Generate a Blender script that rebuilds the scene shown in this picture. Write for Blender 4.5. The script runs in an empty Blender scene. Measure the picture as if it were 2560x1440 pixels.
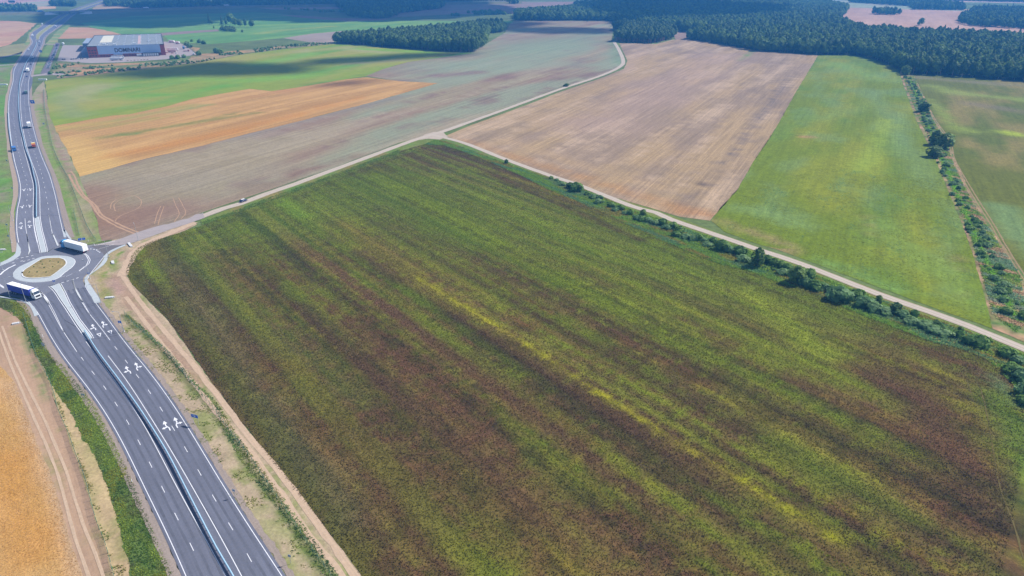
import bpy, bmesh, math, random
import numpy as np
from mathutils import Vector, Matrix
from mathutils.geometry import delaunay_2d_cdt

S = bpy.context.scene
R = math.radians
random.seed(7); rng = np.random.default_rng(7)

# ------------------------------------------------------------------ camera
cd = bpy.data.cameras.new('drone_camera'); cam = bpy.data.objects.new('drone_camera', cd)
S.collection.objects.link(cam); S.camera = cam
cam.location = (0, 0, 118); cam.rotation_euler = (R(90-25.166), 0, 0)
cd.sensor_width = 36; cd.lens = 24.0; cd.clip_start = 1; cd.clip_end = 90000

# ------------------------------------------------------------------ light
SUN_EL = 45.0
SX, SY = 0.90, 0.436                       # horizontal direction towards the sun
W = bpy.data.worlds.new('World'); S.world = W; W.use_nodes = True
wn = W.node_tree; wn.nodes.clear()
sky = wn.nodes.new('ShaderNodeTexSky'); sky.sky_type = 'NISHITA'; sky.sun_disc = False
sky.sun_elevation = R(SUN_EL); sky.sun_rotation = math.atan2(SX, SY); sky.altitude = 100
bg = wn.nodes.new('ShaderNodeBackground'); bg.inputs[1].default_value = 0.11
wo = wn.nodes.new('ShaderNodeOutputWorld')
wn.links.new(sky.outputs[0], bg.inputs[0]); wn.links.new(bg.outputs[0], wo.inputs[0])
ld = bpy.data.lights.new('sun', 'SUN'); ld.energy = 4.9; ld.angle = R(0.53); ld.color = (1, .955, .885)
sun = bpy.data.objects.new('sun', ld); S.collection.objects.link(sun)
sd = Vector((SX*math.cos(R(SUN_EL)), SY*math.cos(R(SUN_EL)), math.sin(R(SUN_EL))))
sun.rotation_euler = sd.to_track_quat('Z', 'Y').to_euler()
S.view_settings.view_transform = 'Standard'; S.view_settings.look = 'None'
S.view_settings.gamma = 1; S.view_settings.exposure = 0.5; S.view_settings.use_curve_mapping = False
S.cycles.volume_bounces = 0
HAZE_DENSITY = 0.00021; HAZE_COLOR = (.08, .39, 1.0, 1)

# ------------------------------------------------------------------ helpers
def lin(h, f=1.0):
    h = h.lstrip('#'); o = []
    for i in (0, 2, 4):
        c = int(h[i:i+2], 16)/255
        o.append(f*(c/12.92 if c <= .04045 else ((c+.055)/1.055)**2.4))
    return tuple(o)

def link(o, parent=None):
    S.collection.objects.link(o)
    if parent is not None: o.parent = parent
    return o

def tag(o, label=None, cat=None, group=None, kind=None):
    if label: o['label'] = label
    if cat: o['category'] = cat
    if group: o['group'] = group
    if kind: o['kind'] = kind
    return o

def empty(name, loc=(0, 0, 0), rz=0):
    o = bpy.data.objects.new(name, None); o.location = loc; o.rotation_euler = (0, 0, rz)
    o.empty_display_size = .5
    return link(o)

def mesh_np(name, v, f, mats, parent=None, col=None, midx=None, smooth=False):
    """v (n,3), f (m,3|4) arrays"""
    me = bpy.data.meshes.new(name); v = np.asarray(v, np.float32); f = np.asarray(f, np.int32)
    me.vertices.add(len(v)); me.vertices.foreach_set('co', v.ravel())
    me.loops.add(f.size); me.loops.foreach_set('vertex_index', f.ravel())
    me.polygons.add(len(f)); k = f.shape[1]
    me.polygons.foreach_set('loop_start', np.arange(0, f.size, k, dtype=np.int32))
    me.polygons.foreach_set('loop_total', np.full(len(f), k, np.int32))
    if midx is not None: me.polygons.foreach_set('material_index', np.asarray(midx, np.int32))
    me.update(calc_edges=True)
    if smooth: me.polygons.foreach_set('use_smooth', np.ones(len(f), bool))
    if col is not None:
        a = me.color_attributes.new('Col', 'FLOAT_COLOR', 'POINT')
        c = np.ones((len(v), 4), np.float32); c[:, :3] = col
        a.data.foreach_set('color', c.ravel())
    for m in (mats if isinstance(mats, (list, tuple)) else [mats]): me.materials.append(m)
    o = bpy.data.objects.new(name, me)
    return link(o, parent)

class MB:
    def __init__(s): s.v = []; s.f = []; s.m = []
    def add(s, vs, fs, m=0):
        b = len(s.v); s.v += [tuple(p) for p in vs]
        for f in fs: s.f.append([b+i for i in f]); s.m.append(m)
    def box(s, x0, x1, y0, y1, z0, z1, m=0, t=0, rot=None, at=(0, 0, 0)):
        vs = [(x0, y0, z0), (x1, y0, z0), (x1, y1, z0), (x0, y1, z0), (x0+t, y0+t, z1), (x1-t, y0+t, z1), (x1-t, y1-t, z1), (x0+t, y1-t, z1)]
        if rot is not None:
            c, n = math.cos(rot), math.sin(rot)
            vs = [(x*c-y*n+at[0], x*n+y*c+at[1], z+at[2]) for x, y, z in vs]
        s.add(vs, [(3, 2, 1, 0), (4, 5, 6, 7), (0, 1, 5, 4), (1, 2, 6, 5), (2, 3, 7, 6), (3, 0, 4, 7)], m)
    def prism(s, prof, y0, y1, m=0, inset=None):
        """side profile (x,z) swept along y"""
        n = len(prof)
        if inset is None: inset = [0]*n
        vs = [(x, y0+i, z) for (x, z), i in zip(prof, inset)]+[(x, y1-i, z) for (x, z), i in zip(prof, inset)]
        s.add(vs, [list(range(n)), list(range(2*n-1, n-1, -1))]+[(i, i+n, (i+1) % n+n, (i+1) % n) for i in range(n)], m)
    def cyl(s, p0, p1, r0, r1=None, n=8, m=0):
        r1 = r0 if r1 is None else r1
        p0 = Vector(p0); p1 = Vector(p1); d = (p1-p0).normalized()
        a = d.orthogonal().normalized(); b = d.cross(a)
        vs = [p0+(a*math.cos(t)+b*math.sin(t))*r0 for t in [2*math.pi*i/n for i in range(n)]]
        vs += [p1+(a*math.cos(t)+b*math.sin(t))*r1 for t in [2*math.pi*i/n for i in range(n)]]
        s.add(vs, [(i, (i+1) % n, (i+1) % n+n, i+n) for i in range(n)]+[list(range(n-1, -1, -1)), list(range(n, 2*n))], m)
    def mesh(s, name, mats):
        me = bpy.data.meshes.new(name); me.from_pydata(s.v, [], s.f)
        for m in (mats if isinstance(mats, (list, tuple)) else [mats]): me.materials.append(m)
        me.polygons.foreach_set('material_index', s.m); me.update()
        bm = bmesh.new(); bm.from_mesh(me); bmesh.ops.recalc_face_normals(bm, faces=bm.faces); bm.to_mesh(me); bm.free()
        return me
    def build(s, name, mats, parent=None, loc=(0, 0, 0), rz=0, bevel=0):
        o = bpy.data.objects.new(name, s.mesh(name, mats)); o.location = loc; o.rotation_euler = (0, 0, rz)
        if bevel:
            b = o.modifiers.new('bevel', 'BEVEL'); b.width = bevel; b.segments = 2; b.limit_method = 'ANGLE'
        return link(o, parent)

def put(me, name, parent=None, loc=(0, 0, 0), rz=0, sc=None):
    o = bpy.data.objects.new(name, me); o.location = loc; o.rotation_euler = (0, 0, rz)
    if sc is not None: o.scale = sc
    return link(o, parent)

def copy_tree(o, parent=None):
    c = o.copy(); S.collection.objects.link(c); c.parent = parent
    for ch in [x for x in o.children]: copy_tree(ch, c)
    return c

# value noise
_T = rng.random((256, 256))
def vnoise(x, y):
    xi = np.floor(x).astype(int); yi = np.floor(y).astype(int); fx = x-xi; fy = y-yi
    fx = fx*fx*(3-2*fx); fy = fy*fy*(3-2*fy)
    a = _T[xi % 256, yi % 256]; b = _T[(xi+1) % 256, yi % 256]; c = _T[xi % 256, (yi+1) % 256]; d = _T[(xi+1) % 256, (yi+1) % 256]
    return (a*(1-fx)+b*fx)*(1-fy)+(c*(1-fx)+d*fx)*fy
def fbm(x, y, o=4):
    s = 0; a = .5; t = 0
    for i in range(o):
        s = s+a*vnoise(x*2**i+17.3*i, y*2**i+9.1*i); t += a; a *= .5
    return s/t
def smooth(x, a, b):
    t = np.clip((x-a)/(b-a), 0, 1); return t*t*(3-2*t)
def mix(a, b, t): return a+(b-a)*np.asarray(t)[..., None]

def inpoly(P, poly):
    x, y = P[:, 0], P[:, 1]; r = np.zeros(len(P), bool); n = len(poly)
    for i in range(n):
        x0, y0 = poly[i]; x1, y1 = poly[(i+1) % n]
        if y0 == y1: continue
        c = ((y0 > y) != (y1 > y)) & (x < (x1-x0)*(y-y0)/(y1-y0)+x0)
        r ^= c
    return r
def segdist(P, pts, closed=False):
    d = np.full(len(P), 1e9); n = len(pts)
    for i in range(n if closed else n-1):
        a = np.array(pts[i]); b = np.array(pts[(i+1) % n]); ab = b-a; L = ab@ab
        if L == 0: continue
        t = np.clip(((P-a)@ab)/L, 0, 1); q = a+t[:, None]*ab
        d = np.minimum(d, np.hypot(*(P-q).T))
    return d
def spline(pts, step=4.0):
    """Catmull-Rom through pts"""
    P = [Vector(p) for p in pts]; P = [2*P[0]-P[1]]+P+[2*P[-1]-P[-2]]; out = []
    for i in range(1, len(P)-2):
        a, b, c, d = P[i-1:i+3]; n = max(1, int((c-b).length/step))
        for k in range(n):
            t = k/n
            out.append(.5*((2*b)+(c-a)*t+(2*a-5*b+4*c-d)*t*t+(3*b-a-3*c+d)*t**3))
    out.append(P[-2]); return [(p.x, p.y) for p in out]
def resample(pts, step):
    out = [pts[0]]; acc = 0
    P = [Vector(p) for p in pts]; last = P[0]
    for p in P[1:]:
        while (p-last).length >= step-acc:
            d = (p-last).normalized(); last = last+d*(step-acc); out.append((last.x, last.y)); acc = 0
        acc += (p-last).length; last = p
    return out
def offset(pts, d):
    out = []; n = len(pts)
    for i in range(n):
        a = Vector(pts[max(i-1, 0)]); b = Vector(pts[min(i+1, n-1)]); t = (b-a).normalized()
        out.append((pts[i][0]-t.y*d, pts[i][1]+t.x*d))
    return out
def rough(poly, step, amp):
    """closed outline with natural wobble"""
    out = []; n = len(poly)
    for i in range(n):
        a = Vector(poly[i]); b = Vector(poly[(i+1) % n]); L = (b-a).length; k = max(1, int(L/step)); k = min(k, 120)
        nn = Vector((-(b-a).y, (b-a).x)).normalized()
        for j in range(k):
            p = a.lerp(b, j/k)
            if amp and j: p = p+nn*random.uniform(-amp, amp)
            out.append((p.x, p.y))
    return out

# ------------------------------------------------------------------ materials
def newmat(name):
    m = bpy.data.materials.new(name); m.use_nodes = True; nt = m.node_tree
    p = nt.nodes['Principled BSDF']; p.inputs['Roughness'].default_value = .95
    p.inputs['Specular IOR Level'].default_value = .15
    return m, nt, p
def plain(name, col, rough_=.6, spec=.4, metal=0.0, noise=0.0, scale=2.0):
    m, nt, p = newmat(name); p.inputs['Roughness'].default_value = rough_
    p.inputs['Specular IOR Level'].default_value = spec; p.inputs['Metallic'].default_value = metal
    if noise:
        tc = nt.nodes.new('ShaderNodeTexCoord'); n = nt.nodes.new('ShaderNodeTexNoise'); n.inputs['Scale'].default_value = scale
        n.inputs['Detail'].default_value = 4
        nt.links.new(tc.outputs['Object'], n.inputs['Vector'])
        hv = nt.nodes.new('ShaderNodeMapRange'); hv.inputs['To Min'].default_value = 1-noise; hv.inputs['To Max'].default_value = 1+noise
        hv.inputs['From Min'].default_value = .3; hv.inputs['From Max'].default_value = .7
        nt.links.new(n.outputs[0], hv.inputs['Value'])
        mx = nt.nodes.new('ShaderNodeVectorMath'); mx.operation = 'SCALE'; mx.inputs[0].default_value = col
        nt.links.new(hv.outputs[0], mx.inputs['Scale']); nt.links.new(mx.outputs[0], p.inputs['Base Color'])
    else: p.inputs['Base Color'].default_value = (*col, 1)
    return m
def groundmat(name, angle=0.0, stripes=(), grain=(), col=None, bump=0.0):
    """colour from the sheet's own 'Col' attribute (or a constant), multiplied by row stripes and grain.
    stripes: (length m, width m, amount), grain: (size m, amount)"""
    m, nt, p = newmat(name); p.inputs['Roughness'].default_value = 1; p.inputs['Specular IOR Level'].default_value = 0.05
    N = nt.nodes; L = nt.links
    if col is None:
        at = N.new('ShaderNodeAttribute'); at.attribute_name = 'Col'; cur = at.outputs['Color']
    else:
        rg = N.new('ShaderNodeRGB'); rg.outputs[0].default_value = (*col, 1); cur = rg.outputs[0]
    ge = N.new('ShaderNodeNewGeometry'); ro = N.new('ShaderNodeVectorRotate'); ro.rotation_type = 'Z_AXIS'
    ro.inputs['Angle'].default_value = -angle
    L.new(ge.outputs['Position'], ro.inputs['Vector'])
    last = None
    for spec in list(stripes)+[(g[0], g[0], g[1]) for g in grain]:
        mp = N.new('ShaderNodeMapping'); mp.inputs['Scale'].default_value = (1/spec[0], 1/spec[1], 1/spec[1])
        L.new(ro.outputs[0], mp.inputs['Vector'])
        n = N.new('ShaderNodeTexNoise'); n.inputs['Scale'].default_value = 1; n.inputs['Detail'].default_value = 3; n.inputs['Roughness'].default_value = .6
        L.new(mp.outputs[0], n.inputs['Vector'])
        mr = N.new('ShaderNodeMapRange'); mr.inputs['From Min'].default_value = .28; mr.inputs['From Max'].default_value = .72
        mr.inputs['To Min'].default_value = 1-spec[2]; mr.inputs['To Max'].default_value = 1+spec[2]
        L.new(n.outputs[0], mr.inputs['Value'])
        mx = N.new('ShaderNodeVectorMath'); mx.operation = 'SCALE'
        L.new(cur, mx.inputs[0]); L.new(mr.outputs[0], mx.inputs['Scale']); cur = mx.outputs[0]; last = n
    L.new(cur, p.inputs['Base Color'])
    if bump and last:
        b = N.new('ShaderNodeBump'); b.inputs['Strength'].default_value = bump; b.inputs['Distance'].default_value = .3
        L.new(last.outputs[0], b.inputs['Height']); L.new(b.outputs[0], p.inputs['Normal'])
    return m
def leafmat(name, c1, c2, attr=False, objrand=True, transl=.42):
    m, nt, p = newmat(name); N = nt.nodes; L = nt.links
    p.inputs['Roughness'].default_value = .75; p.inputs['Specular IOR Level'].default_value = .25
    mx = N.new('ShaderNodeMix'); mx.data_type = 'RGBA'; mx.inputs['A'].default_value = (*c1, 1); mx.inputs['B'].default_value = (*c2, 1)
    ge = N.new('ShaderNodeNewGeometry'); n = N.new('ShaderNodeTexNoise'); n.inputs['Scale'].default_value = .35; n.inputs['Detail'].default_value = 3
    L.new(ge.outputs['Position'], n.inputs['Vector'])
    oi = N.new('ShaderNodeObjectInfo')
    ad = N.new('ShaderNodeMath'); ad.operation = 'MULTIPLY_ADD'; ad.inputs[1].default_value = 1.1; ad.inputs[2].default_value = -.4
    L.new(n.outputs[0], ad.inputs[0])
    a2 = N.new('ShaderNodeMath'); a2.operation = 'MULTIPLY_ADD'; a2.inputs[1].default_value = .75 if objrand else 0
    L.new(oi.outputs['Random'], a2.inputs[0]); L.new(ad.outputs[0], a2.inputs[2]); a2.use_clamp = True
    L.new(a2.outputs[0], mx.inputs['Factor']); cur = mx.outputs['Result']
    if attr:
        at = N.new('ShaderNodeAttribute'); at.attribute_name = 'Col'
        cur = at.outputs['Color']
    L.new(cur, p.inputs['Base Color'])
    if transl:
        tr = N.new('ShaderNodeBsdfTranslucent'); ms = N.new('ShaderNodeMixShader'); ms.inputs[0].default_value = transl
        L.new(cur, tr.inputs['Color']); L.new(p.outputs[0], ms.inputs[1]); L.new(tr.outputs[0], ms.inputs[2])
        L.new(ms.outputs[0], N['Material Output'].inputs['Surface'])
    return m

ROW = math.atan2(-.789, .614)        # direction of the highway and the big field's rows
ROW2 = R(63)                         # rows of the fields beyond
A = .62                              # overall ground albedo against display colour

# ------------------------------------------------------------------ flat sheets
def sheet(name, poly, z, mat, colfn=None, cell=6.0, step=8.0, amp=.5, parent=None, kind='structure', nmax=9000):
    poly = rough(poly, step, amp) if step else list(poly)
    P = np.array(poly); x0, y0 = P.min(0); x1, y1 = P.max(0)
    area = (x1-x0)*(y1-y0)
    c = max(cell, math.sqrt(area/nmax))
    gx, gy = np.meshgrid(np.arange(x0+c/2, x1, c), np.arange(y0+c/2, y1, c)); G_ = np.stack([gx.ravel(), gy.ravel()], 1)
    G_ = G_+rng.uniform(-.3*c, .3*c, G_.shape)
    if colfn is not None and len(G_):
        G_ = G_[inpoly(G_, poly)]
        if len(G_): G_ = G_[segdist(G_, poly, True) > .3*c] if len(G_)*len(poly) < 6e6 else G_
    else: G_ = G_[:0]
    vs = [Vector(p) for p in poly]+[Vector((float(a), float(b))) for a, b in G_]
    res = delaunay_2d_cdt(vs, [], [list(range(len(poly)))], 1, 1e-4)
    V = np.array([(p.x, p.y, 0.0) for p in res[0]]); F = [f for f in res[2]]
    F = np.array([f for f in F if len(f) == 3], int)
    a, b, c_ = V[F[:, 0]], V[F[:, 1]], V[F[:, 2]]
    cr = (b[:, 0]-a[:, 0])*(c_[:, 1]-a[:, 1])-(b[:, 1]-a[:, 1])*(c_[:, 0]-a[:, 0])
    F[cr < 0] = F[cr < 0][:, ::-1]
    V[:, 2] = z
    col = colfn(V[:, :2]) if colfn is not None else None
    o = mesh_np(name, V, F, mat, parent, col)
    if kind: o['kind'] = kind
    return o
def relax(pts, it=14):
    a = np.array(resample(pts, 4.0)+[pts[-1]])
    for _ in range(it): a[1:-1] = a[1:-1]*.5+(a[:-2]+a[2:])*.25
    return [tuple(q) for q in a]
def strip(name, left, right, z, mat, parent=None, kind='structure', edge=0.0, m=60):
    """surface between two polylines"""
    def rs(p):
        p = spline(p, 3.0) if len(p) > 2 else p
        if name in ('highway', 'shoulder', 'median'): p = relax(p)
        A_ = np.array(p); d = np.r_[0, np.cumsum(np.hypot(*np.diff(A_, axis=0).T))]
        t = np.linspace(0, d[-1], m); return np.stack([np.interp(t, d, A_[:, 0]), np.interp(t, d, A_[:, 1])], 1)
    a = rs(left); b = rs(right)
    if edge: a = a+rng.normal(0, edge, a.shape); b = b+rng.normal(0, edge, b.shape)
    V = np.zeros((2*m, 3)); V[:m, :2] = a; V[m:, :2] = b; V[:, 2] = z
    i = np.arange(m-1); F = np.stack([i, i+1, i+1+m, i+m], 1)
    q = V[F[0]]; 
    if np.cross(q[1, :2]-q[0, :2], q[2, :2]-q[0, :2]) < 0: F = F[:, ::-1]
    o = mesh_np(name, V, F, mat, parent)
    if kind: o['kind'] = kind
    return o
def ribbon(name, pts, w, z, mat, parent=None, kind='structure', edge=0.0, sp=True, th=0):
    if sp and len(pts) > 2: pts = spline(pts, 3.0)
    a = np.array(offset(pts, w/2)); b = np.array(offset(pts, -w/2)); m = len(pts)
    if edge: a += rng.normal(0, edge, a.shape); b += rng.normal(0, edge, b.shape)
    V = np.zeros((2*m, 3)); V[:m, :2] = b; V[m:, :2] = a; V[:, 2] = z
    i = np.arange(m-1); F = np.stack([i, i+1, i+1+m, i+m], 1)
    o = mesh_np(name, V, F, mat, parent)
    if kind: o['kind'] = kind
    return o
def slab(name, poly, z0, z1, mat, parent=None, kind='structure', matside=None, sp=False):
    if sp: poly = spline(list(poly)+[poly[0]], 1.5)[:-1]
    n = len(poly); a = sum(poly[i][0]*poly[(i+1) % n][1]-poly[(i+1) % n][0]*poly[i][1] for i in range(n))
    if a < 0: poly = poly[::-1]
    b = MB(); vs = [(x, y, z1) for x, y in poly]+[(x, y, z0) for x, y in poly]
    b.add(vs, [list(range(n))], 0); b.add(vs, [(i+n, (i+1) % n+n, (i+1) % n, i) for i in range(n)], 1 if matside else 0)
    me = bpy.data.meshes.new(name); me.from_pydata(b.v, [], b.f); me.materials.append(mat)
    if matside: me.materials.append(matside)
    me.polygons.foreach_set('material_index', b.m); me.update()
    o = link(bpy.data.objects.new(name, me), parent)
    if kind: o['kind'] = kind
    return o

def colf(base, var=(), strokes=(), ang=0.0, seed=0):
    """albedo function: base colour, (colour, length, width, lo, hi, amount) noise layers in row direction, painted strokes of other crops"""
    base = np.array(base); c, s = math.cos(ang), math.sin(ang)
    def f(P):
        u = P[:, 0]*c+P[:, 1]*s; v = -P[:, 0]*s+P[:, 1]*c
        C = np.tile(base, (len(P), 1)).astype(float)
        for k, (cc, l, w, lo, hi, am) in enumerate(var):
            n = fbm(u/l+13.7*(k+seed)+50, v/w+7.9*(k+seed)+50, 4); C = mix(C, np.array(cc), am*smooth(n, lo, hi))
        for (pts, w, cc, am) in strokes:
            d = segdist(P, pts)+(fbm(u/w*.7+91, v/w*.7+33, 3)-.5)*w*1.2
            C = mix(C, np.array(cc), am*np.exp(-np.clip(d, 0, None)**2/(w*w*.5)))
        return C
    return f

# =================================================================== GROUND
BASE = lin('#7f9156', A*.8)
gm = groundmat('ground_grass', 0, grain=[(220, .25), (30, .2), (2.5, .25)], col=BASE)
bm = MB(); bm.add([(-30000, -3000, -.05), (30000, -3000, -.05), (30000, 60000, -.05), (-30000, 60000, -.05)], [(0, 1, 2, 3)])
o = bm.build('ground', gm); o['kind'] = 'structure'

m_far = groundmat('far_field', ROW2, stripes=[(400, 14, .08)], grain=[(60, .1), (9, .08)])
def far(name, poly, hexc, h2=None, z=.0, strokes=(), am=.7, amp=2.0, ang=ROW2):
    base = lin(hexc, A)
    var = [(lin(h2, A), 260, 45, .4, .65, am), (tuple(c*.8 for c in base), 90, 25, .45, .7, .5)] if h2 else [(tuple(c*.82 for c in base), 180, 40, .4, .7, .7)]
    return sheet(name, poly, z, m_far, colf(base, var, strokes, ang, seed=len(name)), cell=14, step=25, amp=amp)

# distant patchwork (coordinates are metres on the ground, origin under the drone)
far('stubble_field', [(-4462.8, 4673.2), (-2417.4, 2505.9), (-1738.3, 2505.9), (-1728.9, 2617.3), (-1766.1, 2803.7), (-1896.4, 3137.9), (-2457.1, 4673.2)], '#e0b49c', '#cfa08c')
far('grass_field', [(-1702.3, 2492.6), (-1807.5, 2738.8), (-1794.6, 2837.4), (-1710.2, 2837.4), (-1567.3, 2560.4), (-1554, 2428.3), (-1603.6, 2403.4)], '#b9bc98', '#c8b090', z=.03)
far('stubble_field', [(-1588, 2403.4), (-1566.6, 2448.5), (-1516.6, 2453.6), (-1443, 2331.8), (-1457.5, 2264.3), (-1544.2, 2331.8)], '#e2b98c', z=.05)
far('stubble_field', [(-1758.1, 1807.4), (-1249.1, 1785), (-1190.8, 1766), (-1101.6, 1693.4), (-977, 1462.4), (-903.1, 1326), (-843.9, 1208.8), (-834.4, 1174), (-1009.4, 1077.7)], '#cf9f80', '#d6b48c', z=.02)
far('grass_field', [(-1095.1, 1174), (-826.1, 1161.8), (-843.4, 1212), (-837.1, 1238.7), (-810.5, 1212), (-757.4, 1115.5), (-735.2, 1067.3), (-731.9, 1023), (-852.26, 901.33)], '#a8a070', '#8c9a60', z=.03)
far('stubble_field', [(-964.8, 1583.8), (-913.5, 1573), (-845.4, 1510.7), (-757.4, 1408.2), (-780.8, 1326), (-828.1, 1318.2)], '#d2a27c', '#d0ac84', z=.03)
far('crop_field', [(-1005.7, 1700.9), (-1015.2, 1960), (-745, 2140), (-651.9, 2064.3), (-408.6, 1779.6), (9.7, 1779.6), (9.4, 1726.4), (-85.8, 1562.2), (-244.5, 1481.4), (-346.6, 1500.8), (-424.8, 1326), (-516.1, 1225.2), (-602.8, 1266.5), (-683.3, 1425.8), (-765.1, 1416.9), (-886.2, 1551.7)], '#6f9f52', '#8cad5a', z=.02,
    strokes=[([(-634.3, 1606), (-525.1, 1652.1), (-391.1, 1700.9), (-264.5, 1726.4)], 25, lin('#93b552', A), .7), ([(-499.6, 1416.9), (-468, 1520.8), (-396.4, 1606)], 22, lin('#b3b458', A), .6), ([(-1006, 1880.7), (-812.2, 1960), (-685, 2028.4)], 60, lin('#5d8a4c', A), .8), ([(-633.5, 1333.8), (-521.5, 1310.6), (-448.6, 1266.5)], 20, lin('#6f9e5a', A), .7), ([(-742.8, 1374.1), (-651.9, 1481.4)], 12, lin('#8aa85a', A), .7)])
far('fallow_strip', [(-704.3, 1430.3), (-668.2, 1481.4), (-616.2, 1525.8), (-596.5, 1481.4), (-632.1, 1434.8), (-673.1, 1374.1)], '#a08a80', z=.05)
far('fallow_field', [(-422.1, 1333.8), (-392.7, 1425.8), (-345.8, 1486.2), (-337.6, 1408.2), (-307, 1245.6), (-340.1, 1245.6)], '#b5a294', '#a8998c', z=.05)
far('fallow_strip', [(-655.2, 2028.4), (-560.3, 1976.7), (-465.6, 1896.1), (-343.6, 1850.7), (-297.7, 1880.7), (-316.1, 1807.4), (-397.8, 1752.6), (-434.3, 1793.3), (-533.8, 1880.7)], '#a08878', z=.05)
far('heath_field', [(-452.7, 2221.3), (-409, 2355.2), (-249.7, 2560.4), (0, 2803.7), (303.2, 2803.7), (217.3, 2505.9), (181.1, 2221.3), (11, 2028.4), (-11.3, 2082.7), (-176.8, 2028.4), (-310.4, 1896.1), (-363.3, 1960)], '#a88c80', '#8c8f70', z=.03)
far('heath_field', [(-887.7, 2560.4), (-582.5, 2560.4), (-514, 2308.9), (-713.4, 2264.3), (-860.5, 2403.4)], '#b09484', z=.03)
far('stubble_field', [(-1598.6, 2871.8), (-1210.6, 2871.8), (-927.1, 2676.7), (-869.2, 2505.9), (-977.8, 2308.9), (-1241.1, 2308.9), (-1291.4, 2264.3)], '#c9aa88', '#93a070', z=.01)
far('stubble_field', [(-1805.2, 4673.2), (-451.3, 4673.2), (18.6, 3457.3), (15.3, 2837.4), (-582.9, 2837.4), (-948.2, 2738.8)], '#bfb088', '#8fa070', z=.01)
far('stubble_field', [(926, 2242.6), (986.8, 2200.4), (1106.2, 2428.3), (1297.2, 2415.8), (1316.3, 2308.9), (1451.3, 2264.3), (1303.7, 1993.6), (1119.2, 1836), (1069.3, 1713.5), (1097.9, 1562.2), (1264.7, 1416.9), (1072.1, 1192.7), (942.8, 1333.8), (843.1, 1416.9), (796.7, 1462.4), (739.1, 1510.7), (822.4, 1836)], '#d0aa94', '#c69c84', z=.03)
far('grass_field', [(970.2, 2803.7), (1270.3, 3097), (1334.4, 2837.4), (1330.6, 2479.5), (1364.1, 2221.3), (1529.4, 2308.9), (1408.5, 2140), (1279.4, 2242.6), (1084.3, 2379.1), (1113.6, 2505.9)], '#a9b394', '#b5ac94', z=.05)
far('stubble_field', [(45.7, 4258.4), (5960, 5799.1), (2844.5, 2738.8), (1854.2, 2676.7), (1678.4, 2770.9), (1458.1, 3179.9), (636.7, 2803.7), (280.6, 3057.1)], '#d9b4a2', '#b9b498', z=.02)
far('fallow_field', [(278.1, 1583.8), (340.3, 1541.2), (360.2, 1481.4), (344.9, 1374.1), (315.1, 1310.6), (295.3, 1303.1), (325.1, 1462.4)], '#a88e80', z=.04)

# ---- grey-green field behind the gravel road
m_f2 = groundmat('young_crop_rows', ROW2, stripes=[(220, 3.8, .15), (80, 1.3, .14)], grain=[(3.0, .12), (.9, .2)])
f2 = sheet('grey_green_field', [(-195.09, 303.52), (-210.18, 327.56), (-234.32, 363.45), (-261.72, 402.45), (-268.96, 413.81), (-259.97, 432.43), (-249.86, 457.9), (-225.67, 495.88), (-205.77, 537.06), (-181.92, 579.93), (-138.04, 667.76), (-83.17, 792.45), (-128.09, 807.33), (-174.95, 848.56), (-164.25, 912.63), (-143.6, 982.1), (-64.6, 1082.9), (-44.1, 1225.2), (-14.3, 1443.9), (-4.6, 1676.2), (4.9, 1779.6), (116.8, 1779.6), (243.4, 1766), (209.3, 1510.7), (179.1, 1295.6), (170.1, 1174), (154, 1004.4), (141.4, 936), (105.06, 845.25), (51.98, 761.47), (0, 657.28), (-34.22, 589.94), (-62.23, 531.41), (-83.34, 505.95), (-104.08, 461.13), (-121.99, 423.88), (-137.99, 393.26), (-152.59, 367.78), (-165.35, 344.38), (-169.27, 324.6), (-182.37, 310.47)], .04, m_f2,
    colf(lin('#a39478', A), [(lin('#9c8270', A), 150, 26, .42, .66, .9), (lin('#97a287', A), 300, 60, .45, .62, .75), (lin('#8a6f68', A), 70, 14, .58, .75, .7), (lin('#b5a68c', A), 220, 10, .55, .72, .55)],
      [([(-199.01, 327.56), (-186.25, 353.01)], 28, lin('#957868', A), .9), ([(-247.06, 382.08), (-207.14, 327.56)], 20, lin('#9c7c66', A), .9), ([(-230.64, 402.45), (-196.65, 402.45), (-162.97, 424.81)], 26, lin('#9f9480', A), .6), ([(-212.81, 367.05), (-176.31, 382.08)], 14, lin('#a2967a', A), .6),
       ([(-70, 960.6), (171.8, 1416.9)], 90, lin('#93a283', A), .8), ([(-113.82, 920.31), (64.6, 960.6)], 60, lin('#9aa287', A), .7), ([(-86.28, 848.56), (-44.79, 883.07)], 18, lin('#8d6a6c', A), .6), ([(-151.16, 390.01), (-106.09, 471.09)], 10, lin('#8f705f', A), .6), ([(-217.29, 513.75), (-113.37, 708.19)], 14, lin('#948a80', A), .7), ([(177.8, 1259.5), (145.5, 960.6)], 14, lin('#7f9a74', A), .6)], ROW2), cell=7, step=10, amp=.6)

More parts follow.
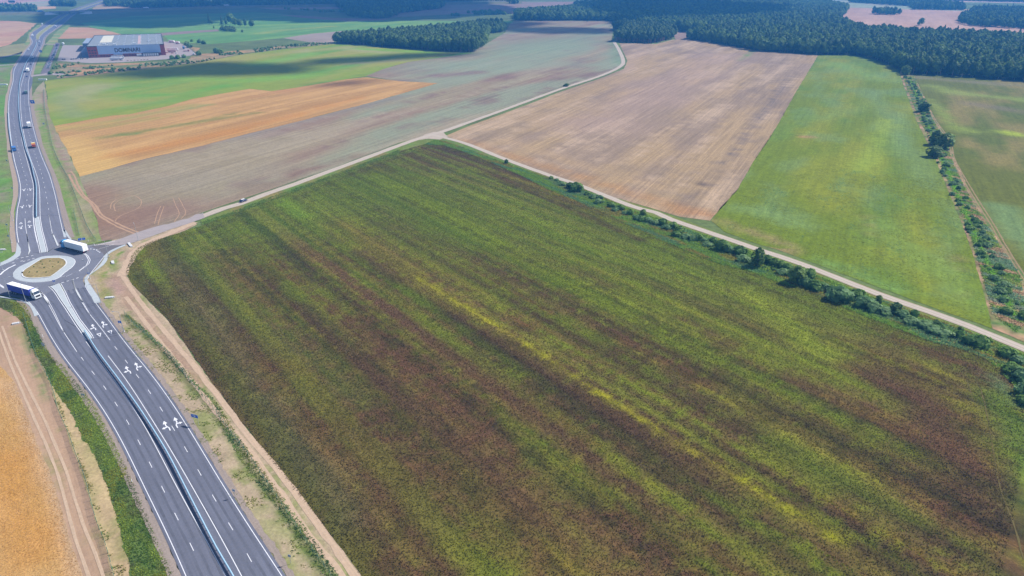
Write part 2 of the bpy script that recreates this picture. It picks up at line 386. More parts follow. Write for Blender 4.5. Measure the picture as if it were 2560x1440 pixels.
# ---- orange grain field with green streaks
m_f3 = groundmat('grain_rows', ROW2, stripes=[(200, 3.6, .15), (70, 1.2, .14)], grain=[(1.4, .2)])
f3 = sheet('grain_field', [(-268.96, 413.81), (-259.97, 432.43), (-249.86, 457.9), (-225.67, 495.88), (-205.77, 537.06), (-181.92, 579.93), (-138.04, 667.76), (-83.17, 792.45), (-128.09, 807.33), (-173.04, 838.7), (-194.87, 819.61), (-233.89, 761.47), (-253.18, 737.75), (-280.91, 753.4), (-296.04, 727.65), (-316.46, 689.68), (-322.74, 653.17), (-339.4, 612.74), (-351.06, 607.33), (-362.8, 588.25), (-376.02, 563.93), (-345.02, 520.41), (-317.24, 482.61), (-293.95, 449.47)], .06, m_f3,
    colf(lin('#c59a60', A), [(lin('#b98c54', A), 130, 14, .45, .65, .8), (lin('#dcae6e', A), 90, 9, .5, .7, .7)],
      [([(-361.97, 548.71), (-334.47, 588.25), (-303.2, 659.35)], 9, lin('#aca058', A), .85), ([(-314.49, 520.41), (-280.31, 559.28), (-229.23, 620.08)], 7, lin('#8f8a48', A), .85), ([(-304.21, 530.01), (-293.03, 535.64)], 4, lin('#6f8c40', A), .95), ([(-294.29, 541.38), (-264.14, 583.23), (-244.9, 623.81)], 3.5, lin('#86853e', A), .8), ([(-342.75, 548.71), (-320.04, 579.93), (-301.4, 605.55)], 8, lin('#a89a52', A), .7),
       ([(-306.13, 623.81), (-288.04, 659.35)], 7, lin('#8fa05a', A), .7), ([(-366.68, 559.28), (-340.98, 575.04)], 10, lin('#c2a45a', A), .8), ([(-336.5, 513.75), (-285.36, 454.7), (-264.82, 424.81)], 24, lin('#dcb56c', A), .8), ([(-273.59, 471.09), (-217.83, 548.71), (-151.51, 696.51)], 14, lin('#cf914a', A), .7), ([(-243.93, 737.75), (-172.62, 801.32)], 22, lin('#bb8a5a', A), .7), ([(-272.88, 659.35), (-236.3, 712.96)], 8, lin('#b08a55', A), .6)], ROW2), cell=5, step=8, amp=.5)
far_w = None

# ---- bright green field with the scrub bank behind it
m_f4 = groundmat('meadow_rows', ROW2, stripes=[(160, 5, .07)], grain=[(14, .08), (2.0, .10)])
f4 = sheet('green_field', [(-376.02, 563.93), (-362.8, 588.25), (-351.06, 607.33), (-339.4, 612.74), (-322.74, 653.17), (-316.46, 689.68), (-296.04, 727.65), (-280.91, 753.4), (-253.18, 737.75), (-233.89, 761.47), (-194.87, 819.61), (-174.95, 848.56), (-164.25, 912.63), (-143.6, 982.1), (-64.6, 1082.9), (-54.8, 1093.6), (-116.8, 1104.4), (-178.1, 1144), (-302.2, 1225.2), (-320.9, 1205.5), (-367.1, 1138.2), (-404.8, 1067.3), (-429.2, 969.1), (-458.92, 928.12), (-493.84, 875.96), (-528.04, 825.88), (-536.19, 810.37), (-456.31, 685.19), (-404.79, 605.55)], .05, m_f4,
    colf(lin('#93a23a', A), [(lin('#a8a450', A), 150, 40, .42, .66, .9), (lin('#6fa23c', A), 220, 50, .5, .7, .8)],
      [([(-428.04, 685.19), (-460.92, 772.47)], 26, lin('#a9a86e', A), .9), ([(-457.53, 708.19), (-382.01, 605.55)], 14, lin('#95a064', A), .8), ([(-384.65, 708.19), (-341.36, 720.23), (-316.06, 772.47)], 26, lin('#6fa838', A), .9), ([(-395.36, 832.25), (-314.38, 816.51), (-249.25, 848.56)], 26, lin('#85b03c', A), .8), ([(-362.98, 643.11), (-335.7, 680.75)], 16, lin('#82a446', A), .7),
       ([(-322.8, 1115.5), (-271.1, 1161.8), (-195, 1093.6)], 30, lin('#b0ae70', A), .8), ([(-242.9, 1149.9), (-121.8, 1093.6)], 16, lin('#86b43c', A), .9), ([(-339.4, 960.6), (-300.4, 1077.7)], 30, lin('#8bb04a', A), .8), ([(-226.3, 960.6), (-157.3, 1004.4)], 18, lin('#a8a070', A), .8)], ROW2), cell=7, step=12, amp=.8)
m_scrub = groundmat('scrub_ground', 0, grain=[(16, .25), (3, .3)])
sheet('scrub_bank', [(-560.42, 862.06), (-529.94, 829.05), (-495.72, 879.5), (-460.8, 932.1), (-430.9, 973.4), (-406.7, 1072.5), (-368.9, 1144), (-303.8, 1231.9), (-338, 1245.6), (-409, 1149.9), (-442.8, 1104.4), (-468.6, 1077.7), (-564.5, 1212), (-503.4, 1161.8), (-455.2, 1004.4), (-516.1, 969.1), (-568, 964.8), (-629.7, 990.9), (-604.4, 940.1)], .055, m_scrub,
    colf(lin('#a39270', A), [(lin('#6d7f4a', A), 40, 30, .45, .6, .85), (lin('#c79a6c', A), 60, 30, .5, .65, .8)], [([(-498.5, 1149.9), (-418.2, 1104.4)], 20, lin('#cfa070', A), .9), ([(-608.8, 960.6), (-570.1, 940.1)], 12, lin('#b8906c', A), .8)]), cell=6, step=8, amp=2)

# ---- pinkish stubble field
m_f5 = groundmat('stubble_rows', ROW2, stripes=[(140, 3.4, .16), (40, 1.0, .2)], grain=[(2.4, .14), (.7, .22)])
f5 = sheet('stubble_field', [(-51.59, 527.24), (-33.09, 568.64), (0, 631.4), (50.14, 732.67), (103.17, 829.05), (143.72, 912.63), (161, 995.4), (173.8, 1132.4), (183.9, 1238.7), (205.9, 1238.7), (244.5, 1225.2), (289.6, 1303.1), (320.5, 1318.2), (353.1, 1225.2), (384.9, 1115.5), (456, 1067.3), (296.69, 732.67), (214.05, 556.22), (158.99, 444.33), (129.91, 382.08), (109.71, 346.34), (101.79, 332.4), (87.75, 338.61), (70.24, 358.51), (50.77, 379.76), (40.74, 396.56), (23.96, 420.17), (-4.08, 457.9), (-30.83, 498.36)], .05, m_f5,
    colf(lin('#b59a76', A), [(lin('#a08a76', A), 140, 16, .42, .62, .9), (lin('#cbb093', A), 120, 9, .52, .7, .7), (lin('#98846f', A), 40, 12, .58, .75, .6)],
      [([(90.96, 353.01), (124.88, 415.61), (293.56, 758.76)], 4, lin('#86766c', A), .8), ([(109.83, 390.01), (135.05, 434.38)], 3, lin('#6f6058', A), .8), ([(146.06, 454.7), (217.29, 605.55), (350.82, 883.07)], 3, lin('#8a7a70', A), .8), ([(-39.23, 513.75), (30.86, 429.55), (72.94, 374.44), (97.99, 346.34)], 7, lin('#b98f62', A), .75), ([(-6.04, 513.75), (56.02, 424.81), (87.39, 390.01)], 9, lin('#c0a27c', A), .6),
       ([(316.5, 995.4), (376.8, 1121.1)], 3.5, lin('#6f9a44', A), 1.0), ([(103.54, 343.08), (89.47, 346.34)], 7, lin('#b8875c', A), .7), ([(325.9, 1004.4), (366.3, 960.6)], 20, lin('#9c8674', A), .6), ([(139.33, 883.07), (196.8, 1104.4)], 12, lin('#c2a58a', A), .6), ([(75.08, 588.25), (305.4, 1052.2)], 60, lin('#bb9f8f', A), .5)], ROW2), cell=5, step=8, amp=.4)

# ---- light green meadow on the right
m_f6 = groundmat('meadow_grass', ROW2, stripes=[(90, 4, .10), (30, 1.2, .10)], grain=[(5, .16), (1.3, .24)])
f6 = sheet('meadow', [(457.2, 1067.3), (509.6, 1062.2), (511.4, 1004.4), (491.45, 905.06), (450.3, 816.51), (344.71, 588.25), (286.72, 454.7), (246.41, 367.05), (217.93, 305.1), (195.06, 259), (180.29, 229.81), (173.06, 216.56), (170.31, 221.46), (165.22, 227.84), (158.5, 237.63), (149.56, 251.15), (139.75, 265.98), (129.12, 282.78), (123.38, 291.86), (116.47, 298.87), (104.77, 315.99), (102.41, 332.4), (112.62, 353.01), (132.96, 388.4), (158.99, 444.33), (214.05, 556.22), (296.69, 732.67)], .05, m_f6,
    colf(lin('#7c8e24', A*.92), [(lin('#90962c', A), 120, 30, .42, .62, .8), (lin('#6f8a30', A), 80, 26, .5, .68, .8), (lin('#7f985a', A), 50, 16, .56, .7, .5)],
      [([(376.08, 732.67), (295.76, 513.75), (248, 390.01)], 13, lin('#7f9c6a', A), .4), ([(440.97, 848.56), (472.73, 883.07)], 22, lin('#82a068', A), .4), ([(262.8, 588.25), (343.09, 663.53)], 14, lin('#7f9c50', A), .4), ([(441.8, 960.6), (425.34, 816.51)], 30, lin('#7fa650', A), .6), ([(222.93, 524.49), (227.46, 525.86)], 5, lin('#b08a5e', A), .9), ([(123.44, 353.01), (146.21, 327.56)], 10, lin('#84a05c', A), .6),
       ([(102.82, 332.4), (113.98, 321.69), (128.11, 299.89)], 5, lin('#a08e5e', A), .8), ([(126.17, 305.1), (133.17, 295.83), (128.73, 288.94), (123.38, 291.86)], 1.5, lin('#b09070', A), .8), ([(137.98, 278.19), (146.92, 263.07), (155.67, 250.39)], 5, lin('#7a9c4c', A), .8), ([(176.55, 310.47), (186.55, 339.88)], 4, lin('#a8905c', A), .7), ([(201.34, 285.13), (180.81, 243.69), (170.62, 233.16)], 1.0, lin('#8c8448', A), .8), ([(188.86, 327.56), (179.61, 236.59)], 12, lin('#7f9c44', A), .6), ([(221.54, 424.81), (320.82, 588.25)], 10, lin('#98ac3c', A), .7)], ROW2), cell=4, step=6, amp=.3)

# ---- olive field right of the ditch
f7 = sheet('olive_field', [(487.09, 858.64), (530.98, 838.7), (583.5, 804.31), (651.87, 753.4), (777.39, 708.19), (254.91, 194.96), (209.9, 223.35), (219, 267.25), (233.22, 305.1), (257.64, 363.45), (292.49, 439.31), (329.56, 513.75), (378.16, 623.81)], .05, m_f6,
    colf(lin('#747a2c', A*.9), [(lin('#6c7830', A*.9), 120, 40, .42, .62, .8), (lin('#9c8a52', A), 90, 30, .5, .7, .7)],
      [([(460.92, 772.47), (468.86, 720.23), (502.65, 685.19)], 20, lin('#99aa4c', A), .7), ([(480.08, 832.25), (561.88, 772.47)], 20, lin('#8a8462', A), .8), ([(390.81, 541.38), (395.45, 527.24)], 9, lin('#a8b83c', A), 1.0), ([(363.23, 556.22), (367.07, 541.38)], 9, lin('#96a642', A), .7), ([(264.21, 353.01), (238.36, 285.13)], 10, lin('#7f9c62', A), .8), ([(442.21, 663.53), (462.62, 605.55)], 16, lin('#8a7c66', A), .6), ([(412.33, 685.19), (354.42, 541.38)], 7, lin('#93a344', A), .7)], ROW2), cell=5, step=8, amp=.5)
sheet('ditch_bank', [(490.17, 897.62), (488.91, 862.06), (373.72, 614.56), (329.56, 513.75), (292.49, 439.31), (257.64, 363.45), (233.22, 305.1), (219, 267.25), (205.7, 229.81), (180.77, 202.85), (178.1, 206.98), (173.35, 216.56), (179.98, 229.81), (195.06, 259), (217.93, 305.1), (246.41, 367.05), (286.72, 454.7), (344.71, 588.25), (450.3, 816.51)], .045, m_scrub,
    colf(lin('#8f8458', A), [(lin('#5f8040', A), 20, 6, .45, .6, .9), (lin('#c29c7c', A), 22, 5, .52, .62, .85)],
      [([(422.05, 732.67), (349.22, 571.83), (323.52, 513.75)], 2.5, lin('#c8a284', A), .9), ([(278.48, 415.61), (233.95, 321.69), (210.45, 267.25), (201.16, 241.89)], 2.6, lin('#bd9678', A), .85), ([(454, 816.51), (339.24, 571.83), (283.54, 444.33), (229.48, 327.56), (205.58, 275.95), (190.33, 243.69)], 1.5, lin('#b08c70', A), .8), ([(460.01, 816.51), (324.39, 527.24), (250.89, 367.05), (209.09, 275.95), (187.64, 226.54)], 2.2, lin('#6a9a30', A), .9)], ROW), cell=2.2, step=4, amp=.4)
m_track = groundmat('farm_track', 0, grain=[(2, .15), (.5, .15)], col=lin('#a58f6a', A))
for d in (-.8, .8):
    ribbon('track_rut', offset(spline([(421.85, 727.65), (367.99, 605.55), (329.26, 513.75), (298.89, 454.7), (266.78, 382.08), (243.69, 327.56), (227.06, 289.91), (215.11, 261.02), (205.05, 233.16)]), d), .7, .07, m_track, edge=.06, sp=False)

# ---- the big dark field
BROWN = lin('#644a36', A*.95); OLIVE = lin('#7a7230', A); GREEN = lin('#7c8c20', A); YEL = lin('#928e28', A); RUST = lin('#86602c', A)
BIG = [(-171.91, 285.13), (-173.65, 294.83), (-171.3, 303.52), (-165.4, 311.56), (-156.93, 324.02), (-150.67, 339.25), (-140.47, 358.51), (-131.97, 373.69), (-120.27, 398.23), (-106.95, 424.81), (-91.97, 454.7), (-77.03, 482.61), (-64.75, 499.61), (-50.03, 499.61), (-34.01, 479.1), (-13.36, 448.43), (5.03, 419.25), (21.18, 388.4), (35.84, 367.05), (47.02, 347.66), (57.22, 329.97), (69.64, 309.38), (80.8, 290.88), (91.61, 276.84), (102.93, 268.1), (111.94, 255.03), (117.04, 251.15), (125.06, 239.39), (131.72, 226.87), (138.91, 217.47), (146.25, 207.26), (155.47, 201.77), (158.19, 193.18), (157.15, 181.68), (151.67, 167.69), (130.19, 122.48), (117.82, 90.75), (-24.8, 90.75), (-32.12, 106.12), (-37.51, 112.98), (-46.6, 123.91), (-60.01, 139.71), (-70.59, 152.59), (-84.77, 169.73), (-96.95, 185.16), (-110.93, 202.85), (-127.12, 223.35), (-142.6, 240.1), (-156.38, 255.03), (-165.11, 267.25)]
bigcol0 = colf(lin('#6f5f38', A), [(OLIVE, 120, 30, .42, .60, .6), (GREEN, 400, 4.5, .48, .64, .75), (BROWN, 400, 3.2, .50, .66, .7), (BROWN, 60, 18, .50, .70, .55), (YEL, 300, 2.4, .58, .72, .45), (RUST, 120, 3, .58, .74, .35), (GREEN, 30, 9, .56, .7, .5), (BROWN, 400, 1.3, .54, .66, .6), (GREEN, 400, 1.1, .56, .66, .5)],
    [([(-141.8, 315.99), (-93.12, 406.76), (24.37, 327.56), (86.69, 259)], 60, lin('#748a26', A), .6), ([(-133.16, 236.59), (-63.97, 152.59), (-23.98, 106.12)], 30, BROWN, .5), ([(-67.15, 208.39), (1.96, 129.16), (27.41, 106.12)], 26, BROWN, .45), ([(111.72, 161.78), (110.38, 122.48)], 18, BROWN, .4), ([(-40.43, 262.25), (2.8, 208.39), (26.88, 175.01)], 1.5, lin('#a3a222', A), .9), ([(26.88, 175.01), (45.94, 150.84), (60.31, 134.14), (74.2, 116.27)], 1.6, lin('#a3a222', A), .95), ([(-85.29, 327.56), (-40.53, 263.07)], 5, OLIVE, .7),
     ([(-84.92, 415.61), (-51.52, 367.05), (20.27, 263.07), (42.85, 233.16)], 7, GREEN, .7), ([(-129.93, 367.05), (-109, 339.88)], 6, lin('#7f9a2c', A), .8), ([(-103.92, 390.01), (-66.13, 390.01), (-20.78, 434.38)], 10, GREEN, .5), ([(93.12, 247.38), (102.93, 214.18), (103, 200.16)], 9, lin('#8a962c', A), .8), ([(24.77, 278.19), (30.28, 280.47)], 10, GREEN, .6),
     ([(132.79, 197.53), (143.2, 179.41)], 3.0, lin('#8f8f2c', A), .7), ([(122.9, 171.81), (117.45, 129.16)], 12, BROWN, .75), ([(117.36, 185.16), (123.65, 149.13)], 9, BROWN, .6), ([(-19.22, 223.35), (17.19, 176.09), (43.39, 139.4)], 8, BROWN, .6), ([(-57.82, 217.16), (-21.69, 171.81), (6.6, 122.48)], 10, BROWN, .45), ([(31.1, 161.78), (55.79, 129.16)], 7, BROWN, .6), ([(-130.01, 285.13), (-89.81, 236.59)], 9, BROWN, .4),
     ([(-63.46, 488.56), (-20.78, 434.38), (20.16, 367.05), (61.17, 305.1)], 3.0, BROWN, .7), ([(68.68, 171.81), (90.05, 129.16)], 9, lin('#78802c', A), .5), ([(-138.6, 353.01), (-98.69, 434.38), (-68.92, 486.17)], 4, lin('#76862f', A), .8), ([(-165.79, 299.89), (-165.64, 280.47), (-162.54, 267.25)], 4, OLIVE, .7), ([(-144.46, 285.13), (-82.01, 211.25), (-45.79, 171.81)], 6, lin('#6d7434', A), .5), ([(-149.35, 275.95), (-80.08, 180.54), (-37.74, 122.48)], 7, lin('#6a6a40', A), .6),
     ([(148.04, 169.73), (142.39, 154.36), (126.41, 122.48)], 9, lin('#5f7a2c', A), .8), ([(153.08, 185.16), (150.43, 169.73)], 3, lin('#6b8052', A), .8)], ROW, seed=3)
def bigcol(P):
    C = bigcol0(P); v = -P[:, 0]*math.sin(ROW)+P[:, 1]*math.cos(ROW)+(fbm(P[:, 0]/60, P[:, 1]/60, 2)-.5)*1.5
    u = P[:, 0]*math.cos(ROW)+P[:, 1]*math.sin(ROW); k = vnoise(v/1.5+40, u/160+7)*.6+vnoise(v/3.7+11, u/260+3)*.4     # drill rows
    C = C*(1+(k-.5)*1.0)[:, None]; C[:, 0] += (k-.5)*.03
    m = np.abs(np.abs((v % 21.0)-10.5)-.95) < .28          # tractor tramlines
    C = mix(C, np.array(lin('#4f4a24', A)), m*.65)
    d = segdist(P, HEADLAND, False)                          # headland pass along the edge
    C = mix(C, np.array(lin('#5a5430', A)), (np.abs(np.abs(d-9)-.95) < .3)*.6)
    return C
HEADLAND = BIG[:49]
m_f1 = groundmat('crop_soil', ROW, stripes=[(30, 1.2, .12)], grain=[(1.3, .22), (.45, .3)], bump=.3)
f1 = sheet('dark_crop_field', BIG, .06, m_f1, bigcol, cell=2.6, step=3, amp=.35, nmax=16000)

# ---- verge of grass along the gravel roads
m_verge = groundmat('verge_grass', 0, grain=[(7, .18), (1.2, .25)])
vcol = colf(lin('#7c8a42', A), [(lin('#93824c', A), 30, 10, .45, .62, .8), (lin('#6b8a3e', A), 18, 8, .5, .65, .8)], [], ROW)
sheet('road_verge', [(-84.11, 511.12), (-62.01, 544.29), (-53.8, 541.38), (-31.25, 505.95), (-4.14, 465.51), (24.19, 424.81), (41.27, 402.45), (65.41, 362.74), (77.45, 350.32), (103.52, 311.56), (114.71, 296.33), (127.89, 279.56), (147.6, 248.13), (159.53, 232.49), (167, 220.84), (176.41, 204.48), (190.18, 180.54), (164.75, 136.36), (146.13, 159.87), (156.1, 180.09), (157.71, 192.43), (154.82, 200.69), (145.94, 206.7), (138.6, 216.86), (131.42, 226.22), (124.61, 238.33), (116.75, 250.39), (111.66, 254.24), (102.66, 267.25), (91.24, 275.5), (80.57, 289.91), (69.43, 308.3), (57.04, 328.76), (46.87, 346.34), (35.72, 365.6), (21.1, 386.81), (5.01, 417.42), (-13.3, 446.37), (-33.86, 476.79), (-49.69, 495.88), (-64.02, 493.42), (-78.67, 474.49)], .035, m_verge, vcol, cell=3, step=4, amp=.3)
sheet('road_verge', [(-78.34, 472.22), (-91.21, 450.5), (-106.12, 421.09), (-119.39, 394.91), (-131.05, 370.71), (-139.53, 355.75), (-149.71, 336.73), (-156.9, 326.38), (-160.91, 333.62), (-153.89, 347.66), (-143.86, 368.51), (-129.42, 396.56), (-109.51, 436.34), (-81.48, 493.42)], .075, m_verge, vcol, cell=3, step=4, amp=.3)

# =================================================================== LEFT CORRIDOR GROUND
m_sand = groundmat('sandy_verge', ROW, grain=[(5, .14), (.9, .22)])
sandc = colf(lin('#b8a284', A), [(lin('#8f9660', A), 9, 3.2, .50, .60, .8), (lin('#c6b091', A), 30, 3, .5, .7, .6), (lin('#a18c70', A), 12, 3, .55, .7, .6)], [], ROW)
sheet('sandy_verge', [(-199.32, 298.87), (-215.37, 307.23), (-231.69, 330.57), (-248.96, 356.43), (-284.28, 406.76), (-326.49, 465.51), (-363.95, 520.41), (-408.87, 588.25), (-444.46, 643.11), (-485.87, 708.19), (-520.18, 772.47), (-535.22, 807.33), (-456.31, 685.19), (-392.49, 588.25), (-345.02, 520.41), (-317.24, 482.61), (-293.95, 449.47), (-260.99, 402.45), (-234.32, 363.45), (-210.18, 327.56), (-194.9, 303.52)], .03, m_sand,
    colf(lin('#a99e80', A), [(lin('#84994e', A), 30, 5, .45, .58, .85), (lin('#b9a890', A), 40, 4, .52, .68, .6)],
      [([(-450.59, 663.53), (-389.79, 571.83), (-348.57, 513.75), (-314.89, 465.51), (-275.21, 406.76), (-244.01, 359.91), (-222.77, 327.56), (-208.98, 306.16)], 2.2, lin('#6f9a3c', A), .85), ([(-376.85, 556.22), (-339.21, 500.87), (-300.5, 444.33), (-264.06, 390.01)], 1.6, lin('#8fa556', A), .7), ([(-489.74, 732.67), (-431.13, 643.11), (-384.14, 571.83), (-344.04, 513.75), (-302.95, 454.7), (-268.35, 406.76)], 3.0, lin('#a88a7c', A), .9), ([(-293.47, 434.38), (-244.17, 367.05), (-206.62, 310.47)], 3, lin('#95906c', A), .7), ([(-243.05, 367.05), (-204.68, 310.47)], 4, lin('#a39a74', A), .8)], ROW), cell=2.5, step=4, amp=.4)
sheet('sandy_verge', [(-192.13, 285.13), (-183.82, 285.13), (-191.17, 305.1), (-182.37, 310.47), (-164.52, 334.86), (-159.53, 326.38), (-163.16, 312.66), (-168.89, 298.87), (-170.84, 289.91), (-169.45, 279.56), (-165.62, 267.25), (-155.99, 254.24), (-142.26, 239.39), (-126.84, 222.71), (-110.7, 202.31), (-96.76, 184.69), (-84.61, 169.32), (-70.47, 152.24), (-59.92, 139.4), (-46.53, 123.65), (-37.45, 112.75), (-32.08, 105.9), (-24.65, 90.75), (-34.83, 87.35), (-49.17, 106.12), (-59.2, 118.21), (-68.83, 130), (-78.5, 141.43), (-90.1, 156.17), (-103.02, 171.81), (-123.22, 194.45), (-151.76, 226.54), (-166.77, 242.97), (-179.22, 259)], .03, m_sand,
    colf(lin('#bda88c', A), [(lin('#93985c', A), 8, 3.0, .52, .60, .85), (lin('#cdb798', A), 30, 3, .5, .7, .6)],
      [([(-160.39, 244.06), (-166.14, 251.15), (-172.77, 260.61), (-172.87, 265.15), (-173.66, 272.41), (-176.15, 280.47), (-178.74, 287.5), (-178.55, 291.37)], .9, lin('#6f9228', A), .95), ([(-144.73, 226.54), (-126.6, 208.39), (-112.94, 193.69), (-100.72, 180.54), (-89.3, 169.73), (-79.32, 155.26), (-71.43, 144.15), (-62.49, 133.13), (-54.16, 123.78), (-46.08, 113.32), (-39.15, 105.06), (-31.76, 94.31)], 1.5, lin('#6a8034', A), .95),
       ([(-174.55, 280.47), (-172.83, 298.87), (-162.47, 322.85)], 2.2, lin('#b4917a', A), .9), ([(-167.53, 263.07), (-147.1, 236.59), (-124.44, 211.25), (-97.59, 180.54)], 4.0, lin('#b3937c', A), .85), ([(-166.22, 259), (-157.35, 247.38)], 3.5, lin('#b8988a', A), .9), ([(-182.56, 292.35), (-178.67, 278.19), (-173.95, 263.07), (-160.49, 241.89)], 2.2, lin('#ab9a68', A), .7), ([(-182.45, 303), (-172.99, 313.21)], .9, lin('#6c8c3a', A), .9)], ROW), cell=1.6, step=3, amp=.3, nmax=16000)
m_rut = groundmat('dirt_track', ROW, stripes=[(8, .4, .10)], grain=[(1.0, .10)], col=lin('#d3b79c', A))
RUTA = [(-152.84, 242.97), (-137.51, 224.94), (-120.85, 205.04), (-103.33, 185.16), (-86.76, 165.68), (-73.47, 151.36), (-63.33, 138.79), (-55.42, 129.23), (-46.39, 117.48), (-37.92, 108.05), (-27, 94.31)]
RUTB = [(-164.49, 263.07), (-149.09, 243.69), (-127.9, 218.68), (-107.87, 195.72), (-85.96, 169.73), (-72.73, 153.65), (-63.31, 143.08), (-52.41, 130), (-44.47, 119.87), (-34.11, 106.86), (-23.14, 92.51)]
ribbon('dirt_track', RUTA, 1.5, .07, m_rut, edge=.10); ribbon('dirt_track', RUTB, 1.7, .07, m_rut, edge=.10)
ribbon('dirt_track', [(-164.49, 263.07), (-169.82, 278.19), (-173.21, 295.83), (-170.64, 306.16), (-166.18, 317.68), (-162.25, 329.97)], 4.0, .07, m_rut, edge=.25)
m_path = groundmat('field_track', ROW, grain=[(1.5, .10)], col=lin('#c4a184', A))
ribbon('field_track', [(-282.22, 426.7), (-273.24, 415.61), (-258.37, 394.08), (-243.43, 374.44), (-227.12, 356.43), (-217.22, 343.08), (-205.64, 332.4), (-192.36, 321.69), (-176.55, 310.47)], 1.1, .075, m_path, edge=.12)
ribbon('field_track', [(-278.87, 419.25), (-263.64, 398.23), (-245.02, 374.44), (-230.46, 358.51), (-218.35, 342.44), (-206.31, 330.57), (-192.09, 318.82), (-177.05, 308.3)], 1.1, .075, m_path, edge=.12)
ribbon('field_track', [(-220.69, 371.45), (-217.29, 375.94), (-207.88, 367.05), (-202.28, 353.01), (-205.41, 339.88), (-203.33, 329.97)], .4, .075, m_path, edge=.05)
ribbon('field_track', [(-172.95, 330.57), (-175.81, 343.08), (-183.44, 356.43), (-191.61, 370.71)], .4, .075, m_path, edge=.05)
ribbon('field_track', [(-171.35, 334.86), (-173.27, 345.03), (-180.86, 358.51), (-188.77, 371.45)], .4, .075, m_path, edge=.05)
ribbon('field_track', [(-216.72, 351.66), (-221.2, 361.32), (-222.09, 368.51), (-220.69, 371.45)], .5, .075, m_path, edge=.05)
ribbon('field_track', [(-181.55, 327.56), (-187.43, 343.08), (-191.74, 356.43)], .45, .075, m_path, edge=.05)
ribbon('field_track', [(-212.02, 347.66), (-218.39, 358.51), (-219.3, 364.88)], .45, .075, m_path, edge=.05)
ribbon('field_track', [(-179.16, 326.38), (-184.24, 339.88), (-189.68, 355.75)], .45, .075, m_path, edge=.05)
m_wear = groundmat('crop_wheel_track', ROW, grain=[(.8, .15)], col=lin('#75693f', A))
for tr in ([(145.58, 187.53), (140.27, 175.01), (138.41, 170.77), (133.92, 167.69)], [(147.98, 185.16), (141.12, 169.73), (132.14, 152.59), (122.16, 133.41), (117.92, 122.48), (112.6, 110.48)], [(109.28, 125.36), (111.83, 124.83), (114.87, 125.1), (118.15, 127.51)], [(-167.2, 298.87), (-161.72, 280.47), (-153.3, 267.25)]):
    ribbon('crop_wheel_track', tr, .3, .12, m_wear, edge=.08)

# left of the highway, near
m_tan = groundmat('bare_soil', ROW, stripes=[(20, .6, .07)], grain=[(3, .08), (.7, .10)])
sheet('bare_soil', [(-241.77, 233.16), (-197.02, 234.87), (-181.37, 224.94), (-164.93, 204.21), (-155.08, 192.43), (-145.21, 181.68), (-137.11, 171.39), (-142.22, 177.19), (-133.31, 166.28), (-123.57, 154.9), (-116.19, 145.78), (-108.41, 136.36), (-98.83, 123.78), (-91.24, 114.26), (-85.23, 106.12), (-75.96, 90.75), (-130.22, 90.75)], .03, m_tan,
    colf(lin('#c3a286', A), [(lin('#b3957c', A), 40, 4, .45, .65, .7), (lin('#97925c', A), 12, 4, .60, .70, .6)],
      [([(-174.4, 214.18), (-153.31, 187.53), (-139.77, 171.81)], 1.0, lin('#8c9460', A), .9)], ROW), cell=2, step=3, amp=.2)
m_wheat = groundmat('ripe_wheat', ROW, stripes=[(14, .8, .10)], grain=[(3, .09), (.5, .26)], bump=.3)
sheet('wheat_field', [(-227.68, 200.16), (-167.38, 191.19), (-156.27, 181.68), (-142.83, 166.08), (-129.5, 150.5), (-119.42, 139.4), (-109.94, 128.06), (-102.36, 118.33), (-91.53, 105.59), (-80.61, 90.75), (-137.97, 90.75)], .06, m_wheat,
    colf(lin('#d2a96e', A), [(lin('#c89a58', A), 30, 12, .42, .62, .8), (lin('#dfb074', A), 20, 5, .5, .7, .6)],
      [([(-161.71, 182.82), (-140.51, 161.78), (-121.84, 140.96), (-107.38, 123.78), (-93.37, 106.12)], 3.0, lin('#d0aa80', A), .8), ([(-133.34, 144.15), (-107.33, 110.48)], 10, lin('#cc8f40', A), .5), ([(-109.11, 109.59), (-108.7, 109.36)], .8, lin('#8f7a58', A), .9), ([(-156.27, 181.68), (-142.83, 166.08), (-129.5, 150.5), (-119.42, 139.4), (-109.94, 128.06), (-102.36, 118.33), (-91.53, 105.59)], 1.6, lin('#c6a684', A), 1.0)], ROW), cell=1.6, step=2, amp=.2)
ribbon('dirt_track', [(-188.55, 220.22), (-167.02, 194.96), (-153.43, 179.64), (-139.33, 163.91), (-126.89, 150.15), (-117.47, 139.25), (-109.94, 129.86), (-100.07, 117.23), (-90.71, 106.12), (-82.79, 96.16)], .7, .075, m_rut, edge=.03)
ribbon('dirt_track', [(-185.32, 218.68), (-165.03, 194.96), (-149.69, 178.07), (-135.34, 162.55), (-124.38, 150.15), (-115.46, 139.86), (-105.8, 127.79), (-97.8, 118.09), (-92.3, 111.95), (-79.58, 96.16)], .7, .075, m_rut, edge=.03)
VEG_R = [(-201.06, 240.81), (-188.59, 236.59), (-181.2, 228.17), (-175.69, 221.15), (-170.9, 216.56), (-164.9, 209.24), (-155.4, 198.32), (-145.47, 189.96), (-134.48, 179.41), (-123.04, 167.69), (-111.58, 154.36), (-102.26, 143.18), (-90.39, 128.47), (-81.05, 116.51), (-72.64, 106.12), (-64.3, 96.16)]
VEG_L = [(-198.8, 235.21), (-184.67, 225.9), (-178.75, 220.22), (-169.81, 209.24), (-161.68, 200.16), (-152.23, 189.96), (-139.95, 176.09), (-128.74, 165.29), (-118.02, 152.59), (-113.51, 148.45), (-102.24, 134.73), (-93.18, 122.61), (-81.29, 106.12), (-73.95, 96.16)]
m_weed = groundmat('weedy_bank', 0, grain=[(4, .3), (.8, .35)], col=lin('#64783a', A))
strip('weedy_bank', VEG_L, VEG_R, .05, m_weed, edge=.35, m=120)
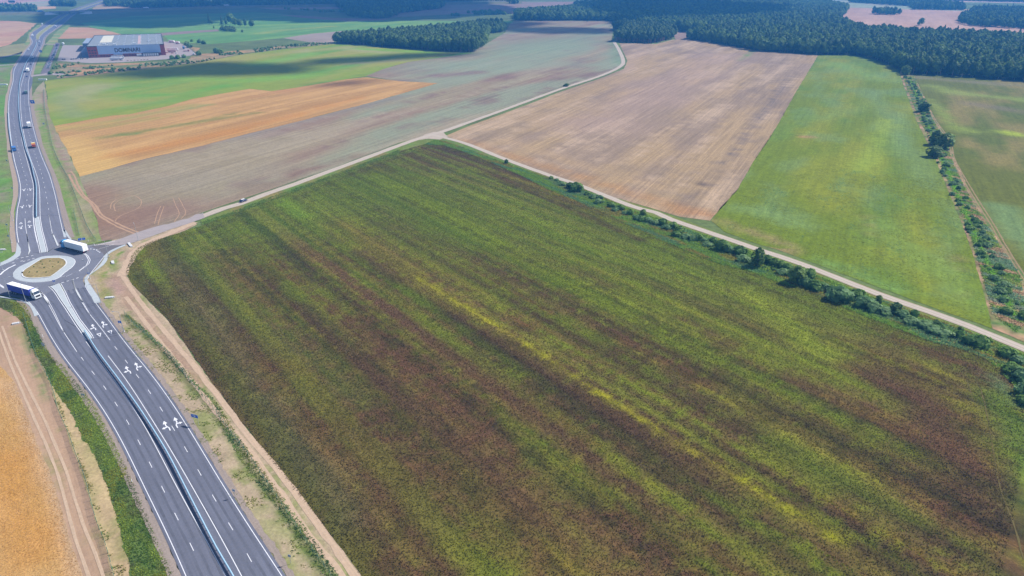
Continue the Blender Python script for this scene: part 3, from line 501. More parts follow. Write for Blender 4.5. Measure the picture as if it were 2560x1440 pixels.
m_gravel = groundmat('gravel_shoulder', ROW, stripes=[(20, .5, .08)], grain=[(.5, .14)], col=lin('#a99a90', A))
sheet('sandy_strip', list(VEG_L)+list(reversed([(-196.33, 233.84), (-181.08, 223.35), (-164.96, 203.39), (-155.03, 191.93), (-145.43, 181.22), (-134.63, 167.69), (-124.02, 154.9), (-116.61, 145.78), (-107.6, 134.58), (-97.69, 121.71), (-91.6, 114.26), (-85.49, 106.12), (-78.77, 96.16)])), .045, m_sand,
    colf(lin('#c0a782', A), [(lin('#93905a', A), 8, 2.4, .48, .60, .8), (lin('#d3ba8c', A), 30, 2, .5, .7, .6)], [], ROW), cell=1.6, step=2, amp=.2)

# left of the highway, beyond the roundabout
sheet('grass_verge', [(-285.31, 285.13), (-224.3, 275.06), (-222.4, 280.93), (-223.4, 286.55), (-233.5, 301.44), (-243.08, 314.87), (-254.38, 331.79), (-266.35, 350.99), (-277.92, 370.71), (-292.93, 394.08), (-312.9, 422.01), (-333.72, 450.5), (-364.06, 493.42), (-409.7, 559.28), (-450.06, 618.23), (-490.36, 678.56), (-532.54, 745.5), (-576.52, 816.51), (-613.5, 872.44), (-650.8, 932.1), (-718.8, 1052.2), (-760.9, 1126.7), (-757.4, 1115.5), (-731.9, 1023), (-852.26, 901.33)], .03, m_verge,
    colf(lin('#7f9850', A), [(lin('#8c8a62', A), 60, 6, .45, .62, .8), (lin('#6c9c42', A), 80, 12, .5, .65, .8)],
      [([(-279.34, 367.05), (-253.44, 327.56), (-237.81, 305.1)], 1.6, lin('#93963c', A), .9), ([(-302.32, 390.01), (-259.94, 327.56)], 3, lin('#a08c80', A), .7), ([(-272.44, 353.01), (-255.06, 327.56)], .8, lin('#c0a888', A), .8), ([(-659.63, 920.31), (-649.34, 901.33)], 8, lin('#a7988c', A), .5)], ROW), cell=3, step=4, amp=.3)

# =================================================================== ROADS
m_asph = groundmat('asphalt', ROW, stripes=[(90, 1.3, .09), (30, .4, .05)], grain=[(14, .08), (.6, .08)], col=lin('#868897', A*.95))
m_asph2 = groundmat('new_asphalt', ROW, stripes=[(90, 1.3, .10), (30, .4, .05)], grain=[(14, .08), (.6, .08)], col=lin('#7d8090', A*.92))
m_line = groundmat('road_paint', 0, grain=[(.5, .06)], col=(.62, .62, .65))
m_kerb = groundmat('kerb_concrete', 0, grain=[(1, .08)], col=(.52, .53, .54))
m_pave = groundmat('paving', 0, grain=[(2, .06), (.4, .08)], col=(.36, .39, .41))
m_conc = groundmat('pale_concrete', R(20), stripes=[(20, 1, .06)], grain=[(3, .06)], col=lin('#c2b6b4', A*.85))
m_grav = groundmat('gravel_road', ROW2, grain=[(3, .06), (.5, .10)], col=lin('#cfbfae', A*.92))

LE_low = [(-192.56, 242.25), (-187.23, 238.33), (-183.11, 234.52), (-176.22, 226.22), (-166.85, 215.36), (-149.46, 196.24), (-135.16, 182.25), (-120.75, 167.29), (-107.65, 152.59), (-93.07, 134.73), (-85.1, 125.1), (-79.27, 118.21), (-69.81, 106.12), (-60.74, 94.31)]
LI_low = [(-185.53, 249.63), (-180.18, 243.69), (-169.84, 230.81), (-157.55, 217.16), (-148.18, 206.98), (-136.47, 194.45), (-121.45, 178.29), (-107.59, 162.74), (-99.05, 152.59), (-91.29, 142.7), (-82.39, 131.55), (-74.86, 122.61), (-61.33, 106.12), (-51.77, 94.31)]
RI_low = [(-179.63, 248.13), (-176.05, 243.69), (-167.25, 233.16), (-157.71, 221.77), (-147.77, 211.25), (-135.47, 197.53), (-120.69, 181.68), (-108.41, 167.29), (-95.74, 152.59), (-87.76, 143.02), (-75.6, 128.06), (-66.1, 116.51), (-57.99, 106.12), (-48.59, 94.31)]
RE_low = [(-174.32, 252.69), (-167.17, 243.69), (-160.65, 235.9), (-151.76, 226.54), (-138.28, 210.67), (-123.22, 194.45), (-113.14, 183.52), (-103.02, 171.81), (-93.91, 160.82), (-90.04, 156.17), (-87.25, 152.59), (-78.5, 141.43), (-68.52, 129.16), (-58.82, 117.23), (-49.17, 106.12), (-39.7, 94.31)]
LE_up = [(-225.68, 290.88), (-233.37, 301.44), (-242.98, 314.87), (-254.24, 331.79), (-266.35, 350.99), (-277.92, 370.71), (-292.93, 394.08), (-312.82, 422.01), (-333.19, 449.98), (-356.32, 482.61), (-392.06, 534.22), (-429.18, 588.25), (-466.13, 643.11), (-493.81, 685.19), (-532.12, 745.5), (-576.28, 816.51), (-613.01, 872.44), (-649.8, 932.1), (-718.8, 1052.2), (-764.6, 1132.4), (-807.8, 1212), (-845, 1273.7), (-891.1, 1341.7), (-952.8, 1443.9), (-1012.5, 1562.2), (-1065.8, 1664.1), (-1136.8, 1807.4), (-1204.1, 1943.7), (-1345.3, 2251.2), (-1451.8, 2505.9), (-1632.9, 2943.2), (-2293.6, 4498.1)]
LI_up = [(-214.86, 287.98), (-224.61, 301.44), (-237.86, 319.96), (-251, 339.88), (-264.96, 362.03), (-285.06, 394.08), (-300.21, 415.61), (-322.87, 447.4), (-361.71, 502.13), (-401.23, 559.28), (-441.31, 618.23), (-478.56, 674.2), (-513.03, 727.65), (-561.34, 804.31), (-608.17, 881.28), (-660, 969.1), (-713.9, 1064.8), (-777.4, 1174), (-820.5, 1245.6), (-862.3, 1310.6), (-918, 1399.5), (-975.7, 1510.7), (-1067.3, 1693.4), (-1154.7, 1870.1), (-1319.4, 2221.3), (-1440.9, 2505.9), (-1618.6, 2943.2), (-2264.7, 4498.1)]
RI_up = [(-212, 288.94), (-224, 306.16), (-233.88, 319.96), (-246.15, 337.98), (-257.69, 356.43), (-279.05, 390.01), (-293.41, 411.14), (-306.78, 429.55), (-329.63, 460.48), (-361.95, 505.95), (-398.78, 559.28), (-438.38, 618.23), (-475.46, 674.2), (-510.29, 727.65), (-545.75, 783.77), (-584.77, 848.56), (-646.3, 950.2), (-699, 1042.3), (-760.5, 1149.9), (-813.1, 1238.7), (-852.1, 1303.1), (-893.7, 1374.1), (-959.7, 1500.8), (-1056.2, 1693.4), (-1182.9, 1943.7), (-1319.6, 2242.6), (-1428.7, 2505.9), (-1602.7, 2943.2), (-2235.7, 4498.1)]
RE_up = [(-213.78, 306.16), (-215.93, 308.3), (-225.9, 323.14), (-241.58, 346.34), (-256.7, 369.24), (-274.86, 395.73), (-293.15, 422.01), (-309.64, 444.33), (-337.21, 482.61), (-377.96, 541.38), (-410.24, 588.25), (-433.98, 623.81), (-467.53, 674.2), (-513.52, 745.5), (-549.21, 801.32), (-581.86, 855.26), (-628.1, 932.1), (-687.1, 1032.6), (-734.4, 1115.5), (-790, 1212), (-835.3, 1288.2), (-879.8, 1365.9), (-928.2, 1462.4), (-999.9, 1610.5), (-1077.8, 1766), (-1196.8, 2002.2), (-1303.7, 2242.6), (-1412.4, 2505.9), (-1582, 2943.2), (-2201.9, 4498.1)]
def close(a, b): return list(a)+list(reversed(b))
road = strip('highway', offset(spline(LE_low), -.7), offset(spline(LI_low), 1.5), .14, m_asph2, m=160)
strip('highway', offset(spline(RI_low), -1.5), offset(spline(RE_low), .7), .141, m_asph2, m=160)
strip('highway', offset(spline(LE_up), .9), offset(spline(LI_up), -.6), .14, m_asph, m=260)
strip('highway', offset(spline(RI_up), .6), offset(spline(RE_up), -.9), .141, m_asph, m=260)
med = [(-248.48, 336.73), (-264.73, 362.03), (-284.94, 394.08), (-300.09, 415.61), (-322.74, 447.4), (-361.56, 502.13), (-401.07, 559.28), (-441.13, 618.23), (-478.36, 674.2), (-512.78, 727.65), (-561.16, 804.31), (-607.92, 881.28), (-659.8, 969.1), (-713.6, 1064.8), (-777, 1174), (-820.2, 1245.6), (-861.9, 1310.6)]
med2 = [(-245.57, 336.73), (-261.41, 362.03), (-279.29, 390.01), (-293.65, 411.14), (-307.04, 429.55), (-329.9, 460.48), (-362.25, 505.95), (-399.11, 559.28), (-438.74, 618.23), (-475.85, 674.2), (-510.7, 727.65), (-546.19, 783.77), (-585.25, 848.56), (-646.8, 950.2), (-699.6, 1042.3), (-761.2, 1149.9), (-813.8, 1238.7), (-853.6, 1303.1)]
strip('median', med, med2, .136, m_asph, m=200)
strip('median', [(-861.9, 1310.6), (-918, 1399.5), (-975.7, 1510.7), (-1067.3, 1693.4), (-1154.7, 1870.1), (-1319.4, 2221.3), (-1440.9, 2505.9), (-1618.6, 2943.2)], [(-853.6, 1303.1), (-893.7, 1374.1), (-959.7, 1500.8), (-1056.2, 1693.4), (-1182.9, 1943.7), (-1319.6, 2242.6), (-1428.7, 2505.9), (-1602.7, 2943.2)], .136, groundmat('median_grass', 0, grain=[(6, .2)], col=lin('#a9a878', A)), m=60)
# side road bay on the left and the lay-by on the right, near the factory
sheet('bus_bay', [(-582.25, 825.88), (-614.98, 872.44), (-650.83, 928.12), (-659.9, 948.2), (-657.2, 952.3), (-619.78, 890.29), (-582.47, 829.05)], .12, m_asph, step=0, amp=0)
sheet('side_road', [(-662.6, 952.3), (-677, 942.1), (-798.42, 897.62), (-810.99, 912.63), (-682.5, 950.2), (-664.5, 958.5)], .13, m_conc, step=0, amp=0)
sheet('side_road', [(-737.6, 1082.9), (-738.2, 1067.3), (-733.5, 1025.4), (-807.3, 973.4), (-821.1, 990.9), (-743.3, 1039.8), (-742.4, 1082.9)], .13, m_asph, step=0, amp=0)
sheet('lay_by', [(-501.78, 727.65), (-507.2, 737.75), (-532.14, 780.92), (-563.86, 832.25), (-577.1, 848.56), (-548.3, 801.32)], .13, m_asph2, step=0, amp=0)
sheet('side_road', [(-579.71, 851.9), (-574.24, 865.49), (-571.87, 875.96), (-548.95, 868.95), (-542.82, 858.64), (-559.16, 855.26), (-565.76, 851.9), (-570.98, 841.96)], .125, m_conc, step=0, amp=0)

# shoulder strips
strip('shoulder', offset(spline(LE_low), -.7), offset(spline(LE_low), -3.1), .10, m_gravel, edge=.12, m=140)
strip('shoulder', offset(spline(RE_low), .7), offset(spline(RE_low), 2.3), .10, m_gravel, edge=.15, m=140)
strip('shoulder', offset(spline(RE_up), -.9), offset(spline(RE_up), -3.4), .10, m_gravel, edge=.2, m=140)
strip('shoulder', offset(spline(LE_up), .9), offset(spline(LE_up), 3.2), .10, groundmat('sand_shoulder', ROW, grain=[(1, .1)], col=lin('#b8a594', A)), edge=.2, m=140)

# roundabout asphalt
m_ring = groundmat('roundabout_asphalt', 0, grain=[(10, .08), (.6, .06)], col=lin('#878996', A*.95))
sheet('roundabout', [(-225.68, 290.88), (-223.09, 286.07), (-222.1, 280.47), (-223.7, 274.17), (-229.27, 267.25), (-231.74, 259), (-219.13, 241.89), (-203.51, 244.42), (-198.81, 243.33), (-191.87, 241.17), (-186.78, 237.63), (-185.07, 248.88), (-189.19, 252.69), (-186.32, 255.81), (-179.41, 247.75), (-175.54, 245.53), (-174.11, 252.31), (-178.04, 257.79), (-179.71, 261.02), (-180.39, 264.31), (-179.61, 268.1), (-180.91, 275.5), (-182.45, 280.93), (-184.19, 285.13), (-186.09, 287.98), (-189.14, 290.88), (-194.08, 294.83), (-198.75, 297.85), (-206.55, 301.96), (-213.78, 306.16), (-212, 288.94), (-214.86, 287.98)], .146, m_ring, step=0, amp=0)
sheet('roundabout', [(-214.41, 307.23), (-208.37, 305.1), (-198.89, 298.1), (-194.62, 298.87), (-192.16, 300.92), (-189.08, 304.05), (-187.21, 306.69), (-185.59, 306.16), (-180.02, 301.96), (-179.19, 301.44), (-181.85, 298.87), (-183.68, 294.83), (-184.73, 290.88), (-184.52, 286.07), (-184.71, 282.78), (-187.01, 280.47), (-198.63, 285.13)], .143, groundmat('worn_asphalt', 0, grain=[(3, .1)], col=lin('#8f8b90', A*.7)), step=0, amp=0)
sheet('service_road', [(-199.32, 298.87), (-194.9, 299.38), (-192.44, 301.44), (-189.36, 304.57), (-187.49, 307.23), (-184.43, 314.6), (-180.75, 320.82), (-176.53, 326.38), (-174.37, 326.97), (-170.74, 333.01), (-167.64, 336.1), (-166.66, 342.44), (-163.5, 343.73), (-159.69, 336.73), (-161.68, 333.01), (-164.49, 327.56), (-170.4, 318.25), (-173.57, 311.56), (-177.02, 305.1), (-179.19, 301.44), (-181.85, 298.87), (-184.32, 297.85)], .15, m_conc, step=3, amp=.1)
gravel = spline([(-162.71, 337.98), (-155.67, 352.34), (-149.88, 360.26), (-140.63, 379.38), (-130.01, 398.65), (-120.58, 418.33), (-110.18, 439.31), (-96.88, 466.62), (-82.03, 497.12), (-72.6, 515.07), (-61.76, 532.81), (-54.06, 544.29), (-33.86, 583.23), (0, 649.11), (51.3, 750.75), (105.45, 848.56), (139.76, 928.12), (154.9, 995.4), (169, 1138.2), (179, 1273.7)], 5)
ribbon('gravel_road', gravel, 5.6, .11, m_grav, edge=.12, sp=False)
grav2 = spline([(-60.22, 530.01), (-56.4, 525.86), (-45.37, 515.07), (-30.76, 497.12), (-4.07, 455.76), (23.77, 416.52), (40.59, 394.91), (64.53, 357.13), (76.44, 345.03), (81.74, 334.86), (102.45, 307.76), (113.57, 292.84), (126.68, 276.39), (146.15, 245.16), (158.05, 229.81), (165.69, 218.68), (174.93, 202.31), (182.94, 187.53), (193.06, 169.32)], 5)
ribbon('gravel_road', grav2, 4.6, .115, m_grav, edge=.10, sp=False)
sheet('gravel_road', [(-68.45, 531.41), (-61.71, 541.38), (-54.3, 539.93), (-49.2, 524.49), (-54.45, 515.07), (-63.82, 517.73), (-70.02, 513.75)], .112, m_grav, step=2, amp=.2)
m_wt = groundmat('wheel_worn_gravel', ROW2, grain=[(2, .06)], col=lin('#dccfc0', A*.95))
for g_, dd in ((gravel, 1.1), (gravel, -1.1), (grav2, .95), (grav2, -.95)):
    ribbon('wheel_track', offset(g_, dd), .8, .125, m_wt, edge=.06, sp=False)

# ---- islands and kerbs
def island(poly, name='traffic_island', h=.15, paint=True, sp=False, top=None):
    z = .147
    if sp: poly = spline(list(poly)+[poly[0]], 1.5)[:-1]
    cx = sum(p[0] for p in poly)/len(poly); cy = sum(p[1] for p in poly)/len(poly)
    o = slab(name, poly, z-.1, z+h, top or m_pave, matside=m_kerb)
    a = sum(poly[i][0]*poly[(i+1) % len(poly)][1]-poly[(i+1) % len(poly)][0]*poly[i][1] for i in range(len(poly)))
    pp = list(poly)+[poly[0], poly[1]]
    sgn = 1 if a > 0 else -1
    ribbon('kerb', offset(pp, sgn*.12), .24, z+h+.006, m_kerb, o, kind=None, sp=False)
    if paint: ribbon('edge_line', offset(pp, -sgn*.45), .22, .156, m_line, o, kind=None, sp=False)
    return o
island([(-248.86, 337.98), (-246.67, 337.98), (-233.56, 318.82), (-223.76, 305.1), (-214.74, 292.35), (-212.84, 289.43), (-214.62, 288.46), (-223.85, 301.44), (-236.96, 319.96), (-243.79, 329.97)])
island([(-188.46, 252.31), (-186.18, 255.03), (-179.23, 246.63), (-172.18, 237.63), (-160.09, 223.35), (-149.36, 211.83), (-147.37, 209.53), (-148.58, 208.67), (-158.84, 219.91), (-169.91, 232.49), (-176.18, 239.39), (-182.2, 246.26), (-185.37, 249.63)])
island([(-236.9, 313.21), (-228.68, 301.44), (-221.09, 290.88), (-218.19, 284.66), (-221.73, 290.88), (-229.05, 301.44)], paint=False)
island([(-224.69, 313.21), (-222.9, 311.56), (-212.08, 297.59), (-212.37, 296.84)], paint=False)
island([(-183.63, 259.4), (-183.41, 259.6), (-177.44, 251.15), (-171.87, 244.42), (-166.78, 237.98), (-167.09, 237.98), (-172.67, 244.42), (-177.84, 251.15)], paint=False)
island([(-187.34, 245.53), (-185.19, 243.33), (-179.15, 236.59), (-179.61, 236.59), (-184.23, 241.53)], paint=False)
ring_in = spline([(-208.23, 265.15), (-209.56, 268.52), (-209.75, 272.85), (-209.74, 280.93), (-207.96, 282.09), (-202.37, 282.32), (-199.75, 280.93), (-196.8, 277.74), (-195.12, 274.61), (-194.36, 269.81), (-193.88, 262.25), (-194.55, 261.43), (-200.33, 260.21), (-203.74, 260.82), (-206.27, 262.66), (-208.23, 265.15)], 1.5)[:-1]
ring_out = spline([(-210.66, 263.07), (-212.51, 266.4), (-214.06, 272.41), (-212.92, 278.65), (-211.66, 283.72), (-208.42, 284.89), (-203.51, 285.13), (-198.89, 283.72), (-194.85, 280.47), (-192.74, 277.29), (-191.13, 272.41), (-190.73, 265.73), (-190.11, 261.02), (-191.83, 257.79), (-196.76, 256.4), (-202.69, 257.4), (-207.56, 260), (-210.66, 263.07)], 1.5)[:-1]
apron = slab('roundabout_apron', ring_out, .1, .23, m_pave, matside=m_kerb)
ribbon('edge_line', ring_out+ring_out[:2], .3, .158, m_line, apron, kind=None, sp=False)
isl = slab('roundabout_island', ring_in, .1, .36, groundmat('island_grass', 0, grain=[(6, .2), (1, .25)], col=lin('#a89668', A)), matside=m_kerb)
ribbon('kerb', ring_in+ring_in[:2], .5, .375, m_kerb, isl, kind=None, sp=False)
# footway outside the roundabout
strip('footway', [(-181.85, 298.87), (-183.68, 294.83), (-184.73, 290.88), (-184.34, 286.07), (-182.1, 280.93), (-180.56, 275.5), (-179.27, 268.1), (-179.75, 263.48), (-179.14, 260.61), (-177.54, 257.79), (-174, 252.69), (-167.58, 244.42), (-162.04, 237.28)], [(-180.58, 297.85), (-182.23, 293.83), (-182.93, 289.91), (-183.07, 286.07), (-180.31, 280.93), (-178.61, 274.17), (-178.65, 265.15), (-178.32, 261.84), (-176.89, 259), (-172.85, 253.85), (-162.05, 240.99), (-159.55, 237.28)], .17, m_pave, m=70)
strip('footway', [(-227.42, 293.83), (-222.72, 286.07), (-221.57, 280.47), (-223.25, 273.51), (-228.07, 265.56)], [(-234.6, 301.96), (-227.7, 290.88), (-225.18, 285.13), (-225.51, 276.84), (-230.48, 268.95)], .17, m_pave, m=40)
strip('footway', [(-202.77, 243.33), (-195.01, 241.17), (-187.71, 237.63), (-183.14, 233.84), (-177.43, 227.19)], [(-202.03, 242.25), (-194.62, 240.1), (-188.2, 236.94), (-183.5, 232.49), (-178.11, 225.9)], .17, m_pave, m=30)
strip('footway', [(-216.01, 308.3), (-222.85, 318.82), (-215.1, 309.38), (-211.24, 305.1)], [(-214.85, 308.3), (-221.66, 318.82), (-213.94, 309.38), (-210.28, 305.1)], .155, m_pave, m=20)

# ---- painted lines: children of the highway
def line(pts, w=.2, name='edge_line', z=.152):
    if len(pts) > 8: return ribbon(name, relax(spline(pts)), w, z, m_line, road, kind=None, sp=False)
    return ribbon(name, pts, w, z, m_line, road, kind=None)
line(LE_low, .17); line(LI_low[4:], .17); line(RI_low[5:], .17); line(RE_low, .17)
line(LE_up[1:9], .26); line(LE_up[8:24], .3); line(LI_up[1:20], .2); line(RI_up[1:20], .2); line(RE_up[1:24], .2)
line(LI_up[20:], .4); line(RI_up[20:], .4); line(RE_up[24:], .4)
line([(-140.44, 208.11), (-149.21, 217.77), (-158.28, 227.52), (-163.81, 233.84), (-167.25, 237.98)], .16, 'lane_line'); line([(-147.45, 200.16), (-153.45, 206.7), (-159.76, 213.59), (-165.6, 220.22), (-171.78, 227.52), (-178.67, 235.55)], .16, 'lane_line')
line([(-158.28, 227.52), (-166.58, 237.63)], .14, 'lane_line'); line([(-159.76, 213.59), (-177.69, 235.21), (-188.51, 246.63)], .14, 'lane_line')
line([(-252.36, 335.48), (-244.28, 323.43), (-235.14, 310.47)], .18, 'lane_line'); line([(-243.79, 341.8), (-234.35, 327.56), (-224.59, 313.21)], .18, 'lane_line'); line([(-243.79, 341.8), (-228.75, 319.39)], .14, 'lane_line')
line([(-195.2, 287.98), (-192.13, 285.13), (-188.62, 280.47), (-186.93, 276.84), (-185.8, 273.29)], .25, 'lane_line'); line([(-194.47, 287.98), (-191.41, 285.13), (-187.81, 280.47), (-185.97, 276.39), (-185.55, 272.85), (-185.2, 267.67)], .25, 'lane_line')
line([(-185.73, 272.85), (-185.44, 268.1)], .8, 'lane_block'); line([(-217.32, 274.83), (-217.98, 271.11), (-217.63, 267.25), (-216.73, 263.9)], .7, 'lane_block')
line([(-212.83, 256.21), (-210.18, 254.24), (-206.71, 251.54)], .3, 'lane_line'); line([(-212.95, 255.42), (-209.38, 253.08), (-206.2, 250.77)], .3, 'lane_line')
line([(-188.75, 247.01), (-184.49, 242.97), (-179.42, 237.28)], .3, 'lane_line'); line([(-189.69, 247.75), (-187.8, 246.26)], .3, 'lane_line')
line([(-184.15, 286.07), (-185.58, 287.02), (-182.45, 280.93), (-180.91, 275.5), (-179.96, 268.74), (-180.44, 264.1), (-179.71, 261.02), (-178.04, 257.79), (-174.41, 252.85)], .22); line([(-223.25, 273.51), (-221.65, 279.79), (-222.6, 285.6), (-224.86, 289.91)], .22)
line([(-198.29, 297.04), (-194.2, 298.1), (-191.99, 300.61), (-188.81, 303.52)], .25); line([(-191.78, 292.35), (-189.33, 295.33), (-187.19, 299.38)], .16, 'lane_line')
dash_me = MB(); dash_me.add([(-1.5, -.07, 0), (1.5, -.07, 0), (1.5, .07, 0), (-1.5, .07, 0)], [(0, 1, 2, 3)]); dash_me = dash_me.mesh('dash', m_line)
short_me = MB(); short_me.add([(-.5, -.2, 0), (.5, -.2, 0), (.5, .2, 0), (-.5, .2, 0)], [(0, 1, 2, 3)]); short_me = short_me.mesh('short_dash', m_line)
def dashes(pts, step, me, z=.154):
    q = resample(spline(pts), step)
    for i in range(len(q)-1):
        a, b = q[i], q[i+1]; put(me, 'dash', road, (a[0], a[1], z), math.atan2(b[1]-a[1], b[0]-a[0]))
dashes([(-142.88, 195.47), (-134.49, 186.82), (-126.04, 178.18), (-117.86, 169.32), (-109.84, 160.35), (-101.94, 151.07), (-94.26, 141.65), (-86.55, 132.19), (-78.98, 122.74), (-71.3, 113.29), (-63.75, 103.81), (-56.37, 94.31)], 12, dash_me)
dashes([(-135.44, 202.58), (-127.34, 193.69), (-119.11, 184.69), (-111.12, 175.88), (-103.17, 166.68), (-95.36, 157.27), (-87.71, 147.94), (-80.1, 138.48), (-72.42, 128.88), (-64.63, 119.2), (-56.91, 109.7), (-48.17, 98.53)], 12, dash_me)
dashes([(-258.62, 345.68), (-265.12, 356.43), (-271.66, 367.05), (-277.52, 376.7), (-284.55, 387.6), (-291.24, 397.39), (-298.32, 407.63), (-312.13, 426.7), (-325.94, 445.76), (-340.75, 466.62), (-354.33, 485.45), (-375.66, 516.39), (-401.13, 553.2), (-433.19, 600.26), (-449.11, 623.81), (-472.61, 659.35), (-492.26, 689.68), (-520.25, 732.67), (-554.54, 786.65), (-592.92, 848.56), (-636.35, 920.31), (-680.8, 995.4)], 12, dash_me)
dashes([(-249.65, 350.99), (-256.55, 361.32), (-263.92, 372.19), (-273.16, 386.01), (-283.77, 401.6), (-297.96, 422.01), (-314.65, 445.35), (-333.06, 471.09), (-351.57, 497.12), (-367.92, 520.41), (-381.65, 539.93), (-401.38, 568.64), (-419.41, 595.06), (-434.7, 618.23), (-455, 649.11), (-486.21, 696.51), (-517.89, 745.5), (-552.84, 801.32), (-591.81, 865.49), (-636, 940.1)], 12, dash_me)
for a in ([(-222.15, 280.02), (-220.28, 282.32), (-217.29, 284.66), (-214.81, 287.02)], [(-185.57, 256.21), (-183.92, 258.19), (-182.42, 260.21), (-180.77, 263.48)], [(-216.11, 278.65), (-214.31, 281.39), (-211.95, 284.19)]): dashes(a, 1.9, short_me, .158)
dashes([(-219.7, 276.84), (-216.7, 279.56), (-213.7, 283.25)], 3.2, short_me, .158)
dashes([(-194.02, 250.77), (-191.65, 251.92), (-189.47, 252.88)], 4, dash_me, .158)
dashes([(-189.59, 261.84), (-187.36, 263.48), (-185.96, 268.1)], 3.0, dash_me, .158)
dashes([(-196.49, 293.83), (-191.78, 292.35), (-185.94, 287.02)], 1.9, short_me, .158)

m_worn = groundmat('worn_wheel_path', ROW, grain=[(9, .12), (.8, .1)], col=lin('#737684', A*.92))
m_joint = groundmat('bitumen_joint', 0, grain=[(2, .2)], col=lin('#45464e', A*.9))
for d in (.95, 2.75, 4.4, 6.1):
    ribbon('wheel_path', relax(offset(spline(LE_low), d)), .55, .1475, m_worn, road, kind=None, edge=.04, sp=False); ribbon('wheel_path', relax(offset(spline(RE_low), -d)), .55, .1475, m_worn, road, kind=None, edge=.04, sp=False)
for j in ([(-166.29, 232.82), (-163.01, 233.5), (-160.65, 235.9)], [(-146.36, 208.96), (-143.02, 209.53), (-139.44, 211.83)], [(-301.75, 407.63), (-298.63, 408.5), (-294.14, 407.63)], [(-246.71, 339.88), (-242.88, 341.15), (-237.06, 339.88)], [(-165.56, 223.35), (-157.9, 217.77)], [(-177.39, 249.26), (-174.64, 250.39), (-172.54, 250.39)]):
    ribbon('joint', j, .16, .149, m_joint, road, kind=None, sp=False)
# arrows and give-way triangles painted on the lanes, 6 m long
def glyph(branch):
    b = MB()
    s = branch
    b.add([(5.9, 0, 0), (4.2, .6, 0), (4.2, -.6, 0)], [(0, 1, 2)])
    b.add([(4.2, .15, 0), (4.2, -.15, 0), (3.0, -.15, 0), (3.0, .15, 0)], [(0, 3, 2, 1)])
    b.add([(3.0, .15, 0), (3.0, -.15, 0), (1.6, -.5*s-.15, 0), (1.6, -.5*s+.15, 0)], [(0, 3, 2, 1)])
    b.add([(1.6, -.5*s+.15, 0), (1.6, -.5*s-.15, 0), (0, -.5*s-.15, 0), (0, -.5*s+.15, 0)], [(0, 3, 2, 1)])
    b.add([(2.6, -.1*s, 0), (2.0, -.3*s, 0), (1.9, .55*s, 0), (2.3, .6*s, 0)], [(0, 1, 2, 3)])
    b.add([(1.45, .45*s, 0), (2.75, .55*s, 0), (2.0, 1.3*s, 0)], [(0, 1, 2)])
    me = b.mesh('lane_arrow', m_line)
    for p in me.polygons:
        if p.normal.z < 0: p.flip()
    return me
g1 = glyph(1); g2 = glyph(-1)
def tri_mesh():
    o_ = [(0, 0), (3.2, .8), (3.2, -.8)]; i_ = [(.95, 0), (2.75, .42), (2.75, -.42)]
    b = MB(); b.add([(x, y, 0) for x, y in o_]+[(x, y, 0) for x, y in i_], [(0, 3, 4, 1), (1, 4, 5, 2), (2, 5, 3, 0)]); me = b.mesh('give_way_triangle', m_line)
    for p in me.polygons:
        if p.normal.z < 0: p.flip()
    return me
tri = tri_mesh()
def mark(me, name, at, to, z=.155):
    a = math.atan2(to[1]-at[1], to[0]-at[0]); put(me, name, road, (at[0], at[1], z), a)
# towards the camera-side approach (traffic heading away from the camera)
for me, a, t in ((g1, (-149.74, 215.06), (-153.96, 220.84)), (g2, (-147.16, 217.47), (-151.81, 223.35)), (g1, (-122.56, 186.1), (-126.83, 191.93)), (g2, (-120.42, 188.5), (-124.69, 193.69)), (g1, (-96.46, 156.35), (-100.43, 161.78)), (g2, (-94.13, 158.19), (-98.22, 163.52))):
    mark(me, 'lane_arrow', a, t)
for a, t in (((-145.03, 210.39), (-148.9, 215.36)), ((-142.16, 212.41), (-145.99, 217.16))): mark(tri, 'give_way_triangle', a, t)
for me, a, t in ((g2, (-286.99, 388.4), (-280.75, 378.23)), (g1, (-283.85, 389.21), (-277.45, 378.99)), (g2, (-267.75, 357.13), (-262.25, 348.32)), (g1, (-264.48, 358.51), (-259.03, 349.65)), (g2, (-247.35, 324.6), (-242.38, 317.12)), (g1, (-244.25, 326.38), (-238.76, 318.25))):
    mark(me, 'lane_arrow', a, t)
for a, t in (((-250.88, 329.97), (-245.49, 321.69)), ((-248.21, 332.4), (-242.64, 324.02))): mark(tri, 'give_way_triangle', a, t)

# =================================================================== FACTORY YARD
sheet('factory_yard', [(-633.5, 995.4), (-694.9, 1104.4), (-750.8, 1205.5), (-718.7, 1205.5), (-694.9, 1174), (-616.8, 1266.5), (-588.6, 1263), (-559.5, 1225.2), (-511.3, 1144), (-469.1, 1067.3), (-479.4, 1047.2), (-489.2, 1013.6), (-536.8, 977.7), (-570.9, 969.1), (-605.1, 982.1)], .10, m_conc, step=0, amp=0)
sheet('factory_car_park', [(-578.35, 868.95), (-589.7, 890.29), (-632.9, 969.1), (-679.5, 1052.2), (-734.3, 1149.9), (-772.8, 1218.6), (-790.6, 1252.5), (-775.4, 1238.7), (-724.7, 1149.9), (-676.2, 1062.2), (-624.7, 969.1), (-567.57, 868.95)], .11, groundmat('car_park_asphalt', 0, grain=[(6, .06)], col=lin('#9a929c', A*.7)), step=0, amp=0)
sheet('side_road', [(-795, 1212), (-795.2, 1228.6), (-774.1, 1221.9), (-768.1, 1212), (-788.2, 1217.3), (-786.9, 1199.1)], .12, m_conc, step=0, amp=0)
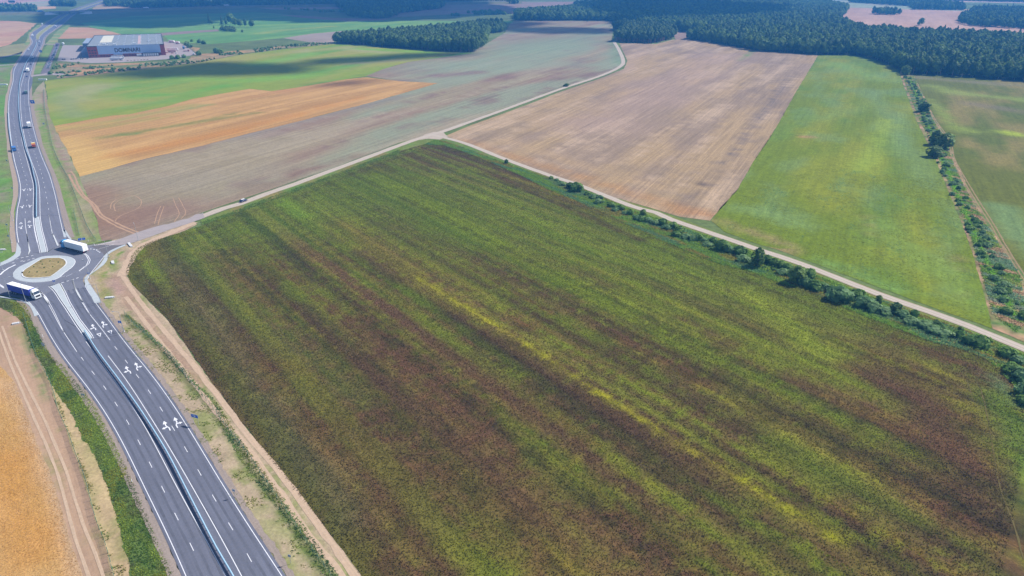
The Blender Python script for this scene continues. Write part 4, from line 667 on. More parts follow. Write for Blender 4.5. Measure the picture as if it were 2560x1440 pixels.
sheet('grass_verge', [(-588.16, 868.95), (-640, 960.6), (-703.3, 1072.5), (-753.9, 1161.8), (-780.9, 1212), (-770.8, 1212), (-715.8, 1115.5), (-664.5, 1023), (-616.1, 936), (-578.35, 868.95)], .09, m_verge, colf(lin('#7f9a50', A), [(lin('#9a9c60', A), 40, 10, .45, .65, .7)]), cell=6, step=6, amp=.5)
sheet('grass_verge', [(-793.1, 1225.2), (-813.1, 1266.5), (-845.2, 1326), (-941.7, 1510.7), (-1006.8, 1652.1), (-999.5, 1652.1), (-956.7, 1573), (-831.3, 1326), (-787.1, 1252.5), (-776.8, 1225.2)], .04, m_verge, colf(lin('#8aa060', A), [(lin('#b5a878', A), 60, 14, .45, .65, .8)]), cell=8, step=8, amp=1)
sheet('grass_verge', [(-819.9, 1212), (-877.9, 1310.6), (-950.3, 1425.8), (-1060.9, 1628.7), (-1119.7, 1752.6), (-1162.3, 1850.7), (-1135.1, 1793.3), (-1089.6, 1700.9), (-1022.3, 1573), (-965.7, 1462.4), (-898.5, 1349.6), (-847.8, 1273.7), (-814.7, 1218.6), (-810.2, 1199.1), (-797.9, 1174)], .05, m_verge, colf(lin('#8aa060', A), [(lin('#b5a878', A), 60, 14, .45, .65, .8)]), cell=8, step=8, amp=1)

m_brick = plain('red_cladding', (.36, .07, .05), .6, .3, noise=.12, scale=.5)
m_clad = plain('blue_grey_cladding', (.42, .54, .74), .45, .4, noise=.04, scale=.3)
m_roof = plain('grey_roof_membrane', (.20, .22, .24), .7, .3, noise=.10, scale=.08)
m_cream = plain('cream_roof_patch', (.55, .52, .42), .7, .3, noise=.1, scale=.3)
m_dark = plain('dark_trim', (.03, .035, .05), .5)
m_glass = plain('dark_glass', (.03, .045, .07), .12, .6)
m_white = plain('white_paint', (.78, .78, .78), .35, .5)
m_sky = plain('skylight_dome', (.7, .73, .75), .3, .5)
fo = Vector((-608, 1029, 0)); fu = Vector((math.cos(R(20)), math.sin(R(20)), 0)); fv = Vector((math.cos(R(116)), math.sin(R(116)), 0))
FW, FD, FH = 101, 196, 15.3
fac = empty('factory_building', fo)
tag(fac, 'long red and blue-grey factory with a flat grey roof and big brown lettering', 'factory')
def sbox(b, a0, a1, c0, c1, z0, z1, m=0):
    vs = [(fu*a+fv*c)+Vector((0, 0, z)) for z in (z0, z1) for a, c in ((a0, c0), (a1, c0), (a1, c1), (a0, c1))]
    b.add(vs, [(3, 2, 1, 0), (4, 5, 6, 7), (0, 1, 5, 4), (1, 2, 6, 5), (2, 3, 7, 6), (3, 0, 4, 7)], m)
def fpart(name, boxes, mat, parent=None):
    b = MB()
    for q in boxes: sbox(b, *q)
    return b.build(name, mat, parent or fac)
fpart('wall', [(0, FW, 0, FD, 0, FH-.6)], m_brick)
fpart('front_cladding', [(13, FW-6, -.25, -.003, 4.2, FH-.3)], m_clad)
roof = fpart('roof', [(.6, FW-.6, .6, FD-.6, FH-.597, FH)], m_roof)
fpart('parapet', [(-.2, FW+.2, -.3, .5, FH-.297, FH+.5), (-.2, FW+.2, FD-.5, FD+.2, FH-.3, FH+.5), (-.2, .5, .5, FD-.5, FH-.3, FH+.5), (FW-.5, FW+.2, .5, FD-.5, FH-.3, FH+.5)], m_dark)
fpart('parapet_cap', [(13, FW-6, -.45, -.303, FH-.2, FH+.55)], m_clad)
fpart('roof_patch', [(14, 30, 60, 185, FH+.003, FH+.05)], m_cream, roof)
fpart('red_roof_strip', [(66, 70, 20, 170, FH+.003, FH+.04)], plain('reddish_roofing', (.42, .30, .29), .8), roof)
sk = MB(); sbox(sk, -1.0, 1.0, -1.6, 1.6, 0, .6); skm = sk.mesh('skylight', m_sky)
for a in range(8):
    for c in range(7):
        if 15 + a*11 < 31 and c > 1: continue
        p = fu*(15+a*11)+fv*(16+c*27); put(skm, 'skylight', roof, (p.x, p.y, FH))
for a, c in ((34, 10), (60, 14), (80, 50), (20, 20)): fpart('roof_unit', [(a, a+4, c, c+4, FH+.01, FH+2.0)], m_white, roof)
fpart('office_wing', [(-12, -.003, 95, 190, 0, 12)], plain('wing_wall', (.25, .3, .38), .6), None)
fpart('lean_to', [(-9, -.003, 8, 92, 0, 7.5)], plain('wing_dark_wall', (.16, .2, .3), .6), None)
win = MB(); sbox(win, 0, 2.2, -.12, -.01, 0, 1.5); winm = win.mesh('window', m_glass)
for a in range(3):
    for z in (2, 5.5, 9):
        p = fu*(1.5+a*3.6); put(winm, 'window', fac, (p.x, p.y, z))
for a in range(22):
    p = fu*(15+a*3.7); put(winm, 'window', fac, (p.x, p.y, 1.4))
dock = fpart('loading_bay', [(70, 92, -9, -.26, 0, 4.6)], m_dark)
for i in range(7): fpart('dock_shelter', [(71+i*3, 73+i*3, -9.3, -9.02, .8, 4.2)], m_sky, dock)
fpart('entrance_canopy', [(32, 44, -3, -.26, 3.2, 3.8)], m_clad)
tc = bpy.data.curves.new('lettering', 'FONT'); tc.body = 'DOMINARI'; tc.size = 7.6; tc.extrude = .12; tc.offset = .14; tc.space_character = 1.0
to = bpy.data.objects.new('lettering', tc); S.collection.objects.link(to); bpy.context.view_layer.update()
tm = bpy.data.meshes.new_from_object(to.evaluated_get(bpy.context.evaluated_depsgraph_get())); bpy.data.objects.remove(to)
tm.materials.clear(); tm.materials.append(plain('brown_lettering', (.07, .035, .03), .7))
xs = [v.co.x for v in tm.vertices]; wx = max(xs)-min(xs)
lt = bpy.data.objects.new('lettering', tm); lt.rotation_euler = (R(90), 0, R(20)); p = fu*34.5+Vector((0, 0, 6.6)); lt.location = (p.x+.15, p.y-.45, p.z)
lt.scale = (33/wx, 1, 1); link(lt, fac)

# =================================================================== VEHICLES
m_tyre = plain('tyre_rubber', (.02, .02, .02), .8); m_rim = plain('wheel_rim', (.5, .5, .52), .3, .5, .6)
m_chassis = plain('chassis', (.04, .04, .045), .6); m_lampw = plain('lamp_glass', (.7, .7, .68), .1, .6); m_lampr = plain('tail_lamp', (.4, .02, .02), .3)
_pc = {}
def paint(c, r=.3):
    k = (tuple(round(x, 3) for x in c), r)
    if k not in _pc: _pc[k] = plain('vehicle_paint', c, r, .5)
    return _pc[k]
def wheel_mesh(r, w):
    b = MB(); b.cyl((0, -w/2, 0), (0, w/2, 0), r, n=12, m=0); b.cyl((0, -w/2-.01, 0), (0, w/2+.01, 0), r*.55, n=10, m=1)
    return b.mesh('wheel', [m_tyre, m_rim])
WT = wheel_mesh(.5, .35); WC = wheel_mesh(.33, .22)
def semi(loc, ang, cabc, sidec, roofc, label, L=13.6, group=None, far_=False):
    """articulated lorry; loc = middle of the trailer's rear end, ang = heading"""
    t = empty('articulated_lorry', (loc[0], loc[1], .155), ang); tag(t, label, 'lorry', group)
    b = MB(); b.box(0, L, -1.25, 1.25, 1.15, 3.98); tr = b.build('trailer_body', paint(sidec, .45), t, bevel=.04)
    b = MB(); b.box(.06, L-.06, -1.2, 1.2, 3.982, 4.03); b.build('trailer_roof', paint(roofc, .5), tr)
    b = MB(); b.box(-.06, -.005, -1.2, -.02, 1.2, 3.9); b.build('rear_door', paint(roofc, .5), tr); b = MB(); b.box(-.06, -.005, .02, 1.2, 1.2, 3.9); b.build('rear_door', paint(roofc, .5), tr)
    b = MB(); b.box(.3, L-.3, -.5, .5, .85, 1.148); b.box(3, 9, -1.2, -1.12, .5, 1.1); b.box(3, 9, 1.12, 1.2, .5, 1.1); b.box(L-2.2, L+2.7, -.5, .5, .55, .95); b.build('chassis', m_chassis, t)
    x0 = L+.55; b = MB()
    prof = [(x0, .55), (x0, 3.35), (x0+.35, 3.75), (x0+1.35, 3.75), (x0+1.75, 3.35), (x0+2.15, 2.35), (x0+2.25, 1.9), (x0+2.3, .45)]
    b.prism(prof, -1.25, 1.25, inset=[0, 0, .12, .12, .05, 0, 0, 0]); cab = b.build('cab', paint(cabc, .3), t, bevel=.05)
    b = MB(); b.add([(x0+1.79, -1.1, 3.25), (x0+1.79, 1.1, 3.25), (x0+2.19, 1.12, 2.3), (x0+2.19, -1.12, 2.3)], [(0, 1, 2, 3)])
    b.add([(x0+1.83, -1.1, 3.25), (x0+1.83, 1.1, 3.25), (x0+2.23, 1.12, 2.3), (x0+2.23, -1.12, 2.3)], [(0, 1, 2, 3)]); b.build('windscreen', m_glass, cab)
    for s in (-1, 1):
        b = MB(); b.box(x0+1.0, x0+1.85, s*1.262-.008, s*1.262+.008, 2.2, 2.95); b.build('side_window', m_glass, cab)
        b = MB(); b.box(x0+1.95, x0+2.15, s*1.45-.12, s*1.45+.12, 2.1, 2.9); b.build('mirror', m_chassis, cab)
        b = MB(); b.box(x0+2.29, x0+2.34, s*.95-.2, s*.95+.2, .75, 1.0); b.build('headlight', m_lampw, cab)
        b = MB(); b.box(-.1, -.062, s*1.0-.2, s*1.0+.2, .9, 1.1); b.build('tail_light', m_lampr, tr)
    b = MB(); b.box(x0+2.295, x0+2.34, -.85, .85, 1.05, 1.8); b.build('grille', m_chassis if sum(cabc) > 1 else paint((.3, .3, .3)), cab)
    b = MB(); b.box(x0+.1, x0+1.2, -1.0, 1.0, 3.75, 3.98, t=.12); b.build('roof_deflector', paint(cabc, .3), cab)
    for x in (1.8, 3.1, 4.4, L-.5, L+2.0):
        for s in (-1, 1): put(WT, 'wheel', t, (x, s*1.02, .5))
    return t
def rigid(loc, ang, cabc, boxc, label, L=8.0, H=3.5, group=None, flat=False, name='box_truck', cat='lorry'):
    t = empty(name, (loc[0], loc[1], .155), ang); tag(t, label, cat, group)
    b = MB()
    if flat: b.box(0, L-2.3, -1.2, 1.2, .95, 1.2)
    else: b.box(0, L-2.3, -1.2, 1.2, .95, H)
    b.build('load_bed' if flat else 'cargo_box', paint(boxc, .4), t)
    b = MB(); b.prism([(L-2.1, .5), (L-2.1, 2.5), (L-1.9, 2.75), (L-.7, 2.75), (L-.15, 1.7), (L, 1.5), (L, .45)], -1.15, 1.15, inset=[0, 0, .1, .1, 0, 0, 0]); cab = b.build('cab', paint(cabc, .3), t)
    b = MB(); b.add([(L-.66, -1.0, 2.65), (L-.66, 1.0, 2.65), (L-.14, 1.05, 1.75), (L-.14, -1.05, 1.75)], [(0, 1, 2, 3)]); b.build('windscreen', m_glass, cab)
    b = MB(); b.box(.2, L-2.2, -.45, .45, .5, .948); b.build('chassis', m_chassis, t)
    for x in (1.3, L-1.1):
        for s in (-1, 1): put(WT, 'wheel', t, (x, s*.98, .45))
    return t
def car_meshes(c, van=False):
    b = MB(); L, Wd = (4.9, .95) if van else (4.4, .88)
    if van: b.prism([(0, .35), (0, 1.0), (.1, 2.1), (3.6, 2.1), (4.3, 1.15), (4.9, .95), (4.9, .35)], -Wd, Wd, inset=[0, 0, .12, .12, .04, .05, 0])
    else: b.prism([(0, .3), (.03, .85), (.55, .95), (3.2, .98), (4.25, .75), (4.4, .5), (4.4, .3)], -Wd, Wd, inset=[0, .03, .03, .03, .06, .08, 0])
    body = b.mesh('body', paint(c, .25))
    b = MB()
    if van: b.prism([(3.5, 1.15), (3.65, 2.0), (3.72, 2.0), (4.32, 1.16)], -Wd+.1, Wd-.1, inset=[0, .1, .1, 0])
    else: b.prism([(.25, .94), (.7, 1.38), (2.35, 1.4), (3.15, .96)], -Wd+.06, Wd-.06, inset=[0, .15, .15, 0])
    gl = b.mesh('windows', m_glass)
    b = MB()
    if van: b.box(.3, 3.4, -.75, .75, 2.1, 2.14)
    else: b.box(.72, 2.32, -.62, .62, 1.375, 1.43)
    rf = b.mesh('roof', paint(c, .25)); return body, gl, rf
_cm = {}
def car(loc, ang, c, label, van=False, group=None, parts=True, z=.155):
    k = (c, van)
    if k not in _cm: _cm[k] = car_meshes(c, van)
    t = empty('van' if van else 'car', (loc[0], loc[1], z), ang); tag(t, label, 'van' if van else 'car', group)
    for me, n in zip(_cm[k], ('body', 'windows', 'roof')): put(me, n, t)
    if parts:
        for x in (.85, 3.5):
            for s in (-1, 1): put(WC, 'wheel', t, (x, s*.78, .33))
    return t
def heading(a, b): return math.atan2(b[1]-a[1], b[0]-a[0])
# the two lorries on the roundabout
ra = (-200.54, 247.33); rb = (-187.76, 241.54)
semi(ra, heading(ra, rb), (.72, .75, .76), (.035, .05, .42), (.78, .77, .78), 'white-cabbed lorry with a dark blue curtain trailer at the left edge of the roundabout')
ra = (-193.77, 288.14); rb = (-206.2, 294.45)
semi(ra, heading(ra, rb), (.04, .30, .62), (.62, .68, .74), (.80, .79, .79), 'blue-cabbed lorry with a plain white trailer leaving the roundabout')
g_tr = None
H0 = heading((-508.88, 737.75), (-561.26, 816.51))
rigid((-497.72, 717.8), heading((-497.72, 717.8), (-528.02, 764.19)), (.10, .16, .15), (.10, .17, .16), 'dark green low-loader lorry on the right carriageway beside the blue sign', 9, 3.0, flat=False)
semi((-389.83, 554.71), heading((-389.83, 554.71), (-405.91, 578.29)), (.18, .2, .42), (.62, .64, .68), (.75, .75, .75), 'white and blue lorry below the dark green one on the right carriageway', L=8)
t = rigid((-343.64, 487.36), heading((-343.64, 487.36), (-358.23, 508.53)), (.75, .75, .70), (.42, .09, .05), 'orange-red tipper lorry with a yellow top on the right carriageway', 8.5, 2.5)
b = MB(); b.box(3.2, 6.0, -1.15, 1.15, 2.503, 2.95); b.build('yellow_load', paint((.75, .48, .06)), t)
rigid((-354.89, 482.61), heading((-354.89, 482.61), (-345.99, 469.96)), (.05, .16, .42), (.05, .16, .42), 'small blue van-bodied truck on the left carriageway above the road arrows', 6, 2.8)
semi((-599.82, 879.5), heading((-599.82, 879.5), (-648.6, 960.6)), (.62, .62, .66), (.78, .78, .78), (.8, .8, .8), 'tall white lorry on the right carriageway just above the side road')
rigid((-682, 1018.3), heading((-682, 1018.3), (-720.1, 1082.9)), (.5, .5, .55), (.5, .52, .6), 'grey-white lorry beside the factory grass in the cloud shadow', 8, 3.2)
rigid((-810.4, 1238.7), heading((-810.4, 1238.7), (-845.3, 1295.6)), (.5, .5, .55), (.66, .68, .74), 'pale lorry crossing the road junction north of the factory grass', 8, 3.4)
rigid((-902.8, 1365.9), heading((-902.8, 1365.9), (-874, 1318.2)), (.78, .78, .78), (.8, .8, .8), 'white box lorry on the left carriageway beside the junction', 9, 3.8)
rigid((-1062.9, 1652.1), heading((-1062.9, 1652.1), (-1031.6, 1594.8)), (.78, .78, .78), (.8, .8, .8), 'white box lorry on the left carriageway nearest the bridge', 9, 3.8)
rigid((-991.7, 1583.8), heading((-991.7, 1583.8), (-1009.3, 1617.3)), (.7, .7, .7), (.72, .74, .78), 'white box lorry on the right carriageway nearest the bridge', 9, 3.6)
car((-760.8, 1132.4), heading((-760.8, 1132.4), (-741.9, 1099)), (.8, .8, .8), 'white van on the left carriageway above the bus bay', True)
for (a, b_, c, lb) in (((-673.1, 999.9), (-689.8, 1027.8), (.05, .06, .1), 'dark car behind the grey-white lorry in the cloud shadow'), ((-642.8, 952.3), (-657.9, 977.7), (.06, .06, .08), 'dark car between the two lorries on the right carriageway'),
                       ((-605.1, 883.07), (-620.18, 908.83), (.12, .13, .3), 'dark blue car alongside the tall white lorry'), ((-575.07, 838.7), (-589.61, 862.06), (.10, .11, .3), 'blue car just below the side road turning'),
                       ((-786.2, 1199.1), (-805.5, 1231.9), (.05, .05, .08), 'black car following the pale lorry at the junction'), ((-504.94, 725.16), (-518.1, 745.5), (.12, .1, .2), 'dark car next to the dark green lorry')):
    car(a, heading(a, b_), c, lb)
# the car on the gravel road
a_ = (-150.3, 362.03); b_ = (-147.4, 367.05)
car(a_, heading(a_, b_), (.05, .055, .12), 'dark blue estate car driving along the gravel road beside the dark field', z=.13)
b = MB(); b.box(.9, 2.9, -.5, .5, 1.44, 1.5); b.build('roof_panel', m_white, bpy.data.objects['car.006'] if 'car.006' in bpy.data.objects else None)
# parked cars
cols = [(.6, .6, .62), (.05, .05, .06), (.28, .05, .05), (.3, .31, .33), (.7, .7, .7), (.05, .08, .22), (.12, .12, .13)]
cn = {(.6, .6, .62): 'silver', (.05, .05, .06): 'black', (.28, .05, .05): 'dark red', (.3, .31, .33): 'grey', (.7, .7, .7): 'white', (.05, .08, .22): 'dark blue', (.12, .12, .13): 'charcoal'}
def ordn(n):
    w = ['first', 'second', 'third', 'fourth', 'fifth', 'sixth', 'seventh', 'eighth', 'ninth', 'tenth', 'eleventh', 'twelfth', 'thirteenth', 'fourteenth', 'fifteenth', 'sixteenth', 'seventeenth', 'eighteenth', 'nineteenth', 'twentieth']
    if n <= 20: return w[n-1]
    tens = ['', '', 'twenty', 'thirty', 'forty', 'fifty', 'sixty', 'seventy', 'eighty', 'ninety']
    return tens[n//10]+('-'+w[n % 10-1] if n % 10 else 'th') if n < 100 else str(n)+'th'
line_pts = resample([(-595.7, 916.45), (-620.6, 960.6), (-650.2, 1013.6), (-682.4, 1072.5), (-719, 1138.2), (-761.4, 1212)], 5.2)
ang0 = heading(line_pts[0], line_pts[-1])
k = 0
for p in line_pts:
    if random.random() < .22: continue
    k += 1; c = random.choice(cols)
    car((p[0], p[1]), ang0+R(90), c, f'{cn[c]} car, {ordn(k)} from the scrub in the row along the factory fence', parts=False, group='cars parked beside the factory grass', z=.12)
line_pts = resample([(-637.3, 1004.4), (-623.8, 1004.4), (-612.2, 1013.6), (-601, 1016)], 2.9); k = 0
ang1 = heading(line_pts[0], line_pts[-1])
for p in line_pts:
    if random.random() < .25: continue
    k += 1; c = random.choice(cols)
    car((p[0], p[1]), ang1+R(90), c, f'{cn[c]} car, {ordn(k)} from the left in the row before the factory front', parts=False, group='cars parked before the factory', z=.12)
rigid((-750.2, 1205.5), R(115), (.75, .75, .75), (.8, .8, .8), 'white lorry parked at the corner of the factory yard by the field', 9, 3.8)
semi((-560.6, 997.6), R(14), (.7, .7, .72), (.66, .66, .7), (.78, .78, .8), 'white lorry standing along the yard edge in front of the factory, nearer one')
semi((-568.6, 1016), R(14), (.7, .7, .72), (.6, .6, .66), (.75, .75, .78), 'white lorry standing along the yard edge in front of the factory, farther one')
rigid((-547.8, 1047.2), R(14), (.6, .6, .65), (.75, .76, .78), 'white box truck backed to the factory front beside the loading bay', 8, 3.4)
def trailer(loc, ang, c, label, L=12, group=None, name='parked_trailer'):
    t = empty(name, (loc[0], loc[1], .1), ang); tag(t, label, 'trailer', group)
    b = MB(); b.box(0, L, -1.25, 1.25, 1.1, 3.9); b.build('trailer_body', paint(c, .45), t)
    b = MB(); b.box(.3, L-.3, -.5, .5, .6, 1.098); b.box(L-2, L-1.8, -.8, .8, 0, .6); b.build('chassis', m_chassis, t)
    for x in (1.5, 2.8):
        for s in (-1, 1): put(WT, 'wheel', t, (x, s*1.02, .5))
trailer((-537.7, 1121.1), R(10), (.75, .75, .75), 'white trailer parked close to the factory side wall', 16)
trailer((-526.4, 1099), R(10), (.55, .45, .42), 'pinkish trailer parked close to the factory side wall', 12)
trailer((-582.2, 1245.6), R(150), (.78, .78, .78), 'white trailer at the far corner of the yard', 14)
trailer((-564.3, 1225.2), R(140), (.78, .78, .78), 'white trailer beside the fence at the far corner of the yard', 12)
trailer((-521.5, 1144), R(120), (.08, .22, .42), 'blue container trailer near the right fence of the yard', 8)
rigid((-507.9, 1109.9), R(10), (.35, .08, .06), (.35, .10, .08), 'red flatbed lorry near the right fence of the yard', 9, flat=True)
rigid((-471.7, 1062.2), R(110), (.6, .6, .62), (.6, .6, .62), 'white van truck at the front right corner of the yard', 6, 2.6)
for i, (a, c) in enumerate((((-526.4, 1088.2), (.35, .08, .07)), ((-514.3, 1082.9), (.3, .1, .08)), ((-504.7, 1077.7), (.6, .6, .6)))):
    car(a, R(20+i*40), c, ('red car', 'dark red car', 'white car')[i]+' parked in the yard beside the factory side wall', parts=False)
# stacked timber along the yard edge
m_wood = plain('pale_timber', (.45, .36, .27), .8)
pm = MB(); pm.box(-.6, .6, -2.5, 2.5, 0, 1.1); pmm = pm.mesh('timber_stack', m_wood)
for i, p in enumerate(resample([(-536, 997.6), (-522.6, 1004.4), (-513.6, 1011.3)], 4.2)):
    tag(put(pmm, 'timber_stack', None, (p[0], p[1], .1), R(30)), f'pale timber stack, {ordn(i+1)} from the lorries along the front edge of the yard', 'timber stack', 'timber stacks along the yard edge')

# =================================================================== MOTORWAY OVERPASS
m_mconc = plain('bridge_concrete', (.36, .36, .37), .8, .2, noise=.08, scale=.2)
mw = spline([(-1692.6, 1968), (-1460.9, 2003.8), (-1341.9, 2022.1), (-1276.1, 2031.4), (-1192.6, 2069.5), (-1119.9, 2171), (-1022.5, 2271.1), (-872.6, 2367.9), (-511.6, 2486.9), (29, 2681.1)], 30)
i0 = min(range(len(mw)), key=lambda i: abs(mw[i][0]-(-1289.6, 2040.8)[0])); i1 = min(range(len(mw)), key=lambda i: abs(mw[i][0]-(-1195.8, 2079.2)[0]))
def embank(pts, name):
    n = len(pts); V = []
    for d, z in ((-26, -.2), (-14, 6.4), (14, 6.4), (26, -.2)):
        V += [(x, y, z) for x, y in offset(pts, d)]
    V = np.array(V); F = []
    for r in range(3):
        for i in range(n-1): F.append((r*n+i, r*n+i+1, (r+1)*n+i+1, (r+1)*n+i))
    o = mesh_np(name, V, np.array(F), groundmat('embankment_grass', 0, grain=[(12, .2)], col=lin('#8b8a62', A))); o['kind'] = 'structure'
    return o
if i0 > i1: i0, i1 = i1, i0
embank(mw[:i0+1], 'embankment'); embank(mw[i1:], 'embankment')
m_far_asph = groundmat('motorway_asphalt', 0, grain=[(10, .05)], col=(.13, .13, .14))
ribbon('motorway', mw, 24, 6.55, m_far_asph, sp=False)
br = empty('motorway_bridge', (mw[i0][0], mw[i0][1], 0)); tag(br, 'grey concrete motorway bridge crossing over the highway in the distance', 'bridge')
o0 = Vector((mw[i0][0], mw[i0][1], 0)); bd = [(Vector((p[0], p[1], 0))-o0) for p in mw[i0:i1+1]]
bp = [(p.x, p.y) for p in bd]; A1 = Vector((*bp[0], 0)); B1 = Vector((*bp[-1], 0)); bu = (B1-A1).normalized(); bn = Vector((-bu.y, bu.x, 0)); BL = (B1-A1).length
def bbox(name, a0, a1, c0, c1, z0, z1, mat=m_mconc, parent=None):
    b = MB(); vs = [A1+bu*a+bn*c+Vector((0, 0, z)) for z in (z0, z1) for a, c in ((a0, c0), (a1, c0), (a1, c1), (a0, c1))]
    b.add(vs, [(3, 2, 1, 0), (4, 5, 6, 7), (0, 1, 5, 4), (1, 2, 6, 5), (2, 3, 7, 6), (3, 0, 4, 7)]); return b.build(name, mat, parent or br)
bbox('deck', -4, BL+4, -13.5, 13.5, 4.9, 6.5); bbox('parapet', -4, BL+4, -13.9, -13.51, 4.9, 7.5); bbox('parapet', -4, BL+4, 13.51, 13.9, 4.9, 7.5)
for f in (.25, .5, .75):
    for c in (-9, 0, 9): bbox('pier', BL*f-1, BL*f+1, c-1, c+1, -.1, 4.898)
bbox('abutment', -6, 0, -13.3, 13.3, -.1, 4.898); bbox('abutment', BL, BL+6, -13.3, 13.3, -.1, 4.898)
for a0, s in ((0, 1), (BL, -1)):
    b = MB(); vs = [A1+bu*a0+bn*(-13.6)+Vector((0, 0, 6.3)), A1+bu*(a0+s*22)+bn*(-15)+Vector((0, 0, 0)), A1+bu*(a0-s*12)+bn*(-27)+Vector((0, 0, 0)), A1+bu*(a0-s*10)+bn*(-15)+Vector((0, 0, 6.4))]
    b.add(vs, [(0, 1, 2, 3)]); b.add([v+Vector((0, 0, -.3)) for v in vs], [(3, 2, 1, 0)]); b.build('slope_paving', plain('pale_slab', (.5, .5, .5), .8), br)
def onmw(x): 
    i = min(range(1, len(mw)), key=lambda j: abs(mw[j][0]-x)); return mw[i], heading(mw[i-1], mw[i])
for px, c, lb in (((-1317.7, 2022.1)[0], (.15, .4, .7), 'light blue lorry on the motorway embankment left of the bridge'), ((-1093.2, 2203.4)[0], (.7, .72, .76), 'pale lorry on the motorway, the first right of the bridge'), ((-914.8, 2330.6)[0], (.75, .76, .8), 'pale lorry on the motorway, the farther one right of the bridge')):
    (x, y), an = onmw(px); t = semi((x, y), an, (.5, .5, .55), c, (.75, .75, .78), lb); t.location.z = 6.57
bb = empty('billboard', (*(-1686.1, 2492.6), 0)); tag(bb, 'dark billboard on a mast in the pale field beyond the motorway', 'billboard')
b = MB(); b.cyl((0, 0, 0), (0, 0, 14), .6); b.build('mast', m_chassis, bb); b = MB(); b.box(-11, 11, -.5, .5, 10, 17); b.build('panel', plain('billboard_face', (.06, .08, .14), .6), bb)

# houses far off
def house(loc, ang, w, d, h, wallc, roofc, label):
    t = empty('house', (*loc, 0), ang); tag(t, label, 'house')
    b = MB(); b.box(-w/2, w/2, -d/2, d/2, 0, h); b.add([(-w/2, -d/2, h), (-w/2, d/2, h), (-w/2, 0, h+d*.35)], [(0, 1, 2)]); b.add([(w/2, -d/2, h), (w/2, d/2, h), (w/2, 0, h+d*.35)], [(0, 1, 2)])
    b.build('wall', plain('house_wall', wallc, .8), t)
    b = MB()
    for s in (-1, 1):
        a = [(-w/2-.4, s*(d/2+.5), h-.3), (w/2+.4, s*(d/2+.5), h-.3), (w/2+.4, 0, h+d*.36), (-w/2-.4, 0, h+d*.36)]
        b.add(a+[(x, y, z+.25) for x, y, z in a], [(0, 1, 2, 3), (4, 5, 6, 7), (0, 1, 5, 4), (1, 2, 6, 5), (2, 3, 7, 6), (3, 0, 4, 7)])
    b.build('roof', plain('house_roof', roofc, .7), t)
    for x in (-w/4, w/4):
        b = MB(); b.box(x-.8, x+.8, -d/2-.05, -d/2+.05, 1, 2.4); b.build('window', m_glass, t)
house((698.9, 2803.7), .3, 18, 10, 5, (.6, .58, .5), (.35, .12, .08), 'pale house at the far edge of the big forest')
house((719.3, 2770.9), 1.0, 14, 9, 4, (.55, .5, .42), (.3, .3, .3), 'second, greyer-roofed house at the far edge of the big forest')
house((-674.1, 2738.8), .2, 18, 9, 4.5, (.75, .74, .7), (.3, .2, .15), 'white house among the far trees near the top')
house((-1426.5, 2837.4), .5, 30, 12, 6, (.7, .7, .68), (.4, .4, .42), 'long white farm building beyond the motorway')
house((-444.1, 2646.6), -.3, 16, 9, 4.5, (.7, .68, .62), (.3, .16, .12), 'pale house half hidden in the far shaded wood')
house((509.25, 906.94), .1, 5, 3, 2.4, (.8, .8, .8), (.7, .7, .7), 'small white hut at the forest edge where the ditch begins')

# =================================================================== STREET FURNITURE
m_steel = plain('galvanised_steel', (.42, .45, .48), .45, .5, .4)
m_rail = plain('pale_blue_rail', (.33, .50, .62), .4, .5, .2)
def sweep(name, pts, prof, mat, parent=None):
    """closed cross-section (offset, z) along a path"""
    n = len(pts); k = len(prof); V = []
    for d, z in prof: V += [(x, y, z) for x, y in offset(pts, d)]
    F = [(r*n+i, r*n+i+1, ((r+1) % k)*n+i+1, ((r+1) % k)*n+i) for r in range(k) for i in range(n-1)]
    return mesh_np(name, np.array(V), np.array(F), mat, parent)
postb = MB(); postb.box(-.07, .07, -.07, .07, 0, .9); post_me = postb.mesh('post', m_steel)
def barrier(pts, label, w=.32, step=4.0):
    pts = spline(pts, 4); o = Vector((pts[0][0], pts[0][1], .14)); pts = [(p[0]-o.x, p[1]-o.y) for p in pts]
    t = empty('crash_barrier', o); tag(t, label, 'crash barrier', 'crash barriers along the highway')
    sweep('rail', pts, [(-w/2, .55), (-w/2, 1.0), (w/2, 1.0), (w/2, .55)], m_rail, t)
    for p in resample(pts, step): put(post_me, 'post', t, (p[0], p[1], 0))
    return t
barrier([(-152.2, 213.59), (-148.94, 209.81), (-138.15, 197.53), (-122.97, 181.22), (-109.33, 166.28), (-97.4, 152.59), (-89.44, 143.02), (-76.53, 126.57), (-66.04, 113.32), (-59.96, 106.12), (-50.42, 94.31)], 'pale blue median crash barrier running below the roundabout to the bottom edge', step=2.5)
barrier([(-246.67, 336.1), (-263.07, 362.03), (-283.39, 394.08), (-298.34, 415.61), (-320.6, 447.4), (-346.48, 482.61), (-366.49, 511.12), (-400.09, 559.28), (-440.06, 618.23), (-477.2, 674.2), (-511.74, 727.65), (-560.47, 804.31), (-607.42, 881.28), (-659.5, 969.1), (-713.6, 1064.8), (-776.7, 1174), (-823.2, 1252.5)], 'pale blue median crash barrier on the highway above the roundabout', step=5)
barrier(offset(spline([(-450.42, 618.23), (-410.52, 559.28), (-378.75, 513.75), (-350.47, 473.35)]), .5), 'short grey crash barrier on the outer left shoulder above the blue truck', w=.2)
fpostb = MB(); fpostb.box(-.04, .04, -.04, .04, 0, 1.8); fpost_me = fpostb.mesh('post', plain('fence_green', (.10, .22, .17), .5))
m_wire = plain('fence_wire', (.20, .33, .28), .5)
